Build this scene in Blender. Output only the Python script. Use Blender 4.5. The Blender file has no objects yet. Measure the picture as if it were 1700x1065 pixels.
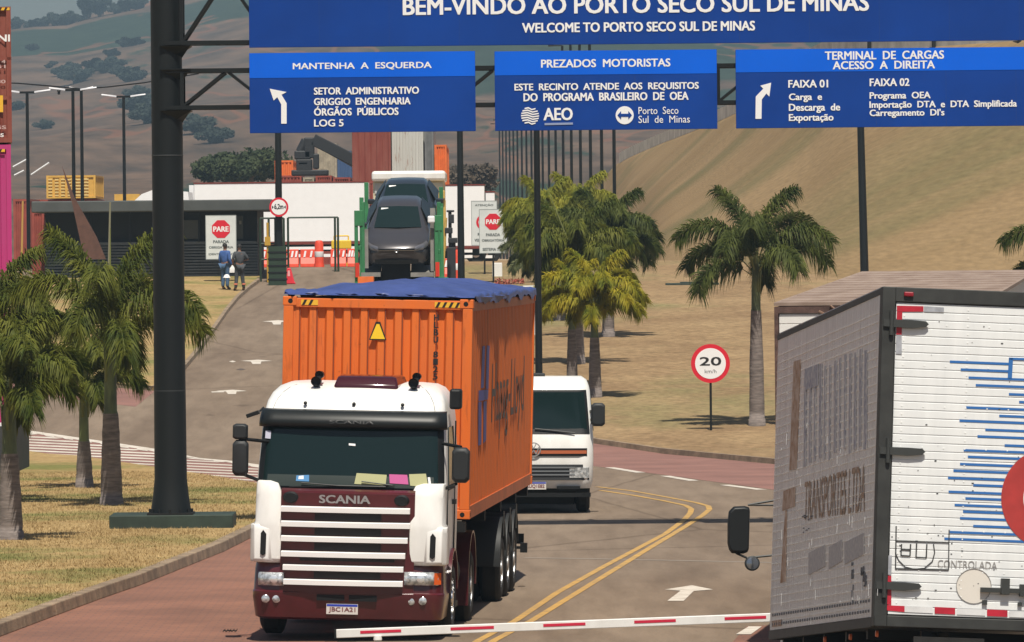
import bpy, bmesh, math, random
from math import sin, cos, pi, radians, atan2, sqrt
from mathutils import Vector, Matrix, Euler, noise

random.seed(7)
SC = bpy.context.scene
COL = SC.collection

# ------------------------------------------------------------------ camera
F = 10150.0; CX, CY = 850.0, 532.5; ROLL = 0.0096; HV = -113.1; H = 4.9
cam_d = bpy.data.cameras.new("camera"); cam = bpy.data.objects.new("camera", cam_d); COL.objects.link(cam)
cam_d.sensor_width = 36; cam_d.lens = 36*F/1700; cam_d.clip_start = 0.5; cam_d.clip_end = 60000
cm = Matrix.Translation((0, 0, H)) @ Euler((pi/2 - math.atan(-HV/F), 0, 0)).to_matrix().to_4x4() @ Matrix.Rotation(-ROLL, 4, 'Z')
cam.matrix_world = cm
SC.camera = cam

# ------------------------------------------------------------------ light
SUNV = Vector((0.14, -1.0, 2.0)).normalized()
w = bpy.data.worlds.new("World"); SC.world = w; w.use_nodes = True
nt = w.node_tree; bg = nt.nodes["Background"]
sky = nt.nodes.new("ShaderNodeTexSky"); sky.sky_type = 'NISHITA'; sky.sun_disc = False
sky.sun_elevation = math.asin(SUNV.z); sky.sun_rotation = atan2(SUNV.x, SUNV.y)
sky.dust_density = 2.0; sky.air_density = 1.0
nt.links.new(sky.outputs[0], bg.inputs[0]); bg.inputs[1].default_value = 0.058
sd = bpy.data.lights.new("sun", 'SUN'); sun = bpy.data.objects.new("sun", sd); COL.objects.link(sun)
sd.energy = 5.0; sd.angle = radians(0.5); sd.color = (1.0, 0.94, 0.83)
sun.rotation_euler = SUNV.to_track_quat('Z', 'Y').to_euler()
sun.location = (0, 20, 60)
SC.view_settings.view_transform = 'Standard'; SC.view_settings.look = 'None'
SC.view_settings.exposure = 0.22; SC.view_settings.gamma = 1
SC.view_settings.use_curve_mapping = False

# ------------------------------------------------------------------ helpers: where things stand
def gz(y):
    if y < 148: return 0.0
    if y < 250: return 0.043*(y-148)
    return 4.386
def ray(px, py):
    u = px-CX; v = py-CY
    return (u-ROLL*v)/F, (HV-(v+ROLL*u))/F
def W(px, py, D):
    a, b = ray(px, py); return Vector((a*D, D, H+b*D))
def G(px, py, dz=0.0):
    a, b = ray(px, py)
    D = (H-dz)/max(-b, 1e-6)
    if D > 148 or b >= 0:
        D = (H+0.043*148-dz)/(0.043-b)
        if D > 250: D = (H-4.386-dz)/max(-b, 1e-5)
    return Vector((a*D, D, gz(D)+dz))
def XG(px, D, dz=0.0):
    "point on the ground at depth D under image column px"
    z = gz(D)+dz
    v = HV - (z-H)/D*F
    u = (px-CX) - ROLL*v
    return Vector((u/F*D, D, z))

# ------------------------------------------------------------------ helpers: materials
def lin(c): return tuple((x/255/12.92 if x/255 <= .04045 else ((x/255+.055)/1.055)**2.4) for x in c)
MATS = {}
def mat(name, col, rough=0.6, metal=0.0, var=0.0, vscale=3.0, col2=None, bump=0.0, bscale=30.0, spec=0.5, trans=0.0, coat=0.0, emit=0, stretch=None, detail=4):
    if name in MATS: return MATS[name]
    m = bpy.data.materials.new(name); m.use_nodes = True; n = m.node_tree.nodes; l = m.node_tree.links
    p = n["Principled BSDF"]; p.inputs["Base Color"].default_value = (*col, 1)
    p.inputs["Roughness"].default_value = rough; p.inputs["Metallic"].default_value = metal
    p.inputs["Specular IOR Level"].default_value = spec
    p.inputs["Coat Weight"].default_value = coat; p.inputs["Coat Roughness"].default_value = 0.08
    tc = None
    if var > 0 or col2 or bump > 0:
        tc = n.new("ShaderNodeTexCoord"); mp = n.new("ShaderNodeMapping")
        l.new(tc.outputs["Object"], mp.inputs[0])
        if stretch: mp.inputs["Scale"].default_value = stretch
    if var > 0 or col2:
        nz = n.new("ShaderNodeTexNoise"); nz.inputs["Scale"].default_value = vscale; nz.inputs["Detail"].default_value = detail
        nz.inputs["Roughness"].default_value = 0.6
        l.new(mp.outputs[0], nz.inputs["Vector"])
        cr = n.new("ShaderNodeValToRGB")
        cr.color_ramp.elements[0].position = 0.36; cr.color_ramp.elements[1].position = 0.66
        if col2: a, b = col, col2
        else:
            a = tuple(max(0, c*(1-var)) for c in col); b = tuple(min(1, c*(1+var)) for c in col)
        cr.color_ramp.elements[0].color = (*a, 1); cr.color_ramp.elements[1].color = (*b, 1)
        l.new(nz.outputs["Fac"], cr.inputs[0]); l.new(cr.outputs[0], p.inputs["Base Color"])
    if bump > 0:
        nb = n.new("ShaderNodeTexNoise"); nb.inputs["Scale"].default_value = bscale; nb.inputs["Detail"].default_value = 3
        l.new(mp.outputs[0], nb.inputs["Vector"])
        bp = n.new("ShaderNodeBump"); bp.inputs["Strength"].default_value = bump; bp.inputs["Distance"].default_value = 0.03
        l.new(nb.outputs["Fac"], bp.inputs["Height"]); l.new(bp.outputs[0], p.inputs["Normal"])
    if trans > 0:
        tr = n.new("ShaderNodeBsdfTranslucent"); mx = n.new("ShaderNodeMixShader"); mx.inputs[0].default_value = trans
        src = p.inputs["Base Color"].links[0].from_socket if p.inputs["Base Color"].links else None
        if src: l.new(src, tr.inputs[0])
        else: tr.inputs[0].default_value = (*col, 1)
        l.new(p.outputs[0], mx.inputs[1]); l.new(tr.outputs[0], mx.inputs[2]); l.new(mx.outputs[0], n["Material Output"].inputs[0])
    MATS[name] = m
    return m

def grassy(name, tan, tan2, green, sc=(1, 1, 1), gscale=0.06, gpos=0.52, fine=6.0):
    "dry lawn: two tans with green growth in patches of its own"
    m = bpy.data.materials.new(name); m.use_nodes = True; n = m.node_tree.nodes; l = m.node_tree.links
    p = n["Principled BSDF"]; p.inputs["Roughness"].default_value = 0.95; p.inputs["Specular IOR Level"].default_value = 0.1
    tc = n.new("ShaderNodeTexCoord"); mp = n.new("ShaderNodeMapping"); mp.inputs["Scale"].default_value = sc
    l.new(tc.outputs["Object"], mp.inputs[0])
    def nz(s, d=4):
        a = n.new("ShaderNodeTexNoise"); a.inputs["Scale"].default_value = s; a.inputs["Detail"].default_value = d; a.inputs["Roughness"].default_value = .65
        l.new(mp.outputs[0], a.inputs["Vector"]); return a.outputs["Fac"]
    def ramp(f, p0, p1, c0, c1):
        r = n.new("ShaderNodeValToRGB"); r.color_ramp.elements[0].position = p0; r.color_ramp.elements[1].position = p1
        r.color_ramp.elements[0].color = (*c0, 1); r.color_ramp.elements[1].color = (*c1, 1); l.new(f, r.inputs[0]); return r.outputs[0]
    base = ramp(nz(.7, 6), .35, .68, tan, tan2)
    gm = ramp(nz(gscale, 5), gpos, gpos+.16, (0, 0, 0), (1, 1, 1))
    mx = n.new("ShaderNodeMix"); mx.data_type = 'RGBA'; l.new(gm, mx.inputs[0]); l.new(base, mx.inputs[6]); mx.inputs[7].default_value = (*green, 1)
    fn = ramp(nz(fine, 3), .3, .7, (.72, .72, .72), (1.25, 1.25, 1.25))
    m2 = n.new("ShaderNodeMix"); m2.data_type = 'RGBA'; m2.blend_type = 'MULTIPLY'; m2.inputs[0].default_value = 1
    l.new(mx.outputs[2], m2.inputs[6]); l.new(fn, m2.inputs[7]); l.new(m2.outputs[2], p.inputs["Base Color"])
    MATS[name] = m; return m

def asphalt_material():
    m = bpy.data.materials.new("asphalt"); m.use_nodes = True; n = m.node_tree.nodes; l = m.node_tree.links
    p = n["Principled BSDF"]; p.inputs["Roughness"].default_value = .88; p.inputs["Specular IOR Level"].default_value = .3
    tc = n.new("ShaderNodeTexCoord")
    def mp(sc, rot=0):
        q = n.new("ShaderNodeMapping"); q.inputs["Scale"].default_value = sc; q.inputs["Rotation"].default_value = (0, 0, rot); l.new(tc.outputs["Object"], q.inputs[0]); return q.outputs[0]
    def nz(v, s, d=5, r=.6):
        z = n.new("ShaderNodeTexNoise"); z.inputs["Scale"].default_value = s; z.inputs["Detail"].default_value = d; z.inputs["Roughness"].default_value = r; l.new(v, z.inputs["Vector"]); return z.outputs["Fac"]
    def ramp(f, p0, p1, c0, c1):
        r = n.new("ShaderNodeValToRGB"); r.color_ramp.elements[0].position = p0; r.color_ramp.elements[1].position = p1
        r.color_ramp.elements[0].color = (*c0, 1); r.color_ramp.elements[1].color = (*c1, 1); l.new(f, r.inputs[0]); return r.outputs[0]
    def mul(a, b, f=1):
        x = n.new("ShaderNodeMix"); x.data_type = 'RGBA'; x.blend_type = 'MULTIPLY'; x.inputs[0].default_value = f; l.new(a, x.inputs[6]); l.new(b, x.inputs[7]); return x.outputs[2]
    c = ramp(nz(mp((.5, .07, 1)), 1.0, 8), .32, .68, (.155, .112, .078), (.232, .175, .125))
    c = mul(c, ramp(nz(mp((1, .12, 1), .12), 2.5, 4), .35, .6, (.86, .85, .84), (1.06, 1.06, 1.06)))          # wheel wear along the lanes
    c = mul(c, ramp(nz(mp((1, 1, 1)), 22, 3), .3, .7, (.86, .86, .86), (1.12, 1.12, 1.12)))                    # aggregate
    vo = n.new("ShaderNodeTexVoronoi"); vo.feature = 'DISTANCE_TO_EDGE'; vo.inputs["Scale"].default_value = .11
    w_ = n.new("ShaderNodeMix"); w_.data_type = 'VECTOR'; w_.inputs[0].default_value = .12; l.new(mp((1, .5, 1)), w_.inputs[4])
    nv = n.new("ShaderNodeTexNoise"); nv.inputs["Scale"].default_value = .8; nv.inputs["Detail"].default_value = 6; l.new(tc.outputs["Object"], nv.inputs["Vector"]); l.new(nv.outputs["Color"], w_.inputs[5])
    l.new(w_.outputs[1], vo.inputs["Vector"])
    c = mul(c, ramp(vo.outputs["Distance"], .0015, .005, (.62, .6, .58), (1, 1, 1)))                            # sealed cracks
    c = mul(c, ramp(nz(mp((1, .4, 1), .3), .9, 3), .68, .74, (1, 1, 1), (.72, .70, .69)))                     # oil stains
    l.new(c, p.inputs[0]); bp = n.new("ShaderNodeBump"); bp.inputs["Strength"].default_value = .3; bp.inputs["Distance"].default_value = .02; l.new(nz(mp((1, 1, 1)), 40, 2), bp.inputs["Height"]); l.new(bp.outputs[0], p.inputs["Normal"])
    return m
asphalt = asphalt_material()
earth = mat("dry_earth", (.30, .20, .12), .95, col2=(.36, .27, .15), vscale=.05)
lawn_m = grassy("dry_lawn", (.29, .195, .085), (.37, .26, .12), (.17, .165, .055), gscale=.22, gpos=.48)
field_m = grassy("dry_field", (.215, .14, .075), (.31, .215, .115), (.185, .17, .075), sc=(.45, .30, 1), gscale=.16, gpos=.55, fine=9)
concrete = mat("concrete", (.36, .31, .24), .9, var=.18, vscale=4, bump=.3)
kerbm = mat("kerb_stone", (.24, .175, .115), .9, var=.3, vscale=2.5, bump=.3)
redpave2 = mat("red_road_coating", (.22, .108, .085), .9, var=.16, vscale=.6, detail=6)
white_line = mat("white_road_paint", (.62, .57, .5), .85, col2=(.44, .385, .32), vscale=3, detail=9)
yellow_line = mat("yellow_road_paint", (.50, .29, .07), .85, col2=(.34, .215, .085), vscale=2.2, detail=9)
black_steel = mat("black_steel", (.006, .008, .0085), .5, spec=.35)
dark_steel = mat("dark_steel", (.010, .011, .011), .65, spec=.3)
green_conc = mat("green_painted_concrete", (.022, .038, .028), .7, var=.25, vscale=3)
rubber = mat("rubber", (.012, .011, .010), .85, var=.3, vscale=5)
chrome = mat("chrome", (.7, .7, .7), .15, 1.0)
steel_rim = mat("rim_steel", (.45, .45, .45), .4, .6)
white_paint = mat("white_paint", (.70, .685, .65), .4, var=0, col2=(.81, .80, .775), vscale=1.8, detail=8, coat=.2, stretch=(1.5, 1.5, .6))
dull_white = mat("dull_white_paint", (.78, .78, .75), .55, var=.06, vscale=1.5)
burgundy = mat("burgundy_paint", (.07, .008, .012), .3, coat=.5, var=.15, vscale=3)
blackpl = mat("black_plastic", (.008, .009, .0095), .5, spec=.35)
greypl = mat("grey_plastic", (.022, .024, .025), .55, spec=.35)
glass = mat("dark_glass", (.008, .018, .018), .08, spec=.35)
glass2 = mat("mirror_glass", (.3, .35, .4), .05, 1.0)
lamp_glass = mat("headlamp_glass", (.55, .58, .6), .12, .5, var=.5, vscale=18)
amber = mat("amber_lens", (.75, .12, .02), .2)
red_lens = mat("red_lens", (.55, .02, .02), .2)
paper_y = mat("pale_paper", (.42, .42, .22), .8)
paper_p = mat("pink_paper", (.50, .10, .28), .8)

# ------------------------------------------------------------------ helpers: meshes
def tagk(o, label=None, cat=None, group=None, kind=None):
    if label: o["label"] = label
    if cat: o["category"] = cat
    if group: o["group"] = group
    if kind: o["kind"] = kind
    return o
def thing(name, label, cat, loc=(0, 0, 0), rot=(0, 0, 0), group=None, mtx=None):
    o = bpy.data.objects.new(name, None); COL.objects.link(o); o.empty_display_size = .2
    if mtx is not None: o.matrix_world = mtx
    else: o.location = loc; o.rotation_euler = rot
    return tagk(o, label, cat, group)
class MB:
    def __init__(s): s.v = []; s.f = []
    def add(s, vs, fs):
        b = len(s.v); s.v += [tuple(v) for v in vs]; s.f += [tuple(b+i for i in f) for f in fs]; return s
    def box(s, c, d, R=None):
        hx, hy, hz = d[0]/2, d[1]/2, d[2]/2; c = Vector(c)
        vs = [Vector((x*hx, y*hy, z*hz)) for z in (-1, 1) for y in (-1, 1) for x in (-1, 1)]
        if R is not None: vs = [R @ v for v in vs]
        return s.add([c+v for v in vs], [(0, 2, 3, 1), (4, 5, 7, 6), (0, 1, 5, 4), (2, 6, 7, 3), (0, 4, 6, 2), (1, 3, 7, 5)])
    def bx(s, x0, x1, y0, y1, z0, z1): return s.box(((x0+x1)/2, (y0+y1)/2, (z0+z1)/2), (abs(x1-x0), abs(y1-y0), abs(z1-z0)))
    def cyl(s, p0, p1, r0, r1=None, n=12, caps=True):
        p0 = Vector(p0); p1 = Vector(p1); r1 = r0 if r1 is None else r1
        q = (p1-p0).to_track_quat('Z', 'Y'); vs = []
        for p, r in ((p0, r0), (p1, r1)):
            for k in range(n): vs.append(p + q @ Vector((r*cos(2*pi*k/n), r*sin(2*pi*k/n), 0)))
        fs = [(k, (k+1) % n, n+(k+1) % n, n+k) for k in range(n)]
        if caps: fs += [tuple(range(n-1, -1, -1)), tuple(range(n, 2*n))]
        return s.add(vs, fs)
    def tube(s, pts, r, n=8):
        for a, b in zip(pts[:-1], pts[1:]): s.cyl(a, b, r if not isinstance(r, list) else r[0], None, n)
        return s
    def lathe(s, prof, c=(0, 0, 0), axis='Z', n=20):
        c = Vector(c); vs = []; m = len(prof)
        for k in range(n):
            a = 2*pi*k/n
            for r, h in prof:
                if axis == 'Z': v = Vector((r*cos(a), r*sin(a), h))
                elif axis == 'X': v = Vector((h, r*cos(a), r*sin(a)))
                else: v = Vector((r*cos(a), h, r*sin(a)))
                vs.append(c+v)
        fs = [(k*m+i, ((k+1) % n)*m+i, ((k+1) % n)*m+i+1, k*m+i+1) for k in range(n) for i in range(m-1)]
        return s.add(vs, fs)
    def prism(s, poly, axis, a, b):
        "2-D poly extruded along axis from a to b"
        def P(u, v, t):
            return {'X': (t, u, v), 'Y': (u, t, v), 'Z': (u, v, t)}[axis]
        n = len(poly)
        vs = [P(u, v, a) for u, v in poly]+[P(u, v, b) for u, v in poly]
        return s.add(vs, [tuple(range(n)), tuple(range(2*n-1, n-1, -1))]+[(k, n+k, n+(k+1) % n, (k+1) % n) for k in range(n)])
    def loft(s, rings, closed=True, cap0=True, cap1=True):
        n = len(rings[0]); vs = [p for r in rings for p in r]; fs = []
        for i in range(len(rings)-1):
            for k in range(n if closed else n-1):
                fs.append((i*n+k, i*n+(k+1) % n, (i+1)*n+(k+1) % n, (i+1)*n+k))
        if closed and cap0: fs.append(tuple(range(n-1, -1, -1)))
        if closed and cap1: fs.append(tuple((len(rings)-1)*n+k for k in range(n)))
        return s.add(vs, fs)
    def build(s, name, m, parent=None, smooth=False, bevel=0, seg=2, solid=0):
        me = bpy.data.meshes.new(name); me.from_pydata(s.v, [], s.f)
        bm = bmesh.new(); bm.from_mesh(me); bmesh.ops.recalc_face_normals(bm, faces=bm.faces); bm.to_mesh(me); bm.free()
        me.update(); me.materials.append(m)
        o = bpy.data.objects.new(name, me); COL.objects.link(o)
        if parent is not None: o.parent = parent
        if smooth:
            for p in me.polygons: p.use_smooth = True
            if smooth != 'all':
                try: me.set_sharp_from_angle(angle=radians(38))
                except Exception: pass
        if solid:
            sm = o.modifiers.new("solid", 'SOLIDIFY'); sm.thickness = solid; sm.offset = 0
        if bevel:
            b = o.modifiers.new("bevel", 'BEVEL'); b.width = bevel; b.segments = seg; b.limit_method = 'ANGLE'; b.angle_limit = radians(35)
            b.harden_normals = False
        return o
def copy_tree(o, parent=None):
    c = o.copy(); COL.objects.link(c)
    if parent is not None:
        c.parent = parent
    for ch in list(o.children): copy_tree(ch, c)
    return c

def text(name, s, m, parent, fn, x0, x1, z0, z1, bold=0.02, rot90=False, stack=False):
    wt = bold; bold = 0.0
    "lettering fitted to the rectangle x0..x1, z0..z1; fn maps (u, v) to a local point"
    cu = bpy.data.curves.new("t", 'FONT'); cu.body = s; cu.size = 1; cu.offset = bold; cu.resolution_u = 3
    cu.align_x = 'CENTER' if '\n' in s else 'LEFT'
    if stack: cu.align_x = 'CENTER'
    to = bpy.data.objects.new("t", cu); COL.objects.link(to)
    me = bpy.data.meshes.new_from_object(to); bpy.data.objects.remove(to)
    vs = [v.co.copy() for v in me.vertices]
    if not vs: return None
    if rot90: vs = [Vector((v.y, -v.x, 0)) for v in vs]
    ax, bx_ = min(v.x for v in vs), max(v.x for v in vs); ay, by = min(v.y for v in vs), max(v.y for v in vs)
    for v, c in zip(me.vertices, vs):
        v.co = fn(x0+(c.x-ax)/(bx_-ax)*(x1-x0), z0+(c.y-ay)/(by-ay)*(z1-z0))
    if wt > .012:       # heavier strokes: the same outline laid again slightly aside, each layer a little prouder
        ex = (Vector(fn(1, 0))-Vector(fn(0, 0))); ez = (Vector(fn(0, 1))-Vector(fn(0, 0))); nn = ex.cross(ez).normalized()
        ex.normalize(); ez.normalize(); k = (z1-z0)/max(by-ay, 1e-6)*min(wt, .03)*1.0; kx = k*1.15
        v0 = [v.co.copy() for v in me.vertices]; f0 = [tuple(p.vertices) for p in me.polygons]; V = []; Fc = []
        for i, (a, b) in enumerate(((0, 0), (-1, .6), (1, -.6), (-1, -.6), (1, .6))):
            q = len(V); V += [c+ex*a*kx+ez*b*k+nn*i*.00035 for c in v0]; Fc += [tuple(q+j for j in f) for f in f0]
        me = bpy.data.meshes.new(name); me.from_pydata(V, [], Fc)
    me.materials.clear(); me.materials.append(m); me.update()
    o = bpy.data.objects.new(name, me); COL.objects.link(o)
    if parent is not None: o.parent = parent
    return o

def mtx(loc, yaw=0, pitch=0, roll=0):
    return Matrix.Translation(loc) @ Matrix.Rotation(-yaw, 4, 'Z') @ Matrix.Rotation(roll, 4, 'Y') @ Matrix.Rotation(pitch, 4, 'X')
def on_y(M, px, py, y):
    "where the sight line through a photo point meets the vehicle's plane y = const"
    I = M.inverted(); a, b = ray(px, py); o = I @ Vector((0, 0, H)); d = I.to_3x3() @ Vector((a, 1, b))
    t = (y-o.y)/d.y; p = o+d*t; return p.x, p.z
def on_x(M, px, py, x):
    I = M.inverted(); a, b = ray(px, py); o = I @ Vector((0, 0, H)); d = I.to_3x3() @ Vector((a, 1, b))
    t = (x-o.x)/d.x; p = o+d*t; return p.y, p.z

def sheet(name, pts, dz, m, skirt=0.0, kind='structure', parent=None, sub=0):
    bm = bmesh.new(); f = bm.faces.new([bm.verts.new((p[0], p[1], 0)) for p in pts])
    for yy in (148, 250):
        bmesh.ops.bisect_plane(bm, geom=bm.verts[:]+bm.edges[:]+bm.faces[:], plane_co=(0, yy, 0), plane_no=(0, 1, 0))
    bmesh.ops.triangulate(bm, faces=bm.faces[:])
    if skirt:
        ed = [e for e in bm.edges if e.is_boundary]
        r = bmesh.ops.extrude_edge_only(bm, edges=ed)
        low = set(v for v in r['geom'] if isinstance(v, bmesh.types.BMVert))
    else: low = set()
    for v in bm.verts: v.co.z = gz(v.co.y)+dz-(skirt if v in low else 0)
    bmesh.ops.recalc_face_normals(bm, faces=bm.faces)
    me = bpy.data.meshes.new(name); bm.to_mesh(me); bm.free()
    if me.polygons and sum(p.normal.z*p.area for p in me.polygons) < 0: me.flip_normals()
    me.materials.append(m)
    o = bpy.data.objects.new(name, me); COL.objects.link(o)
    if parent: o.parent = parent
    if kind: o["kind"] = kind
    return o
def GP(l, dz=0.0): return [G(x, y, dz) for x, y in l]
def ribbon(name, line, wid, dz, m):
    "a painted line of constant width along ground points"
    pts = [Vector((p[0], p[1])) for p in line]; L = []; R_ = []
    for i, p in enumerate(pts):
        a = pts[max(0, i-1)]; b = pts[min(len(pts)-1, i+1)]; t = (b-a).normalized(); n = Vector((-t.y, t.x))*wid/2
        L.append(p+n); R_.append(p-n)
    return sheet(name, L+R_[::-1], dz, m)
def sweep(mb, line, wid, h0, h1):
    pts = [Vector((p[0], p[1])) for p in line]; rings = []
    for i, p in enumerate(pts):
        a = pts[max(0, i-1)]; b = pts[min(len(pts)-1, i+1)]; t = (b-a).normalized(); n = Vector((-t.y, t.x))*wid/2
        g = gz(p.y)
        rings.append([(p.x-n.x, p.y-n.y, g+h0), (p.x+n.x, p.y+n.y, g+h0), (p.x+n.x*.8, p.y+n.y*.8, g+h1), (p.x-n.x*.8, p.y-n.y*.8, g+h1)])
    mb.loft(rings)
def densify(line, step):
    out = []
    for a, b in zip(line[:-1], line[1:]):
        a = Vector((a[0], a[1])); b = Vector((b[0], b[1])); n = max(1, int((b-a).length/step))
        out += [a.lerp(b, k/n) for k in range(n)]
    return out+[Vector((line[-1][0], line[-1][1]))]

# ================================================================== SETTING
# ground: one sheet to the hills
mb = MB(); ys = [-60, 0, 60, 148, 250, 600, 1200]; xs = [-900, 900]
mb.add([(x, y, gz(y)-.03) for y in ys for x in xs], [(2*i, 2*i+1, 2*i+3, 2*i+2) for i in range(len(ys)-1)])
tagk(mb.build("ground", earth), kind='structure')
# road
sheet("road", [(-60, 25), (60, 25), (60, 330), (-60, 330)], 0, asphalt)

def paving_material():
    m = bpy.data.materials.new("red_block_paving"); m.use_nodes = True; n = m.node_tree.nodes; l = m.node_tree.links
    p = n["Principled BSDF"]; p.inputs["Roughness"].default_value = .9
    tc = n.new("ShaderNodeTexCoord"); br = n.new("ShaderNodeTexBrick"); br.inputs["Scale"].default_value = 1
    br.inputs["Brick Width"].default_value = .24; br.inputs["Row Height"].default_value = .22; br.inputs["Mortar Size"].default_value = .012
    br.inputs["Color1"].default_value = (.22, .105, .068, 1); br.inputs["Color2"].default_value = (.20, .094, .064, 1); br.inputs["Mortar"].default_value = (.16, .085, .065, 1)
    l.new(tc.outputs["Object"], br.inputs[0])
    nz = n.new("ShaderNodeTexNoise"); nz.inputs["Scale"].default_value = .6; nz.inputs["Detail"].default_value = 6; l.new(tc.outputs["Object"], nz.inputs[0])
    cr = n.new("ShaderNodeValToRGB"); cr.color_ramp.elements[0].color = (.8, .8, .8, 1); cr.color_ramp.elements[1].color = (1.2, 1.15, 1.1, 1)
    cr.color_ramp.elements[0].position = .3; cr.color_ramp.elements[1].position = .7
    l.new(nz.outputs[0], cr.inputs[0]); mx = n.new("ShaderNodeMix"); mx.data_type = 'RGBA'; mx.blend_type = 'MULTIPLY'; mx.inputs[0].default_value = 1
    l.new(br.outputs[0], mx.inputs[6]); l.new(cr.outputs[0], mx.inputs[7]); l.new(mx.outputs[2], p.inputs[0]); return m
redpave = paving_material()
kerb_front = GP([(-260, 1150), (-120, 1098), (0, 1052), (80, 1022), (150, 996), (220, 972), (300, 940), (360, 916), (420, 886), (470, 862)])
sheet("red_paving", [(-22, 60)]+[(p.x, p.y) for p in kerb_front]+[G(505, 880), G(560, 1065), (-2.2, 60)], .004, redpave)
sheet("red_paving_strip", GP([(1195, 1090), (1240, 1040), (1320, 1036), (1500, 1090)]), .004, redpave)
# lawns
L1 = [(p.x, p.y) for p in kerb_front] + [(p.x, p.y) for p in GP([(520, 850), (500, 830), (420, 812), (300, 792), (130, 766), (0, 751), (-200, 735), (-420, 728)])] + [(-40, 95)]
sheet("lawn", L1, .15, lawn_m, skirt=.16)
L2edge = GP([(431, 466), (412, 480), (393, 497), (375, 519), (357, 545), (330, 582), (300, 618), (255, 648), (180, 641.7), (107, 634.6), (0, 622), (-200, 612)])
L2 = [(p.x, p.y) for p in L2edge]+[(-30, 240), (XG(431, 241).x, 241)]
sheet("lawn_by_gate", L2, .12, lawn_m, skirt=.13)
R1edge = GP([(745, 462), (765, 490), (800, 540), (860, 610), (930, 690), (985, 735), (1100, 752), (1280, 769), (1450, 788), (1800, 840)])
R1 = [(p.x, p.y) for p in R1edge]+[(60, 130), (60, 330), (XG(790, 330).x, 330), (XG(745, 262).x, 262)]
sheet("dry_field", R1, .12, field_m, skirt=.13)
# kerbs
mb = MB(); line = densify([(p.x, p.y) for p in kerb_front], 1.0)
for k in range(len(line)-1):
    a, b = line[k], line[k+1]; b2 = a.lerp(b, .985)
    sweep(mb, [a, b2], .24, 0, .165+.006*random.random())
tagk(mb.build("kerb", kerbm, bevel=.015), kind='structure')
mb = MB()
sweep(mb, densify([(p.x, p.y) for p in L2edge], 3), .16, 0, .125)
sweep(mb, densify([(p.x, p.y) for p in R1edge], 3), .16, 0, .125)
tagk(mb.build("far_kerb", kerbm), kind='structure')
# coloured strips and markings
sheet("red_strip_by_gate", GP([(-60, 630), (107, 635.5), (180, 642.5), (257, 649), (225, 675), (158, 667), (82, 658), (-60, 652)]), .004, redpave2)
sheet("red_strip_by_field", GP([(900, 718), (985, 736), (1100, 753), (1280, 770), (1500, 795), (1500, 845), (1284, 813), (1100, 788), (981, 773), (900, 755)]), .004, redpave2)
hatch_top = lambda x: 709+(x-0)*.149 if x < 560 else 709+560*.149
hatch_bot = lambda x: 750+x*.144
sheet("hatched_island", GP([(-200, 700), (0, 710), (37, 714.5), (319, 757.5), (424, 773), (520, 787), (500, 828), (420, 811), (130, 766), (0, 751), (-200, 735)]), .004, redpave2)
k = 0
for yy in [700+4.6*q for q in range(29)]:
    xa = None
    seg = []
    for x in range(-60, 500, 10):
        y = yy+x*.045
        if hatch_top(x)+3 < y < hatch_bot(x)-1: seg.append((x, y))
    if len(seg) > 3:
        pts = GP(seg); ribbon("hatch_stripe", pts, .34, .008, white_line); k += 1
ribbon("edge_line", GP([(20, 712.5), (120, 727), (250, 746), (380, 766), (500, 784)]), .34, .008, white_line)
for i in range(15):
    x = 40+i*31; y = 709+x*.149+1
    sheet("edge_tooth", GP([(x, y+1), (x+17, y+3.4), (x+20, y+5.6), (x+6, y+4)]), .012, white_line)
LA = [(780, 1075), (794, 1064), (857, 1030), (925, 984), (1000, 942), (1105, 886), (1135, 864), (1146, 852), (1148, 845), (1138, 839), (1100, 831), (1050, 822), (996, 814)]
LB = [(806, 1075), (820, 1064), (884, 1030), (981, 970), (1075, 912), (1135, 876), (1166, 856), (1178, 846), (1176, 840), (1156, 834.5), (1100, 824), (1050, 815), (990, 808)]
ribbon("yellow_line", GP(LA), .11, .006, yellow_line); ribbon("yellow_line", GP(LB), .11, .006, yellow_line)
for a, b in (((1012, 776), (1064, 784.5)), ((1104, 790), (1152, 798)), ((1203, 805), (1265, 813))):
    ribbon("white_dash", GP([a, b]), .22, .006, white_line)
ribbon("pavement_seam", GP([(870, 926), (1000, 928), (1290, 934)]), .16, .004, mat("pale_seam", (.26, .22, .18), .9))
sheet("white_arrow", GP([(1108, 998), (1135, 998), (1152, 981.5), (1184, 979), (1149, 972), (1104, 979), (1130, 981)]), .006, white_line)
sheet("white_arrow", GP([(1222, 1054), (1247, 1054), (1265, 1041), (1243, 1041)]), .01, white_line)
for (x, y, s) in ((460, 535, 1), (426, 600.5, 1.1), (385, 650.5, 1.1)):
    sheet("white_arrow", GP([(x-6*s, y+3.6), (x+6*s, y+3.6), (x+7*s, y-.6), (x+23*s, y-1.6), (x+2, y-3.6), (x-25*s, y-1.6), (x-9*s, y-.6)]), .006, white_line)
sheet("white_arrow", GP([(380, 600), (386, 598.5), (392, 600), (386, 601.5)]), .006, white_line)
sheet("white_arrow", GP([(350, 650), (372, 649), (372, 651), (352, 651.5)]), .006, white_line)
sheet("manhole_cover", GP([(392, 613), (400, 611.5), (408, 613), (400, 614.5)]), .007, mat("iron_cover", (.09, .07, .06), .8))

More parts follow.
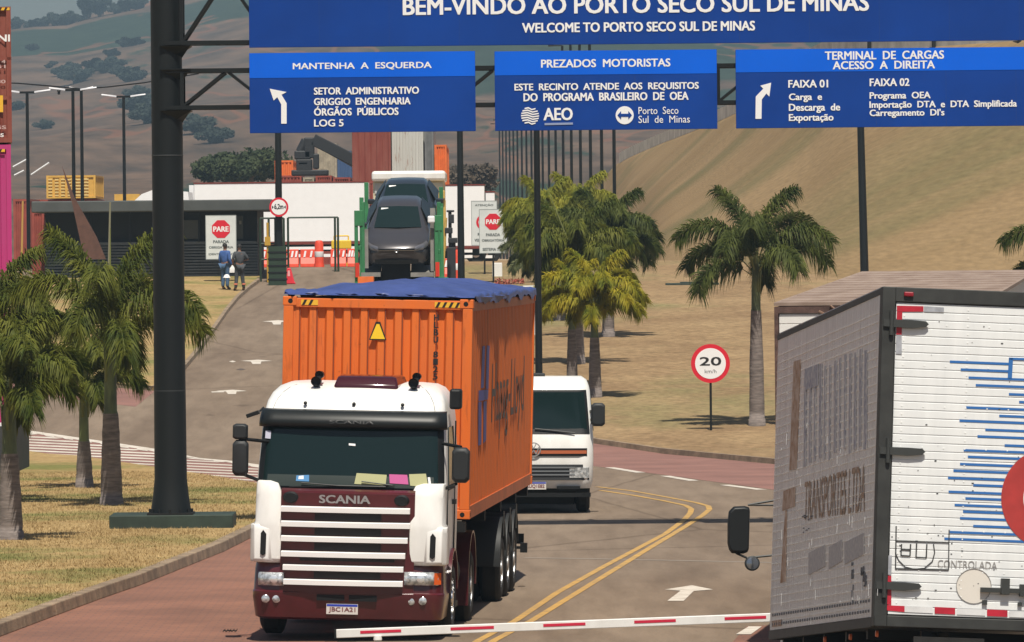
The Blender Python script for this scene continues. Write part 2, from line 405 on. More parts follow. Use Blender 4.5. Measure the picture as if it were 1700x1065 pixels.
# embankment
def emb_mat():
    m = bpy.data.materials.new("embankment_grass"); m.use_nodes = True; n = m.node_tree.nodes; l = m.node_tree.links
    p = n["Principled BSDF"]; p.inputs["Roughness"].default_value = .95; p.inputs["Specular IOR Level"].default_value = .1
    tc = n.new("ShaderNodeTexCoord")
    def st(sx, sy, ang, s, d=5):
        mp = n.new("ShaderNodeMapping"); mp.inputs["Rotation"].default_value = (0, 0, ang); 
        l.new(tc.outputs["UV"], mp.inputs[0])
        m2_ = n.new("ShaderNodeMapping"); m2_.inputs["Scale"].default_value = (sx, sy, 1); l.new(mp.outputs[0], m2_.inputs[0])
        z = n.new("ShaderNodeTexNoise"); z.inputs["Scale"].default_value = s; z.inputs["Detail"].default_value = d; z.inputs["Roughness"].default_value = .6
        l.new(m2_.outputs[0], z.inputs["Vector"]); return z.outputs["Fac"]
    def ramp(f, p0, p1, c0, c1):
        r = n.new("ShaderNodeValToRGB"); r.color_ramp.elements[0].position = p0; r.color_ramp.elements[1].position = p1
        r.color_ramp.elements[0].color = (*c0, 1); r.color_ramp.elements[1].color = (*c1, 1); l.new(f, r.inputs[0]); return r.outputs[0]
    base = ramp(st(.06, 1, radians(-42), 6), .32, .68, (.205, .138, .068), (.27, .186, .098))
    gm = ramp(st(.07, 1, radians(-42), 3.2, 6),   .50, .66, (0, 0, 0), (1, 1, 1))
    mx = n.new("ShaderNodeMix"); mx.data_type = 'RGBA'; l.new(gm, mx.inputs[0]); l.new(base, mx.inputs[6]); mx.inputs[7].default_value = (.145, .122, .056, 1)
    fn = ramp(st(1, 1, 0, 90, 3), .3, .7, (.82, .82, .82), (1.15, 1.15, 1.15))
    m2 = n.new("ShaderNodeMix"); m2.data_type = 'RGBA'; m2.blend_type = 'MULTIPLY'; m2.inputs[0].default_value = 1
    l.new(mx.outputs[2], m2.inputs[6]); l.new(fn, m2.inputs[7]); l.new(m2.outputs[2], p.inputs["Base Color"])
    return m
cols = [(970, 430, 345, 480, 325), (1000, 395, 350, 455, 297), (1030, 330, 430, 435, 268), (1090, 268, 452, 405, 240), (1150, 250, 459, 375, 216), (1222, 241, 464, 345, 186),
        (1330, 236, 468, 315, 130), (1450, 231, 471, 290, 88), (1700, 226, 476, 268, 66), (2100, 218, 484, 250, 40), (2700, 205, 500, 235, 0)]
foot = []; crest = []
for (x, D0, y0, D1, y1) in cols:
    foot.append(W(x, y0, D0)); crest.append(W(x+0, y1, D1))
NU, NV = 12, 26
me = bpy.data.meshes.new("embankment"); vs = []; uvs = []; fs = []
def cat(P, t):
    i = min(int(t), len(P)-2); f = t-i
    p0 = P[max(i-1, 0)]; p1 = P[i]; p2 = P[i+1]; p3 = P[min(i+2, len(P)-1)]
    return .5*((2*p1)+(p2-p0)*f+(2*p0-5*p1+4*p2-p3)*f*f+(3*p1-p0-3*p2+p3)*f**3)
nc = (len(cols)-1)*8+1; cum = 0; last = None
for i in range(nc):
    a = cat(foot, i/8); b = cat(crest, i/8)
    if last is not None: cum += (a-last).length
    last = a
    for j in range(NV+1):
        t = j/NV; p = a.lerp(b, t)
        nzv = noise.noise(Vector((p.x*.12, p.y*.08, 3)))*.35*sin(pi*t)
        vs.append((p.x, p.y, p.z+nzv)); uvs.append((cum*.02, t*(b-a).length*.02))
for i in range(nc-1):
    for j in range(NV):
        q = i*(NV+1)+j; fs.append((q, q+NV+1, q+NV+2, q+1))
# plateau behind crest
base_i = len(vs)
for i in range(nc):
    b = cat(crest, i/8); vs.append((b.x+30, b.y+60, b.z-.5)); uvs.append((0, 0))
for i in range(nc-1): fs.append((i*(NV+1)+NV, (i+1)*(NV+1)+NV, base_i+i+1, base_i+i))
me.from_pydata(vs, [], fs); uvl = me.uv_layers.new(name="UVMap")
for lp in me.loops: uvl.data[lp.index].uv = uvs[lp.vertex_index]
for p in me.polygons: p.use_smooth = True
me.materials.append(emb_mat()); o = bpy.data.objects.new("embankment", me); COL.objects.link(o); o["kind"] = 'structure'
# wall along the crest
mb = MB(); line = [cat(crest, t/8) for t in range(8*2, nc-1)]
rings = []
for i, p in enumerate(line):
    hgt = 1.3 if p.y < 330 else .6
    rings.append([(p.x-.1, p.y+.2, p.z-1.0), (p.x+.15, p.y+.5, p.z-1.0), (p.x+.15, p.y+.5, p.z+hgt), (p.x-.1, p.y+.2, p.z+hgt)])
mb.loft(rings)
cw = thing("boundary_wall", "long pale concrete boundary wall with dark posts along the top of the dry slope", "wall", (line[0].x, line[0].y, line[0].z))
I = Matrix.Translation(-cw.location)
o = mb.build("wall", mat("pale_wall", (.66, .63, .56), .9, var=.18, vscale=.7), cw); o.data.transform(I)
mb = MB()
for p in line[::4]:
    if p.y < 300: mb.cyl((p.x-.2, p.y+.1, p.z-.3), (p.x-.2, p.y+.1, p.z+1.9), .09, n=6)
o = mb.build("post", dark_steel, cw); o.data.transform(I); o["kind"] = "stuff"

# ================================================================== HILLS
def ridge_z(px):
    pts = [(-1500, 40), (-200, 60), (0, 44), (60, 36), (110, 34), (150, 22), (190, 14), (240, 4), (300, -14), (420, -40), (700, -70), (1100, -60), (1500, -20), (3000, 30)]
    for a, b in zip(pts[:-1], pts[1:]):
        if a[0] <= px <= b[0]:
            t = (px-a[0])/(b[0]-a[0]); y = a[1]+(b[1]-a[1])*t; break
    else: y = 40
    return y
def hill_point(px, t):
    "t = 0 foot, 1 ridge"
    D = 700+1500*t
    y0 = 345; y1 = ridge_z(px); tt = t**.9
    y = y0+(y1-y0)*tt
    p = W(px, y, D); amp = 6.0*sin(pi*min(1, t))
    n1 = noise.noise(Vector((p.x*.012+5, p.y*.004, 0)))*amp+noise.noise(Vector((p.x*.04, p.y*.012, 4)))*amp*.25
    p.z += n1; return p
def hill_mat():
    m = bpy.data.materials.new("hill_vegetation"); m.use_nodes = True; n = m.node_tree.nodes; l = m.node_tree.links
    p = n["Principled BSDF"]; p.inputs["Roughness"].default_value = 1; p.inputs["Specular IOR Level"].default_value = .05
    tc = n.new("ShaderNodeTexCoord")
    def nz(s, d=5, off=0, sc=(1, 1, 1)):
        mp = n.new("ShaderNodeMapping"); mp.inputs["Location"].default_value = (off, off, 0); mp.inputs["Scale"].default_value = sc; l.new(tc.outputs["UV"], mp.inputs[0])
        z = n.new("ShaderNodeTexNoise"); z.inputs["Scale"].default_value = s; z.inputs["Detail"].default_value = d; z.inputs["Roughness"].default_value = .6
        l.new(mp.outputs[0], z.inputs["Vector"]); return z.outputs["Fac"]
    def ramp(f, p0, p1, c0, c1, interp=None):
        r = n.new("ShaderNodeValToRGB"); r.color_ramp.elements[0].position = p0; r.color_ramp.elements[1].position = p1
        r.color_ramp.elements[0].color = (*c0, 1); r.color_ramp.elements[1].color = (*c1, 1); l.new(f, r.inputs[0]); return r
    def mix(f, a, b):
        mx = n.new("ShaderNodeMix"); mx.data_type = 'RGBA'; l.new(f, mx.inputs[0])
        for s, c in ((6, a), (7, b)):
            if isinstance(c, tuple): mx.inputs[s].default_value = (*c, 1)
            else: l.new(c, mx.inputs[s])
        return mx.outputs[2]
    def math_(op, a, b):
        q = n.new("ShaderNodeMath"); q.operation = op
        for i, c in ((0, a), (1, b)):
            if isinstance(c, (int, float)): q.inputs[i].default_value = c
            else: l.new(c, q.inputs[i])
        return q.outputs[0]
    dry = ramp(nz(14, 12, 0, (1, 2, 1)), .38, .64, (.060, .044, .032), (.142, .092, .062)).outputs[0]
    green = ramp(nz(34, 10, 2, (1, 2.5, 1)), .35, .65, (.020, .033, .022), (.032, .048, .030)).outputs[0]
    sx = n.new("ShaderNodeSeparateXYZ"); l.new(tc.outputs["UV"], sx.inputs[0])
    U, V = sx.outputs[0], sx.outputs[1]
    wob = math_('MULTIPLY', math_('SUBTRACT', nz(5, 6, 7), .5), .12)
    v2 = math_('ADD', V, wob)
    # planted green field near the ridge
    band = math_('MULTIPLY', ramp(v2, .80, .806, (0, 0, 0), (1, 1, 1)).outputs[0], ramp(v2, .945, .95, (1, 1, 1), (0, 0, 0)).outputs[0])
    # woods in gullies
    gul = ramp(math_('ADD', nz(4.2, 6, 11), math_('MULTIPLY', U, .10)), .635, .665, (0, 0, 0), (1, 1, 1)).outputs[0]
    upr = ramp(math_('ADD', v2, math_('MULTIPLY', U, .0)), .46, .47, (0, 0, 0), (1, 1, 1)).outputs[0]
    rgt = ramp(U, .44, .47, (0, 0, 0), (1, 1, 1)).outputs[0]
    c = mix(gul, dry, green)
    c = mix(band, c, green)
    c = mix(math_('MULTIPLY', upr, rgt), c, green)
    # red dirt tracks round the green fields
    trk = ramp(math_('ABSOLUTE', math_('SUBTRACT', nz(3, 4, 23), .5), 0), .006, .011, (1, 1, 1), (0, 0, 0)).outputs[0]
    c = mix(math_('MULTIPLY', trk, .55), c, (.19, .085, .05))
    l.new(c, p.inputs[0]); return m
NX, NY = 150, 46
vs, fs, uvs = [], [], []
for i in range(NX+1):
    px = -1400+4200*i/NX
    for j in range(NY+1):
        t = j/NY; p = hill_point(px, t); vs.append(tuple(p)); uvs.append(((px+200)/1800, t))
    p = hill_point(px, 1); vs.append((p.x, p.y+500, p.z-30)); uvs.append((0, 0))
    p = hill_point(px, 0); vs.append((p.x*.85, 560, 4.2)); uvs.append(((px+200)/1800, -.1))
S_ = NY+3
for i in range(NX):
    for j in range(NY+1): q = i*S_+j; fs.append((q, q+S_, q+S_+1, q+1))
    fs.append((i*S_, i*S_+S_-1, (i+1)*S_+S_-1, (i+1)*S_))
me = bpy.data.meshes.new("hills"); me.from_pydata(vs, [], fs); uvl = me.uv_layers.new(name="UVMap")
for lp in me.loops: uvl.data[lp.index].uv = uvs[lp.vertex_index]
bm = bmesh.new(); bm.from_mesh(me); bmesh.ops.recalc_face_normals(bm, faces=bm.faces); bm.to_mesh(me); bm.free()
for p in me.polygons: p.use_smooth = True
me.materials.append(hill_mat()); o = bpy.data.objects.new("hills", me); COL.objects.link(o); o["kind"] = 'structure'

# haze
mb = MB(); mb.bx(-1300, 1500, -80, 2790, -8, 235)
hm = bpy.data.materials.new("haze_air"); hm.use_nodes = True; n = hm.node_tree.nodes; n.remove(n["Principled BSDF"])
pv = n.new("ShaderNodeVolumePrincipled"); pv.inputs["Color"].default_value = (.50, .70, .86, 1); pv.inputs["Density"].default_value = 0.00023
pv.inputs["Anisotropy"].default_value = 0.1
hm.node_tree.links.new(pv.outputs[0], n["Material Output"].inputs["Volume"])
o = mb.build("haze", hm); o["kind"] = "stuff"

# ------------------------------------------------------------------ broadleaf trees
leaf_far = mat("far_foliage", (.014, .024, .018), .9, col2=(.028, .04, .026), vscale=.6, trans=.2)
bark = mat("bark", (.10, .08, .06), .9, var=.2)
def crown_mesh(rng, R_, hgt, nclump, nleaf, ls):
    mb = MB(); cl = []
    for k in range(nclump):
        a = rng.random()*2*pi; r = R_*sqrt(rng.random())*.85; z = (rng.random()-.35)*hgt*.8
        r *= sqrt(max(.1, 1-(z/hgt)**2))
        cl.append((Vector((r*cos(a), r*sin(a), z)), R_*(.22+.22*rng.random())))
    for k in range(nleaf):
        c, rr = cl[rng.randrange(nclump)]
        d = Vector((rng.gauss(0, 1), rng.gauss(0, 1), rng.gauss(0, 1))).normalized()*rr*(.6+.4*rng.random()); d.z *= .75
        p = c+d; u = Vector((rng.gauss(0, 1), rng.gauss(0, 1), rng.gauss(0, 1))).normalized(); v = u.orthogonal().normalized()
        s = ls*(.6+.8*rng.random()); mb.add([p-u*s, p+v*s*.6, p+u*s, p-v*s*.6], [(0, 1, 2, 3)])
    return mb, cl
def make_tree(name, label, cat_, loc, R_, th, hgt, nclump, nleaf, ls, m, seed, group=None):
    rng = random.Random(seed); t = thing(name, label, cat_, loc, group=group)
    mb, cl = crown_mesh(rng, R_, hgt, nclump, nleaf, ls)
    mb.v = [(x, y, z+th+hgt*.45) for x, y, z in mb.v]; mb.build("crown", m, t)
    tr = MB(); tr.cyl((0, 0, -.5), (0, 0, th), R_*.07, R_*.045, 8)
    for c, rr in cl[:7]: tr.cyl((0, 0, th*.85), c+Vector((0, 0, th+hgt*.45)), R_*.03, R_*.012, 6)
    tr.build("trunk", bark, t); return t
def hill_at(px, py):
    best = None
    for k in range(200):
        t = k/199; p = hill_point(px, t); b = (p.z-H)/p.y; y = CY+HV-b*F-ROLL*(px-CX)
        if best is None or abs(y-py) < best[0]: best = (abs(y-py), p)
    return best[1]
protoT = None
slope_trees = [(106, 126, 5), (128, 138, 7.5), (118, 116, 4), (155, 118, 6), (174, 122, 3), (188, 118, 6.5), (200, 126, 5), (214, 136, 6), (222, 128, 4.5), (238, 188, 7), (232, 162, 5), (246, 204, 6), (208, 78, 5), (224, 76, 4.5), (56, 84, 3.5), (76, 214, 3.5), (88, 108, 2.2), (80, 113, 2), (186, 94, 4), (30, 182, 3.5), (330, 222, 6), (352, 236, 5), (640, 262, 5)]
spots_words = ["left of a tight clump", "broad one low in the clump", "small top one of the clump", "round one standing clear right of the clump", "tiny one beside the round tree", "first of a ragged row above the lamp heads", "second of a ragged row above the lamp heads", "third of the ragged row nearing the gantry column", "last of the ragged row nearing the gantry column", "big one low beside the gantry column", "middle one beside the gantry column", "lowest one beside the gantry column", "one at the lower rim of the green field", "one at the green field rim beside the column", "lone one below the green field at the left", "lone one above the yellow container", "left of two specks of bush", "right of two specks of bush", "lone one under the green field rim", "one beside the red container stack", "one just right of the gantry column", "second one right of the gantry column", "one above the car transporter", "right of the pair behind the middle lamp post", "left of the pair behind the middle lamp post"]
for i, (px, py, R_) in enumerate(slope_trees):
    p = hill_at(px, py)
    lab = "far hazy hillside tree, "+spots_words[i]
    sp = R_/5*.66
    if i == 0: protoT = make_tree("hillside_tree", lab, "tree", p, 5, 2.0, 4.5, 12, 1500, .55, leaf_far, 3, "trees scattered on the far hillside"); o = protoT
    else: o = copy_tree(protoT); o["label"] = lab
    o.location = p; o.scale = (sp*1.15, sp*1.0, sp*.85); o.location.z -= 1.6*sp; o.rotation_euler = (0, 0, i*1.3)
ridge = [(28, 6.5, "dark round one against the sky nearest the red containers"), (46, 3, "thin pale one left of the ridge gap"), (58, 5, "leafy one after the thin pale one"), (75, 5.5, "low dense one left of the wide crowns"), (90, 7, "widest crown in the ridge row"), (104, 4, "small one behind the widest crown"), (118, 7, "dark one right of the widest crown"), (132, 4.5, "low one ending the dense row"), (147, 8, "tall pale feathery one"), (168, 8.5, "tall flat topped one right of the feathery one"), (192, 6, "one where the ridge leaves the picture"), (212, 7, "dense one by the picture top"), (232, 7, "dense one beside the gantry column at the picture top")]
for i, (px, R_, wd) in enumerate(ridge):
    p = hill_point(px, .97); o = copy_tree(protoT); o["label"] = "ridge tree, "+wd; o["group"] = "trees along the far ridge"; o.name = "ridge_tree"
    o.location = p-Vector((0, 0, 1.5)); s = R_/5*.66; o.scale = (s*.85, s*.85, s*(1.25 if i in (1, 8, 9) else .9)); o.rotation_euler = (0, 0, i*2.1)
leaf_mid = mat("mid_foliage", (.02, .034, .012), .9, col2=(.055, .07, .022), vscale=.5, trans=.2)
for i, (px, py, D, R_, lab) in enumerate([(418, 302, 420, 2.0, "dark green rounded tree behind the white trailer, right one of the pair"), (372, 305, 440, 1.7, "dark green rounded tree behind the guardhouse roof, left one of the pair"), (778, 316, 430, 1.5, "dull brownish tree behind the white trailer near the middle lamp post")]):
    b = W(px, py+8, D); make_tree("broad_tree", lab, "tree", b, R_*1.5, .8, R_*.6, 22, 5000, .16, leaf_mid if i < 2 else mat("brown_foliage", (.07, .055, .04), .9, col2=(.12, .09, .06), vscale=.6, trans=.2), 20+i, "broad trees behind the yard")

# ================================================================== GANTRY AND ITS SIGNS
GD = 107.0
def GW(px, py, D=GD): p = W(px, py, D); return p
gb = XG(284, GD, .15)
gantry = thing("sign_gantry", "black steel overhead gantry with thick round column on a green concrete block", "gantry", gb)
def gl(px, py, dy=0): p = W(px, py, GD+dy); return p-gb
mb = MB(); top = 12.0
mb.lathe([(.36, .24), (.31, .60), (.285, .85), (.275, 3), (.27, top)], n=32)
for k in range(12):
    a = 2*pi*k/12; R3 = Matrix.Rotation(a, 3, 'Z')
    mb.add([R3 @ Vector(v) for v in [(.26, -.012, .26), (.35, -.012, .26), (.29, -.012, .70), (.26, .012, .26), (.35, .012, .26), (.29, .012, .70)]], [(0, 1, 2), (3, 5, 4), (0, 3, 4, 1), (1, 4, 5, 2), (0, 2, 5, 3)])
mb.build("column", black_steel, gantry, smooth=True)
mb = MB()
for py in (258, 648): 
    z = gl(285, py).z; mb.lathe([(.272, z-.012), (.279, z-.008), (.279, z+.008), (.272, z+.012)], n=32)
mb.build("weld_ring", mat("scuffed_steel", (.03, .033, .034), .6), gantry)
mb = MB(); mb.box((0, 0, .25), (.8, .78, .03))
for k in range(12):
    a = 2*pi*k/12; mb.cyl((.37*cos(a), .37*sin(a), .26), (.37*cos(a), .37*sin(a), .33), .02, n=6)
mb.build("base_plate", dark_steel, gantry)
mb = MB(); mb.box((.02, .25, .02), (2.16, 1.3, .43)); mb.build("plinth", green_conc, gantry, bevel=.02)
zT = gl(285, 72).z; zU = zT+1.15; z1 = gl(285, 118).z; z0 = gl(285, 179).z
LEN = gl(2250, 100).x
mb = MB()
for (a, b) in ((zT, zU), (z0, z1)):
    for yy in (-.28, .28):
        for z in (a, b): mb.box((LEN/2, yy, z), (LEN, .07, .07))
        step = .78; n_ = int(LEN/step)
        for k in range(n_+1):
            x = .28+k*step
            if k % 2 == 0: mb.box((x, yy, (a+b)/2), (.06, .06, b-a-.07))
            p = Vector((x+.03, yy, a+.035)); q = Vector((x+step-.03, yy, b-.035))
            if k % 2: p.x, q.x = p.x, q.x
            mb.cyl(p, q, .028, n=5) if k % 2 == 0 else mb.cyl((p.x, yy, q.z), (q.x, yy, p.z), .028, n=5)
    for k in range(int(LEN/1.56)+1):
        x = .28+k*1.56
        for z in (a, b): mb.box((x, 0, z), (.05, .49, .05))
mb.build("truss", black_steel, gantry)
for z in (zT-.05, z0-.05, z1+.02):
    mb = MB(); mb.add([(-.1, -.34, z), (.44, -.34, z), (.44, .34, z), (-.1, .34, z), (.16, -.2, z-.17), (.26, .0, z-.22), (.16, .2, z-.17)], [(0, 1, 2, 3), (0, 4, 1), (1, 4, 5), (1, 5, 6), (1, 6, 2), (2, 6, 3), (0, 3, 6, 5, 4)])
    mb.build("bracket", black_steel, gantry)
mb = MB(); mb.lathe([(.36, .4), (.285, 1.0), (.27, top)], c=(LEN, 0, 0), n=24); mb.build("column", black_steel, gantry, smooth=True)
mb = MB(); mb.box((LEN, .25, .02), (2.16, 1.3, .43)); mb.build("plinth", green_conc, gantry, bevel=.02)

SD = GD-.42
blue = mat("sign_blue", (.002, .042, .25), .6, spec=.2, var=.12, vscale=.5)
blue2 = mat("sign_light_blue", (.0, .11, .66), .6, spec=.2, var=.06, vscale=.5)
signw = mat("sign_white", (.80, .80, .80), .5)
def sign(label, x0, y0, x1, y1, band=None):
    "one sheet-metal sign; the four numbers are its edges in the photograph"
    o_ = W(x0, y1, SD); r = thing("road_sign", label, "sign", o_, group="blue sign panels hung on the gantry")
    wd = W(x1, y1, SD).x-o_.x; hg = W(x0, y0, SD).z-o_.z
    mb = MB(); mb.bx(0, wd, 0, .05, 0, hg); mb.build("panel", blue, r, bevel=.006)
    mb = MB()
    for k in range(3):
        x = wd*(k+.5)/3; mb.bx(x-.03, x+.03, .05, .13, .05, hg-.05)
    mb.build("mounting_bar", black_steel, r)
    if band:
        zb = W(x0, band, SD).z-o_.z; mb = MB(); mb.bx(.004, wd-.004, -.004, -.0005, zb, hg-.004); mb.build("header_band", blue2, r)
    mb = MB(); k_ = 1.22
    while k_ < wd-.3: mb.bx(k_, k_+.006, -.0015, -.0002, .01, hg-.01 if not band else zb-.01); k_ += 1.22
    mb.build("panel_seam", mat("seam_blue", (.002, .03, .17), .6), r)
    def L(px, py): p = W(px, py, SD)-o_; return p.x, p.z
    def T(s, a, b, c, d, bold=.025):
        cx = (a+c)/2; cy = (b+d)/2; X, Z = L(cx, cy); hw = (c-a)/2/94.9*1.0; hh = (d-b)/2/94.9
        return text("lettering", s, signw, r, lambda u, v: (u, -.008, v), X-hw, X+hw, Z-hh, Z+hh, bold)
    def poly(pts, name="arrow", m=signw):
        mb = MB(); q = [L(*p) for p in pts]; mb.prism([(x, z) for x, z in q], 'Y', -.009, -.001); return mb.build(name, m, r)
    return r, L, T, poly, wd, hg
r, L, T, P_, wd, hg = sign("wide blue welcome sign reading BEM-VINDO, the topmost panel", 414, -95, 1800, 79)
T("BEM-VINDO AO PORTO SECO SUL DE MINAS", 671, -7, 1440, 21, .022); T("WELCOME TO PORTO SECO SUL DE MINAS", 868, 36.5, 1252, 52)
r, L, T, P_, wd, hg = sign("blue sign headed MANTENHA A ESQUERDA with a left arrow", 415, 88, 790, 221, 129.5)
T("MANTENHA  A  ESQUERDA", 487, 103.5, 716, 115.5, .022)
T("SETOR  ADMINISTRATIVO", 522, 144.5, 695, 156); T("GRIGGIO  ENGENHARIA", 522, 162, 681, 173.5); T("ÓRGÃOS  PÚBLICOS", 522, 176, 661, 191); T("LOG 5", 522, 198, 570, 209.5, .022)
P_([(467, 205), (476, 205), (476, 171), (467.5, 157), (476, 152.5), (448, 147), (454.5, 166.5), (460.5, 161), (467, 173)])
r, L, T, P_, wd, hg = sign("blue sign headed PREZADOS MOTORISTAS, the middle of the lower three", 822, 85, 1191, 217, 125)
T("PREZADOS  MOTORISTAS", 899, 98, 1112, 111, .022)
T("ESTE  RECINTO  ATENDE  AOS  REQUISITOS", 855, 137.5, 1159, 150.5); T("DO  PROGRAMA  BRASILEIRO  DE  OEA", 870, 153.5, 1142, 166.5)
T("AEO", 903, 179, 950, 199, .022)
P_([(904, 204), (951, 203), (951, 206.5), (904, 207.5)], "underline", mat("sign_grey", (.25, .3, .45), .5))
cx, cy = 880, 192
for k in range(7):
    yy = cy-12+k*4; hw_ = sqrt(max(0, 15**2-(yy-cy)**2))
    P_([(cx-hw_, yy-1.2), (cx-hw_*.3, yy-2.6), (cx+hw_*.3, yy+.6), (cx+hw_, yy-1), (cx+hw_, yy+1), (cx+hw_*.3, yy+2.8), (cx-hw_*.3, yy-.2), (cx-hw_, yy+1)], "logo")
P_([(1037+15*cos(a*pi/14), 191+15*sin(a*pi/14)) for a in range(28)], "logo")
q = P_([(1025, 191), (1031, 184), (1031, 188.5), (1043, 188.5), (1043, 184), (1049, 191), (1043, 198), (1043, 193.5), (1031, 193.5), (1031, 198)], "logo", blue); q.location.y = -.006
T("Porto  Seco", 1060, 177, 1126, 189, .0); T("Sul  de  Minas", 1060, 191.5, 1145, 203.5, .0)
r, L, T, P_, wd, hg = sign("blue sign headed TERMINAL DE CARGAS with a right arrow", 1222, 82, 1790, 213, 120)
T("TERMINAL  DE  CARGAS", 1370, 84.5, 1566, 98, .022); T("ACESSO  A  DIREITA", 1383, 101, 1551, 114, .022)
T("FAIXA 01", 1309, 132.5, 1374, 145, .022); T("FAIXA 02", 1444, 130, 1509, 142.5, .022)
T("Carga  e", 1310, 155, 1364, 169); T("Descarga  de", 1310, 172, 1394, 187); T("Exportação", 1310, 189, 1383, 203.5)
T("Programa  OEA", 1444, 152.5, 1544, 166.5); T("Importação  DTA  e  DTA  Simplificada", 1444, 167, 1687, 181); T("Carregamento  DI's", 1444, 181, 1567, 195)
P_([(1254, 197), (1264, 197), (1264.5, 165), (1272, 155), (1277, 160), (1280, 137), (1262, 142), (1267, 147), (1254.5, 160)])

# ================================================================== PALMS
trunk_m = mat("palm_trunk_bark", (.175, .145, .13), .9, var=.32, vscale=5, stretch=(.8, .8, 5), bump=.3, bscale=8)
shaft_m = mat("palm_crownshaft", (.16, .19, .07), .6, col2=(.05, .06, .03), vscale=4, stretch=(1, 1, .3))
leafA = mat("palm_leaf_green", (.034, .050, .011), .6, col2=(.12, .14, .030), vscale=1.6, trans=.3, spec=.15)
leafB2 = mat("palm_leaf_olive_yellow", (.17, .20, .025), .6, col2=(.34, .32, .04), vscale=1.6, trans=.4, spec=.15)
leafB = mat("palm_leaf_yellow", (.15, .175, .015), .6, col2=(.42, .34, .025), vscale=1.6, trans=.35, spec=.15)
leafC = mat("palm_leaf_olive", (.05, .072, .010), .6, col2=(.18, .185, .028), vscale=1.6, trans=.3, spec=.15)
leafD = mat("palm_leaf_greyish", (.06, .075, .03), .7, col2=(.15, .16, .07), vscale=1.6, trans=.25, spec=.15)
stem_m = mat("palm_rachis", (.16, .17, .05), .6)
def palm(label, px, D, h_grey, h_shaft, rad, flen, nf, m, seed, dz=.15, spear=0, low=1.0, dens=1.0, group="royal palms planted along the road", loc=None, lean=0, wid=1.0):
    rng = random.Random(seed); b = XG(px, D, dz) if loc is None else Vector(loc)
    t = thing("palm_tree", label, "palm", b, group=group)
    mb = MB(); prof = [(rad*1.18, -.1), (rad*1.12, .15)]
    for k in range(14):
        u = k/13; prof.append((rad*(1.05-.33*u**1.4)+rng.uniform(-.006, .006), .15+(h_grey-.15)*u))
    mb.lathe(prof, n=20); mb.build("trunk", trunk_m, t, smooth='all')
    mb = MB(); mb.lathe([(rad*.70, h_grey), (rad*.62, h_grey+.05), (rad*.58, h_grey+h_shaft*.5), (rad*.40, h_grey+h_shaft), (.03, h_grey+h_shaft+.25)], n=16)
    for k in range(3):      # splitting sheath edges
        a = rng.random()*6.28; mb.cyl((rad*.5*cos(a), rad*.5*sin(a), h_grey+h_shaft*.4), (rad*.8*cos(a), rad*.8*sin(a), h_grey+h_shaft*1.0), .035, .02, 6)
    mb.build("crownshaft", shaft_m, t, smooth='all')
    lf = MB(); st = MB(); z0 = h_grey+h_shaft
    for i in range(nf):
        az = i*2.39996+rng.uniform(-.25, .25); u = i/max(1, nf-1)
        e0 = radians(84-44*u*low+rng.uniform(-5, 5)); L_ = flen*(.85+.25*sin(pi*min(1, u+.2)))*rng.uniform(.92, 1.08)
        e1 = radians(-48-35*u+rng.uniform(-12, 12)) if u > .1 else radians(20)
        pts = []; p = Vector((.03*cos(az), .03*sin(az), z0-.05-.30*u)); ns = 22
        for s in range(ns+1):
            f = s/ns; e = e0+(e1-e0)*(f**1.5)
            pts.append((p.copy(), Vector((cos(az)*cos(e), sin(az)*cos(e), sin(e)))))
            p = p+pts[-1][1]*L_/ns
        st.loft([[(q.x+dx*r, q.y+dy*r, q.z) for dx, dy in ((1, 0), (0, 1), (-1, 0), (0, -1))] for (q, _), r in zip(pts, [.024*(1-.85*k/ns) for k in range(ns+1)])])
        nl = int(66*dens)
        for k in range(nl):
            f = .20+.80*k/nl; x = f*ns; j = min(ns-1, int(x)); q = pts[j][0].lerp(pts[j+1][0], x-j); d = pts[j][1]
            side = Vector((-sin(az), cos(az), 0)); up = side.cross(d).normalized()
            if up.z < 0: up = -up
            ll = .46*flen/2.2*(.35+.65*sin(pi*(.10+.80*f))**.8)
            for sg in (-1, 1):
                for a in (rng.uniform(35, 85), rng.uniform(5, 45), rng.uniform(-25, 10), rng.uniform(-75, -20)):
                    a = radians(a); w1 = (side*sg*cos(a)+up*sin(a)); dirv = (w1*rng.uniform(.65, .9)+d*rng.uniform(.4, .8)).normalized()
                    l1 = ll*rng.uniform(.7, 1.2); wv = d.cross(dirv).normalized().cross(dirv).normalized()*.0145*wid
                    dr = .25+.65*rng.random()
                    m1 = q+dirv*l1*.5-Vector((0, 0, .10*dr*l1)); m2 = q+dirv*l1*.9-Vector((0, 0, l1*dr))
                    lf.add([q-wv*.5, q+wv*.5, m1+wv, m1-wv, m2], [(0, 1, 2, 3), (3, 2, 4)])
    # spear leaf
    if spear: st.cyl((0, 0, z0), (.03+lean, 0, z0+spear), .035, .008, 6)
    st.build("frond_rib", stem_m, t); lf.build("fronds", m, t)
    return t
palm("palm with thick grey trunk at the left picture edge, nearest of the left trio", 17, 103, 1.45, 1.0, .20, 1.8, 12, leafC, 1, spear=.6)
palm("thinner palm standing between its two neighbours left of the gantry column", 140, 126, .95, 1.25, .165, 1.75, 12, leafC, 2, spear=.3)
palm("palm beside the gantry column with fronds passing behind it", 185, 117, 1.75, 1.55, .20, 2.45, 12, leafC, 3, spear=2.0)
palm("palm whose crown leans in over the left picture edge above the nearest palm", -22, 119, 1.7, 1.6, .18, 2.0, 14, leafC, 12)
palm("lone dark green palm beside the speed limit sign on the dry field", 1257, 155.5, 2.9, 1.18, .19, 2.5, 13, leafA, 4, spear=.4)
palm("palm of which only frond tips enter at the right picture edge", 1802, 150, 2.9, 1.3, .22, 2.3, 11, leafA, 5)
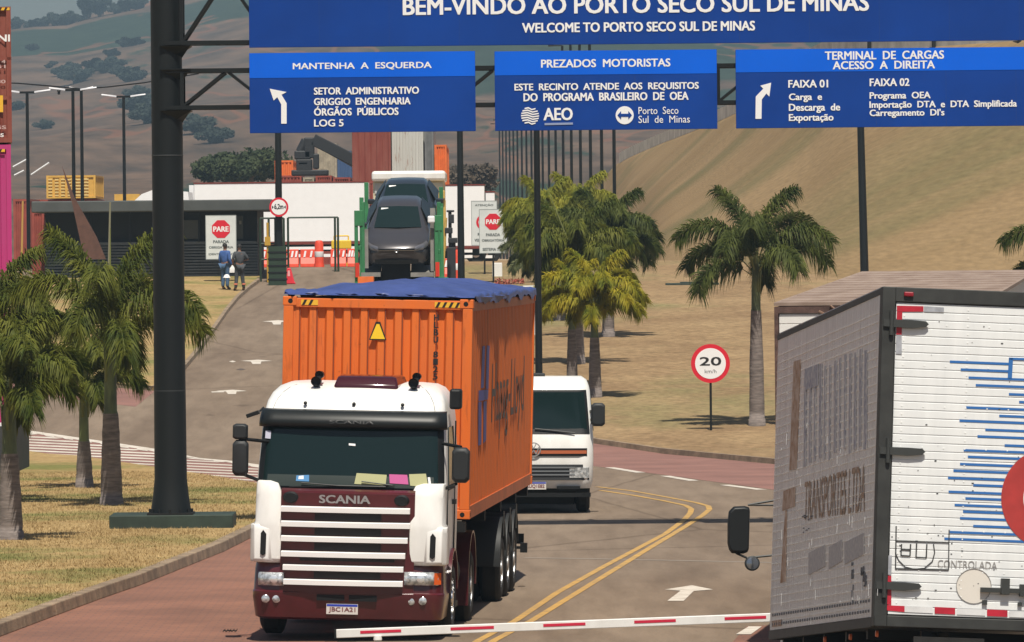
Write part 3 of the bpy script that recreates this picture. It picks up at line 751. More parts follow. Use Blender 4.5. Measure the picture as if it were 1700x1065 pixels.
palm("yellowish palm right behind the white truck, frontmost of the clump", 988, 167, 1.6, .9, .17, 1.85, 16, leafB, 6, wid=1.1)
palm("short yellow green palm close behind the frontmost yellowish one", 950, 172, 1.55, .7, .15, 1.5, 11, leafB, 16)
palm("dark green palm behind the yellowish pair, rightmost crown of the clump", 1010, 196, 1.5, 1.35, .19, 2.3, 17, leafA, 7, spear=1.2, wid=1.2)
palm("mid green palm with thick trunk just right of the dark lamp post", 958, 182, 1.5, 1.5, .22, 2.2, 16, leafC, 8, spear=2.3, lean=-.9, wid=1.2)
palm("olive palm behind the dark lamp post", 930, 206, 1.4, 1.2, .20, 2.1, 17, leafC, 9, wid=1.2)
palm("bright yellow green palm rising left of the dark lamp post", 904, 222, 1.2, 1.5, .20, 1.95, 20, leafB2, 10, dens=1.1, wid=1.3)
palm("greyish low palm right of the stop boards", 896, 212, .8, .9, .18, 1.5, 15, leafD, 11, wid=1.2)
palm("yellow topped palm between the dark lamp post and the thin lamp posts", 958, 232, 1.2, 1.3, .20, 2.0, 16, leafB2, 13, wid=1.3)

# ================================================================== POSTS AND ROADSIDE SIGNS
def lamp_post(label, px, D, ztop, r, cat_="lamp post", head=True, group=None, zbase=None, tilt=0, wide=1.1):
    b = XG(px, D) if zbase is None else W(px, 400, D)
    if zbase is not None: b.z = zbase
    t = thing("lamp_post", label, cat_, b, rot=(0, tilt, 0), group=group)
    h = ztop-b.z; mb = MB(); mb.cyl((0, 0, -.1), (0, 0, h), r*1.15, r*.85, 10); mb.build("pole", black_steel, t, smooth=True)
    if head:
        mb = MB(); mb.box((0, 0, h+.02), (wide*.55, .1, .09)); mb.build("crossarm", black_steel, t)
        for s in (-1, 1):
            hb = MB(); hb.loft([[(s*(wide*.27), y, h+z) for y, z in ((-.12, 0), (.12, 0), (.1, .07), (-.1, .07))], [(s*wide*.85, y, h+.10+z) for y, z in ((-.08, 0), (.08, 0), (.06, .05), (-.06, .05))]])
            hb.build("lamp_head", mat("lamp_grey", (.5, .5, .52), .4, .3), t)
    return t
gl_ = "double-headed lamp posts behind the guardhouse"
for px, py, D, lab in ((45, 154, 255, "double-headed black lamp post nearest the pink container, left of the rest"), (121, 150, 252, "double-headed black lamp post, left one of the close pair"), (135, 149, 262, "black lamp post, right one of the close pair"), (205, 161, 272, "lower double-headed black lamp post just left of the gantry column")):
    z = W(px, py, D).z; lamp_post(lab, px+3, D, z, .075, group=gl_, wide=1.15 if px != 135 else .6)
for k in range(19):
    D = 250+15*k; X = 4.24-(D-250)*.0191
    b = Vector((X, D, gz(D))); words = ["rightmost", "second", "third", "fourth", "fifth", "sixth", "seventh", "eighth", "ninth", "tenth", "eleventh", "twelfth", "thirteenth", "fourteenth", "fifteenth", "sixteenth", "seventeenth", "eighteenth", "nineteenth"]
    lab = "thin dark post under the middle sign, "+(words[k]+" of the row" if k == 0 else words[k]+" from the right of the row")
    t = thing("lamp_post", lab, "lamp post", b, group="row of thin lamp posts beside the embankment")
    hh_ = 8.4 if D < 270 else 11.5; mb = MB(); mb.cyl((0, 0, 0), (0, 0, hh_), .078, .065, 8); mb.build("pole", black_steel, t)
    mb = MB(); mb.box((-.25, 0, hh_), (.5, .06, .06)); mb.box((-.6, 0, hh_), (.3, .2, .08)); mb.build("lamp_head", greypl, t)
lamp_post("thick dark lamp post behind the white truck, in front of the palm clump", 896, 148+1, 9.5, .082, head=False, group=None)
lamp_post("dark lamp post between the car transporter and the stop boards", 766, 232, 12, .12, head=False)
t = lamp_post("dark pole rising from the slope above the white trucks", 1436, 228, 11.8, .14, head=False, tilt=radians(-1.0))
pz = XG(463, 236)
t = lamp_post("dark pole carrying a round width limit sign at the gate", 464, 236, 12, .13, head=False)
def disc_sign(label, name, px, py, D, r, txt, sub, zb, tri=False):
    c = W(px, py, D); b = Vector((c.x, D, zb)); t = thing(name, label, "road sign", b, group=None); h = c.z-zb
    mb = MB(); mb.cyl((0, .03, 0 if zb < c.z-1 else h-.1), (0, .03, h+r*.5), .03, n=8); mb.build("post", dark_steel, t)
    mb = MB(); mb.cyl((0, -.015, h), (0, .0, h), r, n=40); mb.build("rim", mat("sign_red", (.62, .01, .03), .5), t)
    mb = MB(); mb.cyl((0, -.02, h), (0, -.0155, h), r*.79, n=40); mb.build("face", signw, t)
    bk = mat("sign_black", (.015, .015, .015), .5)
    text("lettering", txt, bk, t, lambda u, v: (u, -.024, v), -r*.54 if not tri else -r*.46, r*.54 if not tri else r*.46, h-r*.10 if not tri else h-r*.28, h+r*.33, .022)
    if sub: text("lettering", sub, mat("sign_black_small", (.12, .12, .12), .5), t, lambda u, v: (u, -.024, v), -r*.30, r*.30, h-r*.5, h-r*.30, .0)
    if tri:
        mb = MB()
        for s in (-1, 1): mb.prism([(s*r*.72, h+r*.18), (s*r*.52, h), (s*r*.72, h-r*.18)], 'Y', -.025, -.021)
        mb.build("arrow", bk, t)
    return t
disc_sign("round white 20 km/h speed limit sign with red rim on a thin post", "speed_limit_sign", 1179.5, 603, 154, .49, "20", "km/h", XG(1180, 154, .12).z)
disc_sign("round red-rimmed width limit sign fixed to the gate pole", "width_limit_sign", 463, 343.5, 235.6, .37, "6,2m", None, W(463, 343, 235.6).z-.9, tri=True)
mb = MB(); c = W(1149, 474, 230); mb.box(c, (2.0*45/45, .8, .22)); mb.box(c+Vector((0, 0, .13)), (.9, .5, .05))
tagk(mb.build("drain_box", green_conc, bevel=.02), "low flat dark green box lying at the foot of the slope", "drain cover")
mb = MB(); 
for k in range(14):
    a = k*.7; mb.cyl((.06*k-.4+.02*sin(a*3), .1*sin(a*2), .02+.015*(k % 3)), (.06*k-.33, .1*sin(a*2+.9), .03+.02*((k+1) % 3)), .018, n=5)
o = mb.build("rubber_scrap", rubber); o.location = G(381, 1050, .01); o.scale = (.22, .5, .6); tagk(o, "torn black rubber scrap lying on the red paving beside the truck", "debris")

# barrier arm
M = W(558, 1052, 70); E = W(1278, 1025, 70); dirv = (E-M).normalized(); A_ = M; 
t = thing("barrier_gate", "white and red boom barrier arm lowered across the lane", "barrier", (E.x+2.2, 70, 0))
I = -t.location
end = M+dirv*((E.x+2.2-M.x)/dirv.x); q = dirv.to_track_quat('X', 'Z').to_matrix()
mb = MB(); c = (M+end)/2+I; mb.box(c, ((end-M).length, .05, .10), q); mb.build("arm", white_paint, t, bevel=.008)
redtape = mat("red_tape", (.55, .015, .05), .5)
for (a, b) in ((598, 666), (748, 820), (902, 972), (1053, 1122), (1203, 1272)):
    f0 = (a-558)/720; f1 = (b-558)/720; p0 = M+(E-M)*f0; p1 = M+(E-M)*f1; mb = MB()
    mb.box((p0+p1)/2+I+Vector((0, -.027, .008)), ((p1-p0).length, .004, .032), q); mb.build("red_stripe", redtape, t)
mb = MB(); mb.box(M+I-dirv*.012, (.02, .06, .11), q); mb.build("end_cap", blackpl, t)
mb = MB(); p = W(627, 1056, 70)+I; mb.cyl(p+Vector((0, 0, 0)), p+Vector((0, 0, -.5)), .022, n=8); mb.lathe([(.0, .03), (.045, .025), (.05, -.02), (.03, -.05), (.0, -.05)], c=p+Vector((0, -.02, -.02)), n=12)
mb.build("support_leg", white_paint, t, smooth=True)
mb = MB(); mb.bx(-.18, .18, -.16, .16, 0, .95); mb.build("cabinet", mat("barrier_orange", (.6, .2, .03), .5), t, bevel=.03)

# ================================================================== VEHICLE PARTS
def ring(z, hw, y0, y1, r, bulge, nfr=11, nc=6):
    pts = []
    def fy(x): return y0+bulge*(x/hw)**2
    xs_ = hw-r; cy = fy(xs_)+r
    pts.append((-hw, y1, z)); pts.append((-hw, (cy+y1)/2, z))
    for k in range(nc): a = pi+(pi/2)*k/nc; pts.append((-xs_+r*cos(a), cy+r*sin(a), z))
    for k in range(nfr): x = -xs_+2*xs_*k/(nfr-1); pts.append((x, fy(x), z))
    for k in range(1, nc+1): a = 1.5*pi+(pi/2)*k/nc; pts.append((xs_+r*cos(a), cy+r*sin(a), z))
    pts.append((hw, (cy+y1)/2, z)); pts.append((hw, y1, z))
    return pts
def interp(secs, z):
    for a, b in zip(secs[:-1], secs[1:]):
        if a[0] <= z <= b[0]:
            t = (z-a[0])/(b[0]-a[0]); return tuple(p+(q-p)*t for p, q in zip(a, b))
    return secs[-1] if z > secs[-1][0] else secs[0]
def patch(mb, secs, z0, z1, i0, i1, e, nz=4, th=.02):
    "a skin patch lying e outside the lofted body between two heights"
    n0 = len(mb.v); rows = []
    for k in range(nz+1):
        s = interp(secs, z0+(z1-z0)*k/nz); s = (s[0], s[1]+e, s[2]-e, s[3], s[4]+e*.5, s[5]); rows.append(ring(*s)[i0:i1+1])
    mb.loft(rows, closed=False); return mb
def wheel(parent, x, y, r, wd, rimm=None, out=1, dual=False, nuts=True, dish=.06):
    "tyre with its rim; x is the outer face, out = +1 right side"
    g = MB(); s = -out
    prof = [(r*.56, 0), (r*.60, -.01), (r*.80, -.012), (r*.93, .02), (r, .055), (r, wd-.055), (r*.93, wd-.02), (r*.8, wd), (r*.56, wd)]
    g.lathe([(a, s*b) for a, b in prof], c=(x, y, r), axis='X', n=36)
    if dual: g.lathe([(a, s*(b+wd+.04)) for a, b in prof], c=(x, y, r), axis='X', n=36)
    ty = g.build("wheel", rubber, parent, smooth=True)
    g = MB(); g.lathe([(r*.57, s*.0), (r*.57, s*.03), (r*.50, s*.04), (r*.47, s*dish*2), (r*.30, s*dish), (r*.22, s*dish*.6), (r*.20, s*-.01), (.01, s*-.02)], c=(x, y, r), axis='X', n=28)
    rm = g.build("rim", rimm or steel_rim, ty, smooth=True)
    if nuts:
        g = MB()
        for k in range(10):
            a = 2*pi*k/10; g.cyl((x+out*-dish, y+r*.34*cos(a), r+r*.34*sin(a)), (x+out*(.03-dish), y+r*.34*cos(a), r+r*.34*sin(a)), r*.045, n=6)
        g.build("wheel_nuts", chrome, rm)
    return ty
def mudguard(parent, x0, x1, y, r, m, a0=0, a1=180, th=.02, drop=0, name="mudguard", zc=None):
    g = MB(); zc = r if zc is None else zc; R_ = r; ra = []; n_ = 14
    for k in range(n_+1):
        a = radians(a0+(a1-a0)*k/n_); ra.append((y-R_*cos(a), zc+R_*sin(a), y-(R_-th)*cos(a), zc+(R_-th)*sin(a)))
    if drop: f = ra[0]; ra.insert(0, (f[0], f[1]-drop, f[2], f[3]-drop))
    g.loft([[(x0, a, b), (x1, a, b), (x1, c, d), (x0, c, d)] for a, b, c, d in ra])
    return g.build(name, m, parent, smooth=True)
def plate(parent, x, y, z, w_, h_, txt, name="number_plate"):
    g = MB(); g.bx(x-w_/2, x+w_/2, y-.012, y, z-h_/2, z+h_/2); o = g.build(name, mat("plate_white", (.62, .58, .54), .5), parent)
    g = MB(); g.bx(x-w_/2+.005, x+w_/2-.005, y-.014, y-.0125, z+h_/2-.032, z+h_/2-.004); g.build("plate_band", mat("plate_blue", (.02, .05, .4), .5), o)
    text("lettering", txt, mat("plate_ink", (.2, .06, .06), .5), o, lambda u, v: (u, y-.015, v), x-w_*.42, x+w_*.42, z-h_*.36, z+h_*.18, .02)
    return o

# ================================================================== RED AND WHITE TRACTOR
YAW = atan2(670, F)+.005
TD = 77.2; troot = W(569, 500, TD); troot.z = 0
TM = mtx(troot, YAW, 0, radians(1.6))
tr = thing("tractor_truck", "burgundy and white tractor truck facing us with dark windscreen, hauling the orange container", "truck", mtx=TM)
def fp(px, py, y=0.0): return on_y(TM, px, py, y)
secs = [(.98, 1.20, .16, 2.15, .20, .05), (1.9, 1.21, .13, 2.15, .22, .07), (2.0, 1.21, .14, 2.15, .22, .07), (2.78, 1.17, .34, 2.15, .22, .08), (2.9, 1.155, .40, 2.15, .23, .09),
        (3.02, 1.135, .50, 2.15, .26, .11), (3.12, 1.095, .66, 2.14, .3, .13), (3.20, 1.03, .90, 2.12, .35, .14), (3.245, .93, 1.2, 2.1, .4, .12), (3.26, .74, 1.5, 2.06, .4, .1)]
mb = MB(); mb.loft([ring(*s) for s in secs]); mb.build("cab", white_paint, tr, smooth=True)
# windscreen from corner to corner, dark surround, visor
mb = MB(); patch(mb, secs, 1.90, 2.86, 4, 22, .010); mb.build("windscreen_surround", blackpl, tr, smooth='all')
mb = MB(); patch(mb, secs, 1.95, 2.80, 6, 20, .020); ws = mb.build("windscreen", glass, tr, smooth='all')
def on_glass(px, py, e=.026):
    x, z = fp(px, py, .2); s = interp(secs, z); y = s[2]+s[5]*(x/s[1])**2-e; x, z = fp(px, py, y); return x, y, z
def sticker(quad, m, name, parent=ws):
    mb = MB(); mb.add([on_glass(*q) for q in quad], [(0, 1, 2, 3)]); return mb.build(name, m, parent)
sticker([(588, 803), (592, 785), (642, 788), (640, 806)], paper_y, "paper")
sticker([(647, 802), (646, 787), (676, 788), (678, 804)], paper_p, "paper")
sticker([(681, 806), (679, 787), (707, 786), (711, 808)], paper_y, "paper")
sticker([(712, 806), (710, 792), (714, 792), (716, 807)], signw, "paper")
sticker([(491, 798), (492, 789), (513, 788), (513, 799)], mat("blue_sticker", (.08, .25, .5), .5), "paper")
sticker([(495, 795), (496, 790), (504, 789), (504, 795)], signw, "paper")
sticker([(579, 739), (579, 735.5), (590, 736.5), (590, 740)], signw, "toll_tag")
sticker([(440, 727), (441, 714), (450, 715), (449, 728)], mat("sticker_lilac", (.45, .45, .55), .5), "sticker")
# dashboard seen through the lower glass
mb = MB()
for s in (0, 1):
    a = on_glass(560+s*95, 806, .045); b = on_glass(500+s*100, 801-s*2, .045)
    mb.cyl(a, b, .008, n=5); mb.cyl(on_glass(640-s*160, 808, .05), a, .01, n=5)
mb.build("wiper", blackpl, tr)
mb = MB(); patch(mb, secs, 1.955, 2.10, 7, 19, .0225, nz=2); mb.build("dashboard", mat("dash_green_grey", (.022, .034, .030), .5), ws, smooth='all')
g_ = mat("seam_grey", (.25, .25, .24), .7)
mb = MB()
for i_ in (6, 20):
    pts = [Vector(ring(*interp(secs, z))[i_]) for z in (2.93, 2.98, 3.03, 3.08, 3.13, 3.18, 3.22)]
    mb.tube([p+Vector((0, -.001, .001)) for p in pts], .005, 5)
mb.build("panel_seam", g_, tr)
# sun visor
mb = MB(); rows = []
for (z, e, yo) in ((2.70, .08, 0), (2.73, .12, 0), (2.80, .13, 0), (2.90, .09, 0), (2.92, .02, 0)):
    s = interp(secs, z); s = (z, s[1]+.03, s[2]-e, s[3], .2, s[5]+.03); rows.append(ring(*s)[3:24])
mb.loft(rows, closed=False); mb.build("sun_visor", mat("visor_smoke", (.010, .012, .012), .42, spec=.3), tr, smooth='all', solid=.012)
x0, z0_ = 0, 2.77
text("lettering", "SCANIA", mat("visor_ink", (.01, .01, .01), .5), tr, lambda u, v: (u, interp(secs, v)[2]-.142, v), -.28, .28, 2.755, 2.80, .03)
for sx in (-.62, 0, .62):
    mb = MB(); mb.lathe([(.0, -.04), (.02, -.03), (.025, .01), (.0, .01)], c=(sx, interp(secs, 2.98)[2]-.0, 3.0), axis='Y', n=10); mb.build("marker_lamp", blackpl, tr)
# roof hatch, horns
mb = MB(); mb.loft([[(x*s, y, z) for x, y in ((-.40, yf), (.40, yf), (.46, yb), (-.46, yb))] for s, yf, yb, z in ((1, .90, 1.75, 3.14), (1.02, .88, 1.75, 3.22), (.93, .98, 1.72, 3.33), (.85, 1.1, 1.65, 3.355))])
o = mb.build("roof_hatch", mat("hatch_burgundy", (.045, .006, .010), .15, coat=.6), tr, bevel=.03, smooth=True); o.location.x = .11
for sx in (-.53, .72):
    mb = MB(); mb.cyl((sx, .95, 3.10), (sx, .95, 3.26), .035, n=10); mb.lathe([(.0, -.02), (.055, -.03), (.065, -.08), (.045, .02), (.05, .2), (.0, .22)], c=(sx, .92, 3.27), axis='Y', n=14)
    mb.lathe([(.0, -.02), (.045, -.03), (.055, -.06), (.04, .02), (.045, .2), (.0, .22)], c=(sx+.03, 1.0, 3.35), axis='Y', n=14)
    mb.build("air_horn", blackpl, tr, smooth=True)
# side windows and door lines
for sg, i0 in ((-1, 0), (1, 25)):
    mb = MB(); yb = 1.55
    y_at = lambda z: interp(secs, z)[2]+.42
    X = lambda z: sg*(interp(secs, z)[1]+.012)
    mb.add([(X(1.98), y_at(1.98)-.02, 1.98), (X(1.98), yb, 1.98), (X(2.72), yb, 2.72), (X(2.72), y_at(2.72)+.05, 2.72)], [(0, 1, 2, 3)]); mb.build("side_window", glass, tr, solid=.01)
    mb = MB()
    for ya, z0q, z1q in ((.50, 1.0, 1.95), (1.62, 1.0, 2.78)): mb.box((X(1.6)-sg*.008, ya, (z0q+z1q)/2), (.02, .015, z1q-z0q))
    mb.box((X(1.6)-sg*.006, 1.06, 1.93), (.02, 1.1, .014)); mb.build("door_seam", blackpl, tr)
    mb = MB(); mb.box((X(1.6)+sg*.01, 1.35, 1.75), (.05, .18, .06)); mb.build("door_handle", blackpl, tr)
# side deflector behind roof on the right: lamp box
mb = MB(); x, z = fp(757, 662, 1.0); mb.box((x, 1.0, z), (.15, .25, .26)); mb.build("side_deflector", blackpl, tr, bevel=.03)
# grille
zt = fp(575, 808)[1]; zb_ = fp(575, 973)[1]
mb = MB(); mb.loft([[(-.86, .02, z), (-.4, -.03, z), (0, -.045, z), (.4, -.03, z), (.84, .02, z), (.84, .3, z), (-.86, .3, z)] for z in (.62, 1.3, 1.88)]+[[(-.86, .08, 1.93), (-.4, .04, 1.93), (0, .02, 1.93), (.4, .04, 1.93), (.84, .08, 1.93), (.84, .3, 1.93), (-.86, .3, 1.93)]])
gr = mb.build("grille", burgundy, tr, smooth=True)
mb = MB()
bars = [(847, 467, 681), (871.5, 467, 681), (896, 467, 677), (921.5, 467, 673), (944, 470, 670), (968, 471, 669)]
for k, (py, a, b) in enumerate(bars):
    zc = fp(575, py, -.08)[1]; xa = fp(a, py, 0)[0]; xb = fp(b, py, 0)[0]
    mb = MB(); mb.loft([[(x, yy-.02, zc-.036), (x, yy-.088, zc-.032), (x, yy-.092, zc+.028), (x, yy-.02, zc+.040)] for x, yy in ((xa, .02), (xa*.5, -.03), (0, -.045), (xb*.5, -.03), (xb, .02))]); mb.build("grille_bar", mat("bar_white", (.88, .87, .85), .4), gr)
    if k < 5:
        z2 = fp(575, bars[k+1][0], -.08)[1]; mb = MB(); zz = zc-.045
        mb.bx(-.42, .42, -.062, -.03, z2+.055, zc-.045) if k not in (3,) else mb.bx(-.6, .6, -.062, -.03, z2+.09, zc-.04); mb.build("grille_mesh", mat("mesh_dark", (.012, .010, .010), .7), gr)
text("badge", "SCANIA", mat("badge_silver", (.42, .42, .42), .35, .6), gr, lambda u, v: (u, -.062, v), fp(531, 829)[0], fp(615, 829)[0], fp(572, 835)[1], fp(572, 822)[1], .05)
for px, py in ((483, 825), (666, 831)):
    x, z = fp(px, py); mb = MB(); mb.lathe([(.0, 0), (.7, 0), (1, .03)], c=(0, 0, 0), axis='Y', n=20)
    mb.v = [(x+a*.105, -.025+b, z+c*.075) for a, b, c in mb.v]; mb.build("vent", blackpl, gr, smooth=True)
# white corner deflectors
for sg, xa, xb in ((-1, -1.235, -.86), (1, .845, 1.235)):
    mb = MB()
    rows = []
    for z, inn, yo in ((.985, 0, .05), (1.03, 0, .0), (1.45, 0, -.02), (1.5, 0, -.01), (1.85, 0, .04), (1.99, .06*1, .1), (2.02, .16, .14)):
        o1 = sg*(1.235-(.0 if z < 1.47 else .03)); i1 = sg*((.775 if sg > 0 else .85)+inn)
        rows.append([(i1, yo+.02, z), (sg*1.0, yo, z), (sg*1.12, yo+.03, z), (o1-sg*.02, yo+.10, z), (o1, yo+.22, z), (o1, .62, z), (sg*1.1, .62, z), (i1, .4, z)])
    mb.loft(rows); cd = mb.build("corner_deflector", white_paint, tr, smooth=True, bevel=.012)
    # protruding air-scoop with its dark slot
    mb = MB(); xo = sg*1.255
    mb.loft([[(sg*.93, .03, z), (sg*1.0, -.022-o_, z), (sg*1.19, -.004-o_, z), (xo-sg*.008, .09, z), (xo-sg*.008, .3, z), (sg*.93, .2, z)] for z, o_ in ((.995, -.03), (1.03, .0), (1.41, .0), (1.47, -.03))]); mb.build("air_scoop", white_paint, cd, smooth=True, bevel=.01)
    mb = MB(); mb.prism([(sg*1.075-.035, 1.10), (sg*1.075, 1.075), (sg*1.075+.035, 1.10), (sg*1.075+.04, 1.35), (sg*1.075, 1.40), (sg*1.075-.03, 1.36)], 'Y', -.034, .0); mb.build("scoop_slot", mat("slot_black", (.004, .004, .004), .9), cd)
# bumper
bs = [(.27, 1.14, .10, .9, .2, .06), (.30, 1.19, .03, .9, .2, .06), (.55, 1.22, -.03, .9, .2, .06), (.62, 1.22, -.03, .9, .2, .06), (.64, 1.21, .0, .9, .2, .06), (.90, 1.20, .02, .9, .2, .06), (.98, 1.19, .06, .9, .2, .06)]
mb = MB(); mb.loft([ring(*s) for s in bs]); bu = mb.build("bumper", burgundy, tr, smooth=True)
for sg, x0, x1 in ((-1, 427, 471), (1, 671, 727)):
    za = fp((x0+x1)/2, 972)[1]; zb2 = fp((x0+x1)/2, 950)[1]; xa = fp(x0, 960)[0]; xb = fp(x1, 960)[0]
    mb = MB(); patch(mb, bs, za, zb2, *( (4, 9) if sg < 0 else (17, 22) ), .018)
    xs0, xs1 = (max(xa, -1.19), xb) if sg < 0 else (xa, min(xb, 1.19))
    mb = MB(); yf = lambda x: .02+.06*(x/1.2)**2-.055+(max(0, abs(x)-1.0)**2)*3.4
    mb.loft([[(x, yf(x), za), (x, yf(x)-.012, (za+zb2)/2), (x, yf(x)+.005, zb2), (x, yf(x)+.06, zb2), (x, yf(x)+.06, za)] for x in [xs0+(xs1-xs0)*k/6 for k in range(7)]])
    hl = mb.build("headlight", lamp_glass, bu, smooth='all')
    xc = sg*.93; mb = MB(); mb.lathe([(.0, -.024), (.03, -.022), (.05, -.012), (.055, .01)], c=(xc, yf(xc), (za+zb2)/2), axis='Y', n=20); mb.build("bulb_reflector", mat("lamp_bright", (.85, .88, .9), .08, .6), hl, smooth=True)
    x = sg*1.15; mb = MB(); mb.loft([[(x-sg*.05, yf(x-sg*.05)-.02, zz), (x+sg*.03, yf(x+sg*.03)-.01, zz), (x+sg*.03, yf(x)+.05, zz)] for zz in (za+.01, zb2-.01)]); 
    if sg > 0: mb.build("turn_signal", amber, hl)
    for q in (0, 1):
        x, z = fp((440, 458) [q] if sg < 0 else (682, 701)[q], 994 if sg < 0 else 998, -.02)
        mb = MB(); mb.lathe([(.0, -.02), (.035, -.018), (.052, -.005), (.055, .05)], c=(x, .015, z), axis='Y', n=18); mb.build("fog_lamp", lamp_glass, bu, smooth=True)
mb = MB(); zc = fp(570, 992)[1]; mb.bx(-.38, -.03, -.045, .0, zc-.04, zc+.035); mb.bx(.03, .38, -.045, .0, zc-.04, zc+.035); mb.build("bumper_intake", blackpl, bu)
x, z = fp(568, 1011, -.03); plate(bu, x, -.036, z, .40, .13, "JBC1A21")
# mirrors
def mirror(parent, x, y, z, w_, h_, m=greypl, name="mirror"):
    mb = MB(); mb.loft([[(x+a*w_/2*s, y+yo, z+b*h_/2*s) for a, b in ((-.6, -1), (.6, -1), (1, -.8), (1, .8), (.6, 1), (-.6, 1), (-1, .8), (-1, -.8))] for s, yo in ((.8, -.08), (.97, -.05), (1, .02), (.95, .07))]); return mb.build(name, m, parent, smooth=True, bevel=.01)
for px, py, w_, h_ in ((399, 716, .19, .20), (399, 760, .20, .46), (765, 772, .225, .45)):
    x, z = fp(px, py, .05); mirror(tr, x, .05, z, w_, h_)
mb = MB(); xl, zl = fp(399, 728, .05); x2, z2 = fp(433, 733, .3); mb.cyl((xl, .08, zl), (x2+.12, .35, z2), .022, n=8); x3, z3 = fp(404, 790, .05); x4, z4 = fp(430, 800, .3); mb.cyl((x3, .08, z3+.02), (x4+.1, .35, z4-.02), .022, n=8)
mb.cyl((xl, .06, zl+.1), (xl, .06, zl-.1), .025, n=8)
x5, z5 = fp(765, 742, .05); mb.cyl((x5, .08, z5), (1.15, .35, z5+.03), .022, n=8); x6, z6 = fp(757, 803, .05); mb.cyl((x6, .08, z6), (1.18, .35, z6-.08), .022, n=8)
mb.build("mirror_bracket", blackpl, tr)
x, z = fp(420, 687, .1); mb = MB(); mb.box((x, .1, z), (.17, .12, .05), Matrix.Rotation(-.35, 3, 'Y')); mb.cyl((x+.05, .1, z), (-1.14, .35, z+.08), .015, n=6); mb.build("kerb_mirror", blackpl, tr, bevel=.01)
# chassis
mb = MB(); mb.bx(-.45, -.35, .6, 6.0, .75, 1.02); mb.bx(.35, .45, .6, 6.0, .75, 1.02); mb.bx(-.8, .8, .5, 2.2, .7, .97); mb.bx(-.42, .42, 3.6, 5.2, 1.02, 1.12)
mb.cyl((-.9, 1.42, .5), (.9, 1.42, .5), .07); mb.cyl((-.9, 4.9, .5), (.9, 4.9, .5), .09); mb.bx(-.3, .3, 4.7, 5.1, .3, .7)
mb.cyl((-.85, 2.35, .75), (-.85, 3.5, .75), .32, n=20); mb.cyl((.85, 2.35, .75), (.85, 3.3, .75), .32, n=20); mb.bx(-1.1, 1.1, .5, .9, .3, .5); mb.bx(-.85, .85, .95, 1.9, .28, .95); mb.build("chassis", dark_steel, tr)  # last two boxes added to darken the space below and behind the bumper
for s in (-1, 1):
    wheel(tr, s*1.22, 1.42, .50, .29, chrome, s); wheel(tr, s*1.22, 4.5, .50, .28, steel_rim, s, dual=True)
    mudguard(tr, s*.86, s*1.245, 1.42, .60, burgundy, 5, 175, .03, zc=.55, name="wheel_arch")
    mudguard(tr, s*.78, s*1.24, 4.5, .66, burgundy, -8, 188, .03, drop=.22, zc=.58)
    mb = MB(); mb.bx(s*1.0, s*1.21, 2.05, 2.45, .35, .42); mb.bx(s*1.0, s*1.21, 2.05, 2.45, .6, .67); mb.bx(s*1.02, s*1.05, 2.05, 2.45, .35, .95); mb.build("step", greypl, tr)

# ------------------------------------------------------------------ semi-trailer chassis
def child_mtx(M_, x, y, z): return M_ @ Matrix.Translation((x, y, z))
SM = child_mtx(TM, .05, 2.85, 0)
st_ = thing("semi_trailer", "dark three-axle skeletal semi-trailer carrying the orange container", "trailer", mtx=SM)
mb = MB(); mb.bx(-.55, -.40, .1, 12.2, 1.15, 1.42); mb.bx(.40, .55, .1, 12.2, 1.15, 1.42)
for y in (.1, 3.5, 6.5, 9.5, 12.0): mb.bx(-1.2, 1.2, y, y+.18, 1.28, 1.42)
mb.bx(-1.15, 1.15, 12.1, 12.25, .55, .7); mb.bx(-.5, -.4, 12.0, 12.2, .6, 1.2); mb.bx(.4, .5, 12.0, 12.2, .6, 1.2)
for y in (6.2, 7.45, 8.7): mb.cyl((-.9, y, .5), (.9, y, .5), .08)
mb.bx(-.9, -.8, 4.0, 4.2, .5, 1.2); mb.bx(.8, .9, 4.0, 4.2, .5, 1.2); mb.build("chassis", dark_steel, st_)
for y in (6.2, 7.45, 8.7):
    for s in (-1, 1):
        wheel(st_, s*1.25, y, .50, .28, steel_rim, s, dual=True, nuts=False)
        mudguard(st_, s*.70, s*1.27, y, .60, greypl, 10, 170, .02, zc=.62, drop=.18)
        mb = MB(); mb.bx(s*1.272, s*1.28, y-.12, y+.05, .95, 1.3); mb.build("side_reflector", greypl, st_)
mb = MB(); mb.box((1.33, 9.6, .62), (.10, .12, .14)); mb.box((1.2, 9.6, .62), (.2, .04, .04)); mb.build("side_lamp", blackpl, st_)

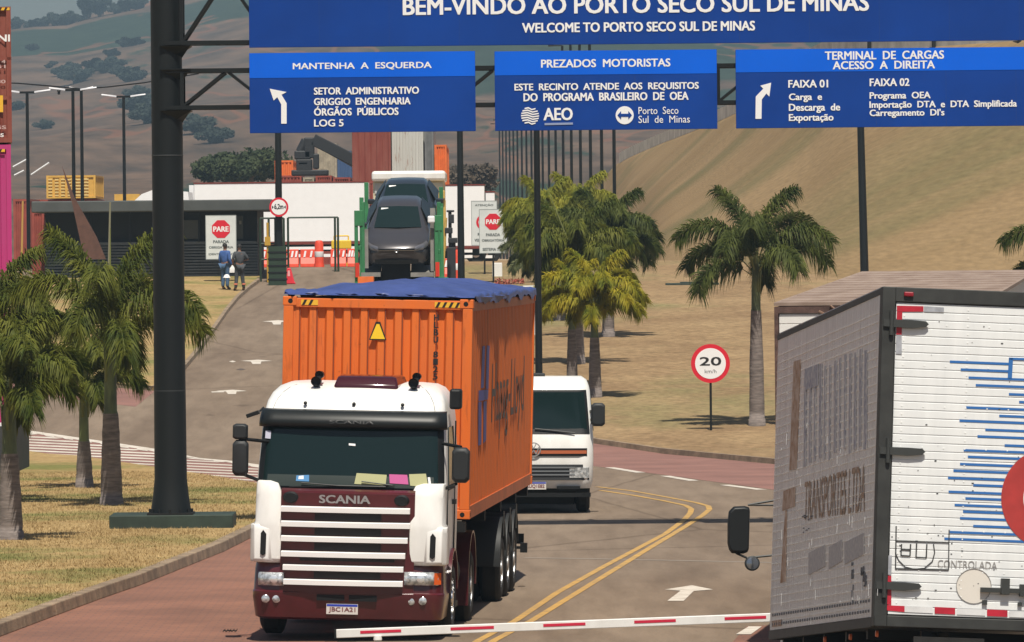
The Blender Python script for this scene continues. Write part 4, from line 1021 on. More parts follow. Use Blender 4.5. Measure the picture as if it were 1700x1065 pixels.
# ------------------------------------------------------------------ orange container
def painted(name, base, worn, rust, rough=.55, amt=.62, streak=(2.5, 2.5, .35)):
    "container paint: fading, dirt streaks running down, rust specks"
    m = bpy.data.materials.new(name); m.use_nodes = True; n = m.node_tree.nodes; l = m.node_tree.links
    p = n["Principled BSDF"]; p.inputs["Roughness"].default_value = rough; p.inputs["Specular IOR Level"].default_value = .3
    tc = n.new("ShaderNodeTexCoord")
    def nz(sc, s, d, off=0):
        q = n.new("ShaderNodeMapping"); q.inputs["Scale"].default_value = sc; q.inputs["Location"].default_value = (off, off, off); l.new(tc.outputs["Object"], q.inputs[0])
        z = n.new("ShaderNodeTexNoise"); z.inputs["Scale"].default_value = s; z.inputs["Detail"].default_value = d; z.inputs["Roughness"].default_value = .65; l.new(q.outputs[0], z.inputs["Vector"]); return z.outputs["Fac"]
    def fac(f, p0, p1, v=1):
        r = n.new("ShaderNodeValToRGB"); r.color_ramp.elements[0].position = p0; r.color_ramp.elements[1].position = p1
        r.color_ramp.elements[0].color = (0, 0, 0, 1); r.color_ramp.elements[1].color = (v, v, v, 1); l.new(f, r.inputs[0]); return r.outputs[0]
    def mix(f, a, b):
        x = n.new("ShaderNodeMix"); x.data_type = 'RGBA'; l.new(f, x.inputs[0])
        for i, c in ((6, a), (7, b)):
            if isinstance(c, tuple): x.inputs[i].default_value = (*c, 1)
            else: l.new(c, x.inputs[i])
        return x.outputs[2]
    c = mix(fac(nz(streak, 1.3, 6), .38, .68), base, worn)
    c = mix(fac(nz((4, 4, .5), 2.2, 5, 3), amt-.04, amt+.08, .55), c, rust)
    c = mix(fac(nz((1, 1, 1), 9, 6, 7), .68, .72), c, rust)
    l.new(c, p.inputs[0]); MATS[name] = m; return m
orange = painted("container_orange", (.70, .150, .022), (.62, .15, .036), (.22, .06, .022))
orange_d = mat("container_orange_rail", (.52, .125, .03), .55, var=.15, vscale=2)
dark_seam = mat("dark_rib_line", (.16, .035, .015), .8)
CMx = child_mtx(TM, .055, 2.95, 1.45)
ct = thing("shipping_container", "long orange shipping container with blue tarpaulin roof on the trailer", "container", mtx=CMx)
Wd, Lg, Hg = 1.245, 12.19, 2.88
def corrug(n, a, b, depth, z0, z1, at, axis, flip=1):
    "trapezoid-corrugated wall from a to b"
    mb = MB(); pitch = (b-a)/n; line = []
    for k in range(n):
        s = a+k*pitch; line += [(s, 0), (s+pitch*.36, 0), (s+pitch*.50, depth), (s+pitch*.86, depth)]
    line.append((b, 0)); rings = []
    for z in (z0, z1): rings.append([(s, at+flip*d, z) if axis == 'X' else (at+flip*d, s, z) for s, d in line])
    mb.loft(rings, closed=False); return mb
# front wall: deep vertical ribs
corrug(10, -Wd+.12, Wd-.12, .05, .16, Hg-.14, .035, 'X', 1).build("front_wall", orange, ct)
corrug(42, .12, Lg-.12, .014, .16, Hg-.14, Wd-.018, 'Y', -1).build("side_wall", orange, ct)
corrug(42, .12, Lg-.12, .030, .16, Hg-.14, -Wd+.018, 'Y', 1).build("side_wall", orange, ct)
mb = MB(); mb.bx(-Wd+.1, Wd-.1, Lg-.08, Lg-.03, .1, Hg-.1)
for x in (-.9, -.35, .35, .9): mb.cyl((x, Lg+.0, .2), (x, Lg+.0, Hg-.15), .02, n=8)
mb.build("door", orange, ct)
for yy, ya_, yb_ in ((.06, .012, .12), (Lg-.06, Lg-.12, Lg-.01)):
    mb = MB()
    for sx in (-1, 1): mb.box((sx*(Wd-.065), yy, Hg/2), (.13, .12, Hg-.24))
    mb.bx(-Wd+.131, Wd-.131, ya_, yb_, Hg-.14, Hg-.02); mb.bx(-Wd+.131, Wd-.131, ya_, yb_, .02, .16)
    mb.build("end_frame", orange, ct, bevel=.008)
mb = MB()
for sx in (-1, 1):
    mb.bx(sx*(Wd-.07), sx*(Wd-.004), .121, Lg-.121, Hg-.155, Hg-.03); mb.bx(sx*(Wd-.08), sx*(Wd-.004), .121, Lg-.121, .0, .165)
mb.build("side_rail", orange_d, ct)
mb = MB()
for sx in (-1, 1):
    for y in (.09, Lg-.09):
        for z in (.06, Hg-.06): mb.box((sx*(Wd-.08), y, z), (.18, .19, .12))
mb.build("corner_casting", orange, ct, bevel=.01)
mb = MB()
for sx in (-1, 1):
    for z in (.06, Hg-.06): mb.cyl((sx*(Wd-.09), -.007, z), (sx*(Wd-.09), -.003, z), .032, n=12); mb.cyl((sx*(Wd-.08), -.008+.006, z), (sx*(Wd-.08), -.004, z), .03, n=12)
    mb.cyl((sx*(Wd+.004), .09, .06), (sx*(Wd+.012), .09, .06), .03, n=12)
mb.build("casting_hole", mat("slot_black", (.004, .004, .004), .9), ct)
mb = MB(); 
for k in range(10):
    p_ = -Wd+.12+k*(2*Wd-.24)/10+(2*Wd-.24)/10*.43; mb.box((p_, .032, Hg/2), (.012, .004, Hg-.32))
mb.build("rib_seam", dark_seam, ct)  # thin dark strip along one slope of each rib
mb = MB(); mb.bx(-Wd+.1, Wd-.1, .1, Lg-.1, .1, .16); mb.build("floor", mat("plywood", (.2, .13, .07), .8), ct)
def cf(px, py, y=0): return on_y(CMx, px, py, y)
haz_y = mat("hazard_yellow", (.75, .42, .03), .5); haz_k = mat("hazard_black", (.012, .012, .012), .5)
for (a, b) in ((500, 528), (722, 766)):
    xa = cf(a, 488)[0]; xb = cf(b, 490)[0]; zc = Hg-.075
    mb = MB(); mb.bx(xa, xb, .006, .0115, zc-.035, zc+.035); hz = mb.build("hazard_strip", haz_y, ct)
    mb = MB(); nn = int((xb-xa)/.085)
    for k in range(nn): x = xa+.01+k*.085; mb.add([(x, .004, zc-.035), (x+.035, .004, zc-.035), (x+.07, .004, zc+.035), (x+.035, .004, zc+.035)], [(0, 1, 2, 3)])
    mb.build("hazard_stripe", haz_k, hz)
x, z = cf(627, 549)
mb = MB(); mb.prism([(x-.115, z-.12), (x+.115, z-.12), (x+.03, z+.12), (x-.03, z+.12)], 'Y', .022, .026); wt = mb.build("warning_triangle", haz_k, ct)
mb = MB(); mb.prism([(x-.095, z-.105), (x+.095, z-.105), (x+.018, z+.09), (x-.018, z+.09)], 'Y', .018, .0215); mb.build("triangle_face", mat("warn_yellow", (.85, .55, .02), .5), wt)
x, za = cf(724.5, 522, .03); zb2 = cf(724.5, 632, .03)[1]
word = "HLBU 8125"; hh = (za-zb2)/len(word)
for k, ch in enumerate(word):
    if ch == ' ': continue
    text("lettering", ch, haz_k, ct, lambda u, v: (u, .028, v), x-.028, x+.028, za-hh*(k+1)+.02, za-hh*k, .03)
# side livery
lblue = mat("livery_blue", (.03, .055, .33), .5); lblk = mat("livery_dark", (.03, .02, .03), .5)
xs_ = Wd-.012
def sf(u, v): return (xs_, u, v)
ya = on_x(CMx, 796, 655, Wd)[0]; yb = on_x(CMx, 813, 655, Wd)[0]; zc = on_x(CMx, 805, 655, Wd)[1]
mb = MB(); q = lambda pts: mb.add([(xs_, ya+(yb-ya)*u, zc+v*.66) for u, v in pts], [tuple(range(len(pts)))])
q([(.30, 1), (.55, 1), (.50, .15), (.22, .15)]); q([(.72, 1), (1.0, .98), (.95, .1), (.68, .1)]); q([(.0, .12), (.95, .08), (.9, -.12), (.0, -.1)]); q([(.0, -.12), (.30, -.12), (.35, -1), (.05, -1)]); q([(.5, -.14), (.8, -.14), (.82, -.95), (.55, -1)])
mb.build("emblem", lblue, ct)
ya2 = on_x(CMx, 818, 660, Wd)[0]; yb2 = on_x(CMx, 871, 660, Wd)[0]; z1_ = on_x(CMx, 845, 597, Wd)[1]; z0q = on_x(CMx, 845, 722, Wd)[1]
text("lettering", "Hapag-Lloyd", lblk, ct, sf, ya2, yb2, z0q, z1_, .0)
# tarpaulin
tb = thing("tarpaulin", "crumpled blue tarpaulin tied over the orange container roof", "tarpaulin", mtx=child_mtx(TM, .055, 2.95, 1.45+Hg))
mb = MB(); nx, ny = 44, 110; grid = []
def edge_hang(y):
    return .10+.03*sin(y*2.3)+.02*sin(y*5.1+1)
for j in range(ny+1):
    y = -.02+(Lg+.0)*j/ny; row = []
    for i in range(nx+1):
        u = -1+2*i/nx; e = .09; ww = Wd+.012
        hang = edge_hang(y)
        if abs(u) > .86:
            t = (abs(u)-.86)/.14; out = .012*t
            x = (1 if u > 0 else -1)*(ww+out); z = .035-hang*t
            if y < .9: x = (1 if u > 0 else -1)*(ww*1.0+.0); z = .035-hang*t*max(0, (y-.2)/.7)
        else:
            x = u/.86*ww; bow = .16*cos(u*pi/2/.86)*min(1, (y+.3)/1.6); z = .03+bow
        nzv = noise.noise(Vector((x*2.2, y*1.3, 1)))*.05+noise.noise(Vector((x*5, y*4, 9)))*.018
        edgef = min(1, max(0, (y-.0)/.5)); z += nzv*(.5+.5*edgef)+(.03 if abs(u) > .8 else 0)
        if y < .35: z = .02+(z-.02)*max(.12, y/.35)
        row.append((x, y+(.10+.08*sin(i*.9)+.05*sin(i*2.3) if j < 2 else 0), z))
    grid.append(row)
mb.loft(grid, closed=False); mb.build("sheet", mat("tarp_blue", (.045, .07, .22), .45, var=.2, vscale=1.5, bump=.3, bscale=5), tb, smooth='all')
# loose flaps casting points of shade down the side
for (y, w_, out) in ((1.0, 2.0, .12), (3.7, 1.3, .11), (5.6, .8, .05)):
    mb = MB(); mb.add([(Wd+.012, y, .03), (Wd+.012, y+w_, .03), (Wd+out, y+w_*.5, .02), (Wd+.012, y+w_*.5, -.08)], [(0, 1, 2), (0, 2, 3), (1, 3, 2)]); mb.build("flap", MATS["tarp_blue"], tb)

# ================================================================== WHITE DELIVERY TRUCK
VD = 114.5; vr = W(889, 500, VD); vr.z = 0
VM = mtx(vr, radians(-.3), 0, radians(.6))
vt = thing("delivery_truck", "white light truck half hidden behind the orange container, facing us", "truck", mtx=VM)
def vp(px, py, y=0.0): return on_y(VM, px, py, y)
vs_ = [(.48, 1.0, .12, 1.75, .2, .05), (.62, 1.04, .03, 1.75, .22, .06), (1.0, 1.05, .02, 1.75, .22, .06), (1.45, 1.05, .08, 1.75, .24, .08), (1.56, 1.04, .14, 1.75, .24, .09), (2.30, .99, .36, 1.75, .26, .10), (2.40, .97, .43, 1.75, .28, .1), (2.50, .93, .56, 1.73, .3, .1), (2.56, .84, .80, 1.7, .3, .08)]
mb = MB(); mb.loft([ring(*s) for s in vs_]); mb.build("cab", white_paint, vt, smooth=True)
mb = MB(); patch(mb, vs_, 1.50, 2.32, 5, 21, .010); mb.build("windscreen_surround", blackpl, vt, smooth='all')
mb = MB(); patch(mb, vs_, 1.56, 2.28, 6, 20, .018); vw = mb.build("windscreen", glass, vt, smooth='all')
for s in (-1, 1):
    mb = MB(); mb.add([(s*1.055, .55, 1.55), (s*1.055, 1.4, 1.55), (s*.995, 1.4, 2.25), (s*1.0, .85, 2.25)], [(0, 1, 2, 3)]); mb.build("side_window", glass, vt, solid=.01)
def bxp(px0, py0, px1, py1, y0, y1, name, m, par=None, M_=None, bev=0):
    a = on_y(M_ or VM, px0, py0, y0); b = on_y(M_ or VM, px1, py1, y0); g = MB(); g.bx(a[0], b[0], y0, y1, a[1], b[1]); return g.build(name, m, par or vt, bevel=bev)
# grille band, orange trim, lower grille
xr = vp(971, 750)[0]
def arcbox(x0, x1, z0, z1, yoff, name, m, par, slant=0, d=.08):
    g = MB(); rows = []
    for k in range(13):
        x = x0+(x1-x0)*k/12; y = .02+.06*(x/1.05)**2+yoff+max(0, abs(x)-.80)**2*1.9
        rows.append([(x, y, z0), (x, y, z1+slant*abs(x)), (x, y+d, z1+slant*abs(x)), (x, y+d, z0)])
    g.loft(rows); return g.build(name, m, par)
z1a = vp(930, 744)[1]; z0a = vp(930, 757)[1]; arcbox(-.93, .93, z0a, z1a, -.010, "grille_slot", blackpl, vt)
arcbox(-.92, .92, vp(930, 753)[1], vp(930, 747.5)[1], -.020, "orange_trim", mat("trim_orange", (.45, .12, .05), .4), vt)
arcbox(-.97, .97, vp(930, 797)[1], vp(930, 771)[1], -.012, "lower_grille", mat("grille_grey", (.035, .037, .04), .5), vt)
for k in range(3):
    z = vp(930, 776+k*6)[1]; arcbox(-.70, .70, z-.012, z+.012, -.030, "grille_bar", mat("grille_light", (.16, .17, .18), .4), vt, d=.03)
for s in (-1, 1):
    a, b = (.60, .97) if s > 0 else (-.97, -.60)
    hl = arcbox(a, b, vp(930, 793)[1], vp(930, 776)[1], -.024, "headlight", lamp_glass, vt)
    g = MB(); g.lathe([(.0, -.02), (.05, -.015), (.06, .02)], c=(s*.80, .05, vp(930, 785)[1]), axis='Y', n=16); g.build("bulb_reflector", mat("lamp_bright", (.85, .88, .9), .08, .6), hl, smooth=True)
arcbox(-1.0, 1.0, vp(930, 825)[1], vp(930, 818)[1], -.0, "bumper_skirt", blackpl, vt)
arcbox(.36, .80, vp(930, 812)[1], vp(930, 807)[1], -.012, "bumper_slot", blackpl, vt)
x, z = vp(889, 806, -.0); plate(vt, x, .0, z, .40, .14, "RUQ1E82")
# round emblem with its letters
x, z = vp(886, 746, 0); em = mat("emblem_chrome", (.55, .56, .58), .25, .7)
g = MB(); g.lathe([(.112, 0), (.135, -.012), (.135, -.02), (.115, -.02), (.112, 0)], c=(x, .0, z), axis='Y', n=28)
def stroke(a, b, wd_=.018): 
    a = Vector((a[0], 0, a[1])); b = Vector((b[0], 0, b[1])); d = (b-a); g.box((x+(a.x+b.x)/2, -.012, z+(a.z+b.z)/2), (d.length, .012, wd_), Matrix.Rotation(-atan2(d.z, d.x), 3, 'Y'))
stroke((-.045, .105), (0, .015)); stroke((.045, .105), (0, .015)); stroke((-.10, .05), (-.045, -.09)); stroke((-.045, -.09), (0, -.005)); stroke((0, -.005), (.045, -.09)); stroke((.045, -.09), (.10, .05))
g.build("emblem", em, vt)
g = MB()
for a, b in (((-.05, 1.60), (.70, 1.52)), ((-.85, 1.60), (-.1, 1.54))): g.tube([(a[0], .10, a[1]), (b[0], .10, b[1])], .014, 6)
g.build("wiper", blackpl, vt)
for s in (-1, 1):
    x, z = vp(993, 688, .1); mirror(vt, s*x, .12, z, .26, .44); g = MB(); g.cyl((s*1.0, .45, z+.05), (s*(x-.05), .15, z+.05), .03); g.cyl((s*1.0, .45, z-.1), (s*(x-.05), .15, z-.1), .03); g.build("mirror_bracket", blackpl, vt)
g = MB(); g.bx(-.4, -.3, .3, 6.2, .55, .8); g.bx(.3, .4, .3, 6.2, .55, .8); g.bx(-.95, .95, .35, 1.7, .4, .6); g.bx(-.70, .70, .7, 2.6, .16, .55); g.cyl((-.8, 1.0, .4), (.8, 1.0, .4), .06); g.cyl((-.8, 4.6, .4), (.8, 4.6, .4), .06); g.build("chassis", dark_steel, vt)  # includes a plain dark box added to deepen the shade under the cab
for s in (-1, 1):
    wheel(vt, s*.98, 1.0, .40, .24, steel_rim, s, nuts=False); wheel(vt, s*.98, 4.6, .40, .24, steel_rim, s, nuts=False, dual=True)
g = MB(); g.bx(-0.98, 0.98, 1.95, 6.3, .85, 1.0); g.bx(-0.98, 0.98, 1.95, 2.0, 1.0, 1.9); g.bx(-0.98, -.93, 2.0, 6.3, 1.0, 1.4); g.bx(.93, .98, 2.0, 6.3, 1.0, 1.4); g.build("cargo_bed", greypl, vt, bevel=.01)
g = MB(); g.bx(-.35, .15, 1.15, 1.4, 2.54, 2.62); g.build("roof_marker", greypl, vt, bevel=.02)

# ================================================================== NEAR BOX TRUCK (seen from behind)
def dirty_metal(name, c1, c2, rough=.45, streak=True):
    m = bpy.data.materials.new(name); m.use_nodes = True; n = m.node_tree.nodes; l = m.node_tree.links
    p = n["Principled BSDF"]; p.inputs["Roughness"].default_value = rough
    tc = n.new("ShaderNodeTexCoord"); mp = n.new("ShaderNodeMapping"); mp.inputs["Scale"].default_value = (3, 3, .35) if streak else (1, 1, 1)
    l.new(tc.outputs["Object"], mp.inputs[0]); z = n.new("ShaderNodeTexNoise"); z.inputs["Scale"].default_value = 2.2; z.inputs["Detail"].default_value = 7; z.inputs["Roughness"].default_value = .65
    l.new(mp.outputs[0], z.inputs["Vector"]); r = n.new("ShaderNodeValToRGB"); r.color_ramp.elements[0].position = .33; r.color_ramp.elements[1].position = .66
    r.color_ramp.elements[0].color = (*c1, 1); r.color_ramp.elements[1].color = (*c2, 1); l.new(z.outputs["Fac"], r.inputs[0]); l.new(r.outputs[0], p.inputs["Base Color"]); MATS[name] = m; return m
NR_roll = radians(2.9); NR_pitch = -radians(4.6); NR_yaw = -radians(6.0)
Rn = (Matrix.Rotation(-NR_yaw, 4, 'Z') @ Matrix.Rotation(NR_roll, 4, 'Y') @ Matrix.Rotation(NR_pitch, 4, 'X'))
corner = W(1467, 477, 60.0); LC = Vector((-1.29, 0, 4.42))
NM = Matrix.Translation(corner-(Rn.to_3x3() @ LC)) @ Rn
nb = thing("box_truck", "closest box truck with dirty side, blue lines and a red ring on its rear doors", "truck", mtx=NM)
def nr(px, py, y=0.0): return on_y(NM, px, py, y)
def ns(px, py, x=-1.29): return on_x(NM, px, py, x)
zb = nr(1441, 1040)[1]; zt = 4.42; yL = ns(1292, 565)[0]; XL, XR = -1.29, 1.29
frame_m = mat("frame_dark_grey", (.024, .025, .023), .6, var=.3, vscale=4)
alu = dirty_metal("ribbed_white_door", (.66, .675, .675), (.74, .75, .745), .4)
side_al = dirty_metal("dirty_side_panel", (.66, .63, .59), (.80, .77, .73), .45)
mb = MB(); mb.bx(XL+.03, XR-.03, .08, yL-.02, zb+.12, zt-.02); mb.build("box_body", mat("box_inner", (.3, .3, .3), .6), nb)
mb = MB(); nst = 46; 
for k in range(nst):
    y0 = .14+(yL-.16)*k/nst; y1 = .14+(yL-.16)*(k+1)/nst; mb.bx(XL-.004+.0, XL+.03, y0+.004, y1-.004, zb+.10, zt-.06)
for k in range(34):
    z = zb+.2+(zt-zb-.35)*k/34; mb.bx(XL-.009, XL-.0045, .15, yL-.02, z, z+.006)
sp = mb.build("side_panel", side_al, nb)
mb = MB(); mb.bx(XR-.03, XR, .14, yL-.02, zb+.1, zt-.06); mb.build("side_panel", side_al, nb)
rivet = mat("rivet_dark", (.05, .05, .06), .6)
mb = MB()
for r_ in range(2):
    for k in range(40):
        y = .3+k*(yL-.4)/40; mb.box((XL-.012, y, zb+.16+r_*.10), (.006, .05, .028))
mb.build("rivet", rivet, nb).__setitem__("kind", "stuff")
# top and rear frames
mb = MB(); mb.bx(XL-.012, XL+.05, .14, yL, zt-.06, zt+.0); mb.bx(XL-.012, XL+.05, .14, yL, zb, zb+.095); mb.bx(XR-.05, XR+.012, .14, yL, zt-.06, zt+.0); mb.bx(XL+.05, XR-.05, yL-.02, yL+.02, zb, zt)
mb.build("body_rail", frame_m, nb)
wfr = .118
mb = MB(); mb.bx(XL-.012, XL+wfr, -.03, .135, zb+.005, zt+.01); mb.bx(XR-wfr, XR+.012, -.03, .135, zb+.005, zt+.01)
mb.bx(XL+wfr+.0, XR-wfr, -.03, .135, zt-.135, zt+.01); mb.bx(XL+wfr, XR-wfr, -.03, .135, zb+.005, zb+.115); fr = mb.build("rear_frame", frame_m, nb, bevel=.008)
mb = MB(); mb.bx(XL+.01, XR-.01, .12, yL-.03, zt-.0, zt+.02); mb.build("roof", mat("roof_alu", (.4, .4, .42), .4), nb)
# doors with horizontal ribs
dz0, dz1 = zb+.125, zt-.145; xm = (XL+XR)/2+.28
for (a, b) in ((XL+wfr+.012, xm-.008), (xm+.008, XR-wfr-.012)):
    mb = MB(); line = []; nrib = 38; pitch = (dz1-dz0)/nrib
    for k in range(nrib): z = dz0+k*pitch; line += [(0, z+.006), (0, z+pitch-.010), (.006, z+pitch-.006), (.006, z+pitch+.002)]
    mb.loft([[(a, -.012+d, z) for d, z in line], [(b, -.012+d, z) for d, z in line]], closed=False)
    mb.bx(a, b, .004, .03, dz0, dz1); dr = mb.build("rear_door", alu, nb)
    mb = MB()
    for col in range(7):
        x = a+.08+col*(b-a-.16)/6
        for k in range(0, nrib, 1 if col % 3 == 0 else 5): mb.box((x, -.014, dz0+(k+.45)*pitch), (.012, .005, .012))
    mb.build("door_rivet", mat("rivet_light", (.82, .82, .8), .4), dr).__setitem__("kind", "stuff")
    if a < xm-.5: ldoor = dr
for py in (536, 748, 972):
    x, z = nr(1475, py); mb = MB(); mb.prism([(XL+.0, z-.035), (XL+.28, z-.045), (XL+.42, z-.03), (XL+.45, z), (XL+.42, z+.03), (XL+.28, z+.035), (XL, z+.035)], 'Y', -.055, -.031)
    mb.cyl((XL+.08, -.05, z-.12), (XL+.08, -.05, z+.12), .022, n=10); mb.build("hinge", mat("hinge_dark", (.03, .032, .03), .55), nb)
def DR(quad, m, name, y=-.016, th=.003, par=None):
    mb = MB(); q = [nr(*p, y) for p in quad]; mb.prism(q, 'Y', y-th, y); return mb.build(name, m, par or ldoor)
tape_r = mat("tape_red", (.42, .012, .03), .45, var=.15, vscale=6); tape_g = mat("tape_silver", (.32, .33, .36), .4, var=.2, vscale=8); tape_w = mat("tape_white", (.62, .62, .62), .5, var=.1, vscale=5)
DR([(1489, 507), (1533, 508), (1533, 517), (1489, 517)], tape_r, "reflective_tape"); DR([(1534, 508), (1567, 510), (1567, 518), (1534, 517)], tape_g, "reflective_tape")
DR([(1489, 517.5), (1498, 517.5), (1497, 555), (1488, 555)], tape_r, "reflective_tape"); DR([(1488, 556), (1497, 556), (1497, 588), (1487, 587)], tape_g, "reflective_tape")
DR([(1471, 955), (1480, 956), (1480, 1004), (1470, 1003)], tape_r, "reflective_tape"); DR([(1480.5, 1005), (1502, 1006), (1502, 1016), (1470, 1013), (1470, 1004)], tape_r, "reflective_tape")
DR([(1472, 922), (1481, 922), (1480, 954), (1471, 954)], tape_g, "reflective_tape")
for k, x in enumerate((1552, 1639, 1726, 1812)): 
    y = 1008+k*4.1; DR([(x, y-.5), (x+34, y+1), (x+34, y+12), (x, y+10.5)], tape_r, "reflective_tape"); DR([(x-50, y-2.2), (x-3, y-.4), (x-3, y+10), (x-50, y+8)], tape_w, "reflective_tape")
b_line = mat("door_blue", (.025, .13, .38), .45)
lines = [(1577, 600, 1676), (1595, 613, 1676), (1608, 626.5, 1760), (1620, 639, 1760), (1675, 654, 1760), (1692, 667, 1760), (1604, 676, 1760), (1659, 690, 1760), (1593, 698, 1760), (1636, 713, 1760), (1623, 724, 1760), (1668, 739, 1760), (1600, 747, 1760), (1607, 758, 1700), (1594, 770, 1690), (1583, 781, 1684), (1574, 793, 1680), (1616, 805, 1676), (1575, 816, 1676), (1603, 827, 1676), (1585, 838, 1678), (1599, 849, 1680), (1594, 860, 1684), (1616, 873, 1690), (1577, 883, 1700), (1568, 894, 1760)]
for (x, y, x1) in lines:
    s = .020; x1 = min(x1, 1860)
    DR([(x, y-2), (x1, y-2+(x1-x)*s*1.9), (x1, y+2+(x1-x)*s*1.9), (x, y+2)], b_line, "blue_line", y=-.013)
DR([(1675, 594), (1682, 594), (1680, 628), (1673, 628)], b_line, "blue_line", y=-.0165); DR([(1675, 593), (1760, 596), (1760, 600), (1675, 597)], b_line, "blue_line", y=-.0165)
# red ring
c = nr(1746, 828); R1_ = .505; R2_ = .285; mb = MB()
for k in range(48):
    a0 = 2*pi*k/48; a1 = 2*pi*(k+1)/48
    mb.add([(c[0]+R1_*cos(a0), -.019, c[1]+R1_*sin(a0)), (c[0]+R1_*cos(a1), -.019, c[1]+R1_*sin(a1)), (c[0]+R2_*cos(a1), -.019, c[1]+R2_*sin(a1)), (c[0]+R2_*cos(a0), -.019, c[1]+R2_*sin(a0))], [(0, 1, 2, 3)])
mb.build("red_ring", mat("ring_red", (.38, .035, .03), .45, var=.1, vscale=5), ldoor)
mb = MB(); mb.add([(c[0]+R2_*cos(2*pi*k/40), -.0185, c[1]+R2_*sin(2*pi*k/40)) for k in range(40)], [tuple(range(40))]); mb.build("ring_centre", alu, ldoor)
# old letters, drawn shapes
ink = mat("door_ink", (.03, .03, .03), .6)
def DL(a, b, wd_=.008, m=ink):
    p = Vector((*nr(*a, -.016),)); q = Vector((*nr(*b, -.016),)); mb = MB(); d = q-p
    mb.box(((p.x+q.x)/2, -.018, (p.y+q.y)/2), (d.length, .003, wd_), Matrix.Rotation(-atan2(d.y, d.x), 3, 'Y')); return mb
def join(lst, name, m=ink, par=None):
    g = MB()
    for q_ in lst: g.add(q_.v, q_.f)
    return g.build(name, m, par or ldoor)
sg = [DL((1488, 873), (1487, 945), .012), DL((1487, 944), (1575, 946), .014), DL((1576, 879), (1575, 946), .010), DL((1487, 898), (1576, 901), .010)]
arc = [(1488, 905), (1487, 918), (1492, 930), (1503, 941), (1518, 945), (1535, 943), (1548, 932), (1552, 917), (1550, 903)]
sg += [DL(a, b, .010) for a, b in zip(arc[:-1], arc[1:])]
for pts in ([(1497, 903), (1496, 922), (1511, 923), (1512, 903)], [(1497, 912), (1511, 913)], [(1522, 902), (1521, 925), (1538, 926), (1539, 903)]): sg += [DL(a, b, .013) for a, b in zip(pts[:-1], pts[1:])]
join(sg, "box_drawing")
txp = nr(1557, 940, -.016); txq = nr(1656, 928, -.016)
text("lettering", "CONTROLADA", mat("faded_ink", (.25, .24, .23), .6), ldoor, lambda u, v: (u, -.018, v), txp[0], txq[0], txp[1]-.01, txp[1]+.065, -.012)
arc = [(1617+29*cos(k*pi/12), 973+29*sin(k*pi/12)) for k in range(25)]
join([DL(a, b, .006) for a, b in zip(arc[:-1], arc[1:])], "circle_outline", mat("faded_ink", (.25, .24, .23), .6))
mb = MB(); q = [nr(px, py, -.0145) for px, py in arc[:-1]]; mb.add([(x, -.0145, z) for x, z in q], [tuple(range(len(q)))]); mb.build("circle_stain", mat("stain_tan", (.64, .60, .54), .6), ldoor)
lock = []
def LB2(x0, y0, x1, y1, d0, d1): a = nr(x0, y0, -.03); b = nr(x1, y1, -.03); g = MB(); g.bx(a[0], b[0], d0, d1, a[1], b[1]); lock.append(g)
LB2(1628, 975, 1720, 986, -.06, -.02); LB2(1662, 960, 1675, 987, -.08, -.02); LB2(1693, 970, 1720, 991, -.075, -.02); LB2(1631, 996, 1639, 1004, -.04, -.02); LB2(1690, 1000, 1697, 1006, -.04, -.02)
lock[0].cyl((xm-.0-.02, -.06, dz0), (xm-.02, -.06, dz1), .018, n=8)
join(lock, "door_lock", mat("hinge_dark", (.03, .032, .03), .55), ldoor)
x, z = nr(1507, 489); mb = MB(); mb.bx(x-.045, x+.05, -.06, -.031, z-.02, z+.025); mb.build("marker_light", mat("lamp_dark_red", (.25, .01, .02), .3), nb, bevel=.01)
# specks and dents on the door
rng = random.Random(5); mb = MB()
for k in range(60):
    x = rng.uniform(1475, 1700); y = rng.uniform(870, 1000) if k % 2 else rng.uniform(520, 900); q = nr(x, y, -.015); s = rng.uniform(.004, .011); mb.box((q[0], -.0155, q[1]), (s*rng.uniform(1, 2.5), .003, s))
mb.build("chip", ink, ldoor).__setitem__("kind", "stuff")
# worn livery on the dirty side
def SR(quad, m, name, d=.011):
    mb = MB(); q = [ns(*p) for p in quad]; mb.prism(q, 'X', XL-d, XL-d+.0015); return mb.build(name, m, sp)
br = mat("faded_brown", (.30, .165, .09), .7, col2=(.50, .38, .30), vscale=9); bg_ = mat("faded_blue_grey", (.24, .24, .30), .7, col2=(.52, .49, .47), vscale=14)
SR([(1319, 600), (1331, 596), (1324, 778), (1312, 781)], br, "brown_stroke"); SR([(1302, 815), (1322, 808), (1321, 840), (1300, 848)], br, "brown_stroke"); SR([(1305, 848), (1308, 846), (1306, 965), (1297, 968)], br, "brown_stroke")
SR([(1283, 1031), (1299, 1028), (1299, 1039), (1283, 1041)], br, "brown_stroke")
rng = random.Random(11)
for k in range(13):
    x = 1337+k*8.3; w2 = rng.uniform(2.2, 5.0); y0 = 618-(x-1337)*.42+rng.uniform(-4, 6); y1 = 770-(x-1337)*.28+rng.uniform(-6, 6)
    SR([(x, y0), (x+w2, y0-1.5), (x+w2-1, y1-1), (x-1, y1)], bg_, "faded_lettering")
SR([(1338, 612), (1360, 604), (1360, 640), (1337, 648)], bg_, "faded_lettering", .012)
for (a, b) in ((1344, 1372), (1378, 1400), (1404, 1436)):
    SR([(a, 918-(a-1344)*.3), (b, 912-(b-1344)*.3), (b, 948-(b-1344)*.3), (a, 955-(a-1344)*.3)], mat("faded_lilac", (.32, .30, .31), .7, col2=(.48, .45, .42), vscale=20), "faded_lettering")
a = ns(1336, 864); b = ns(1437, 850); c1 = ns(1336, 800); c2 = ns(1437, 770)
def skew(u, v): return (XL-.0115, a[0]+(b[0]-a[0])*u, (a[1]+(b[1]-a[1])*u)*(1-v)+(c1[1]+(c2[1]-c1[1])*u)*v)
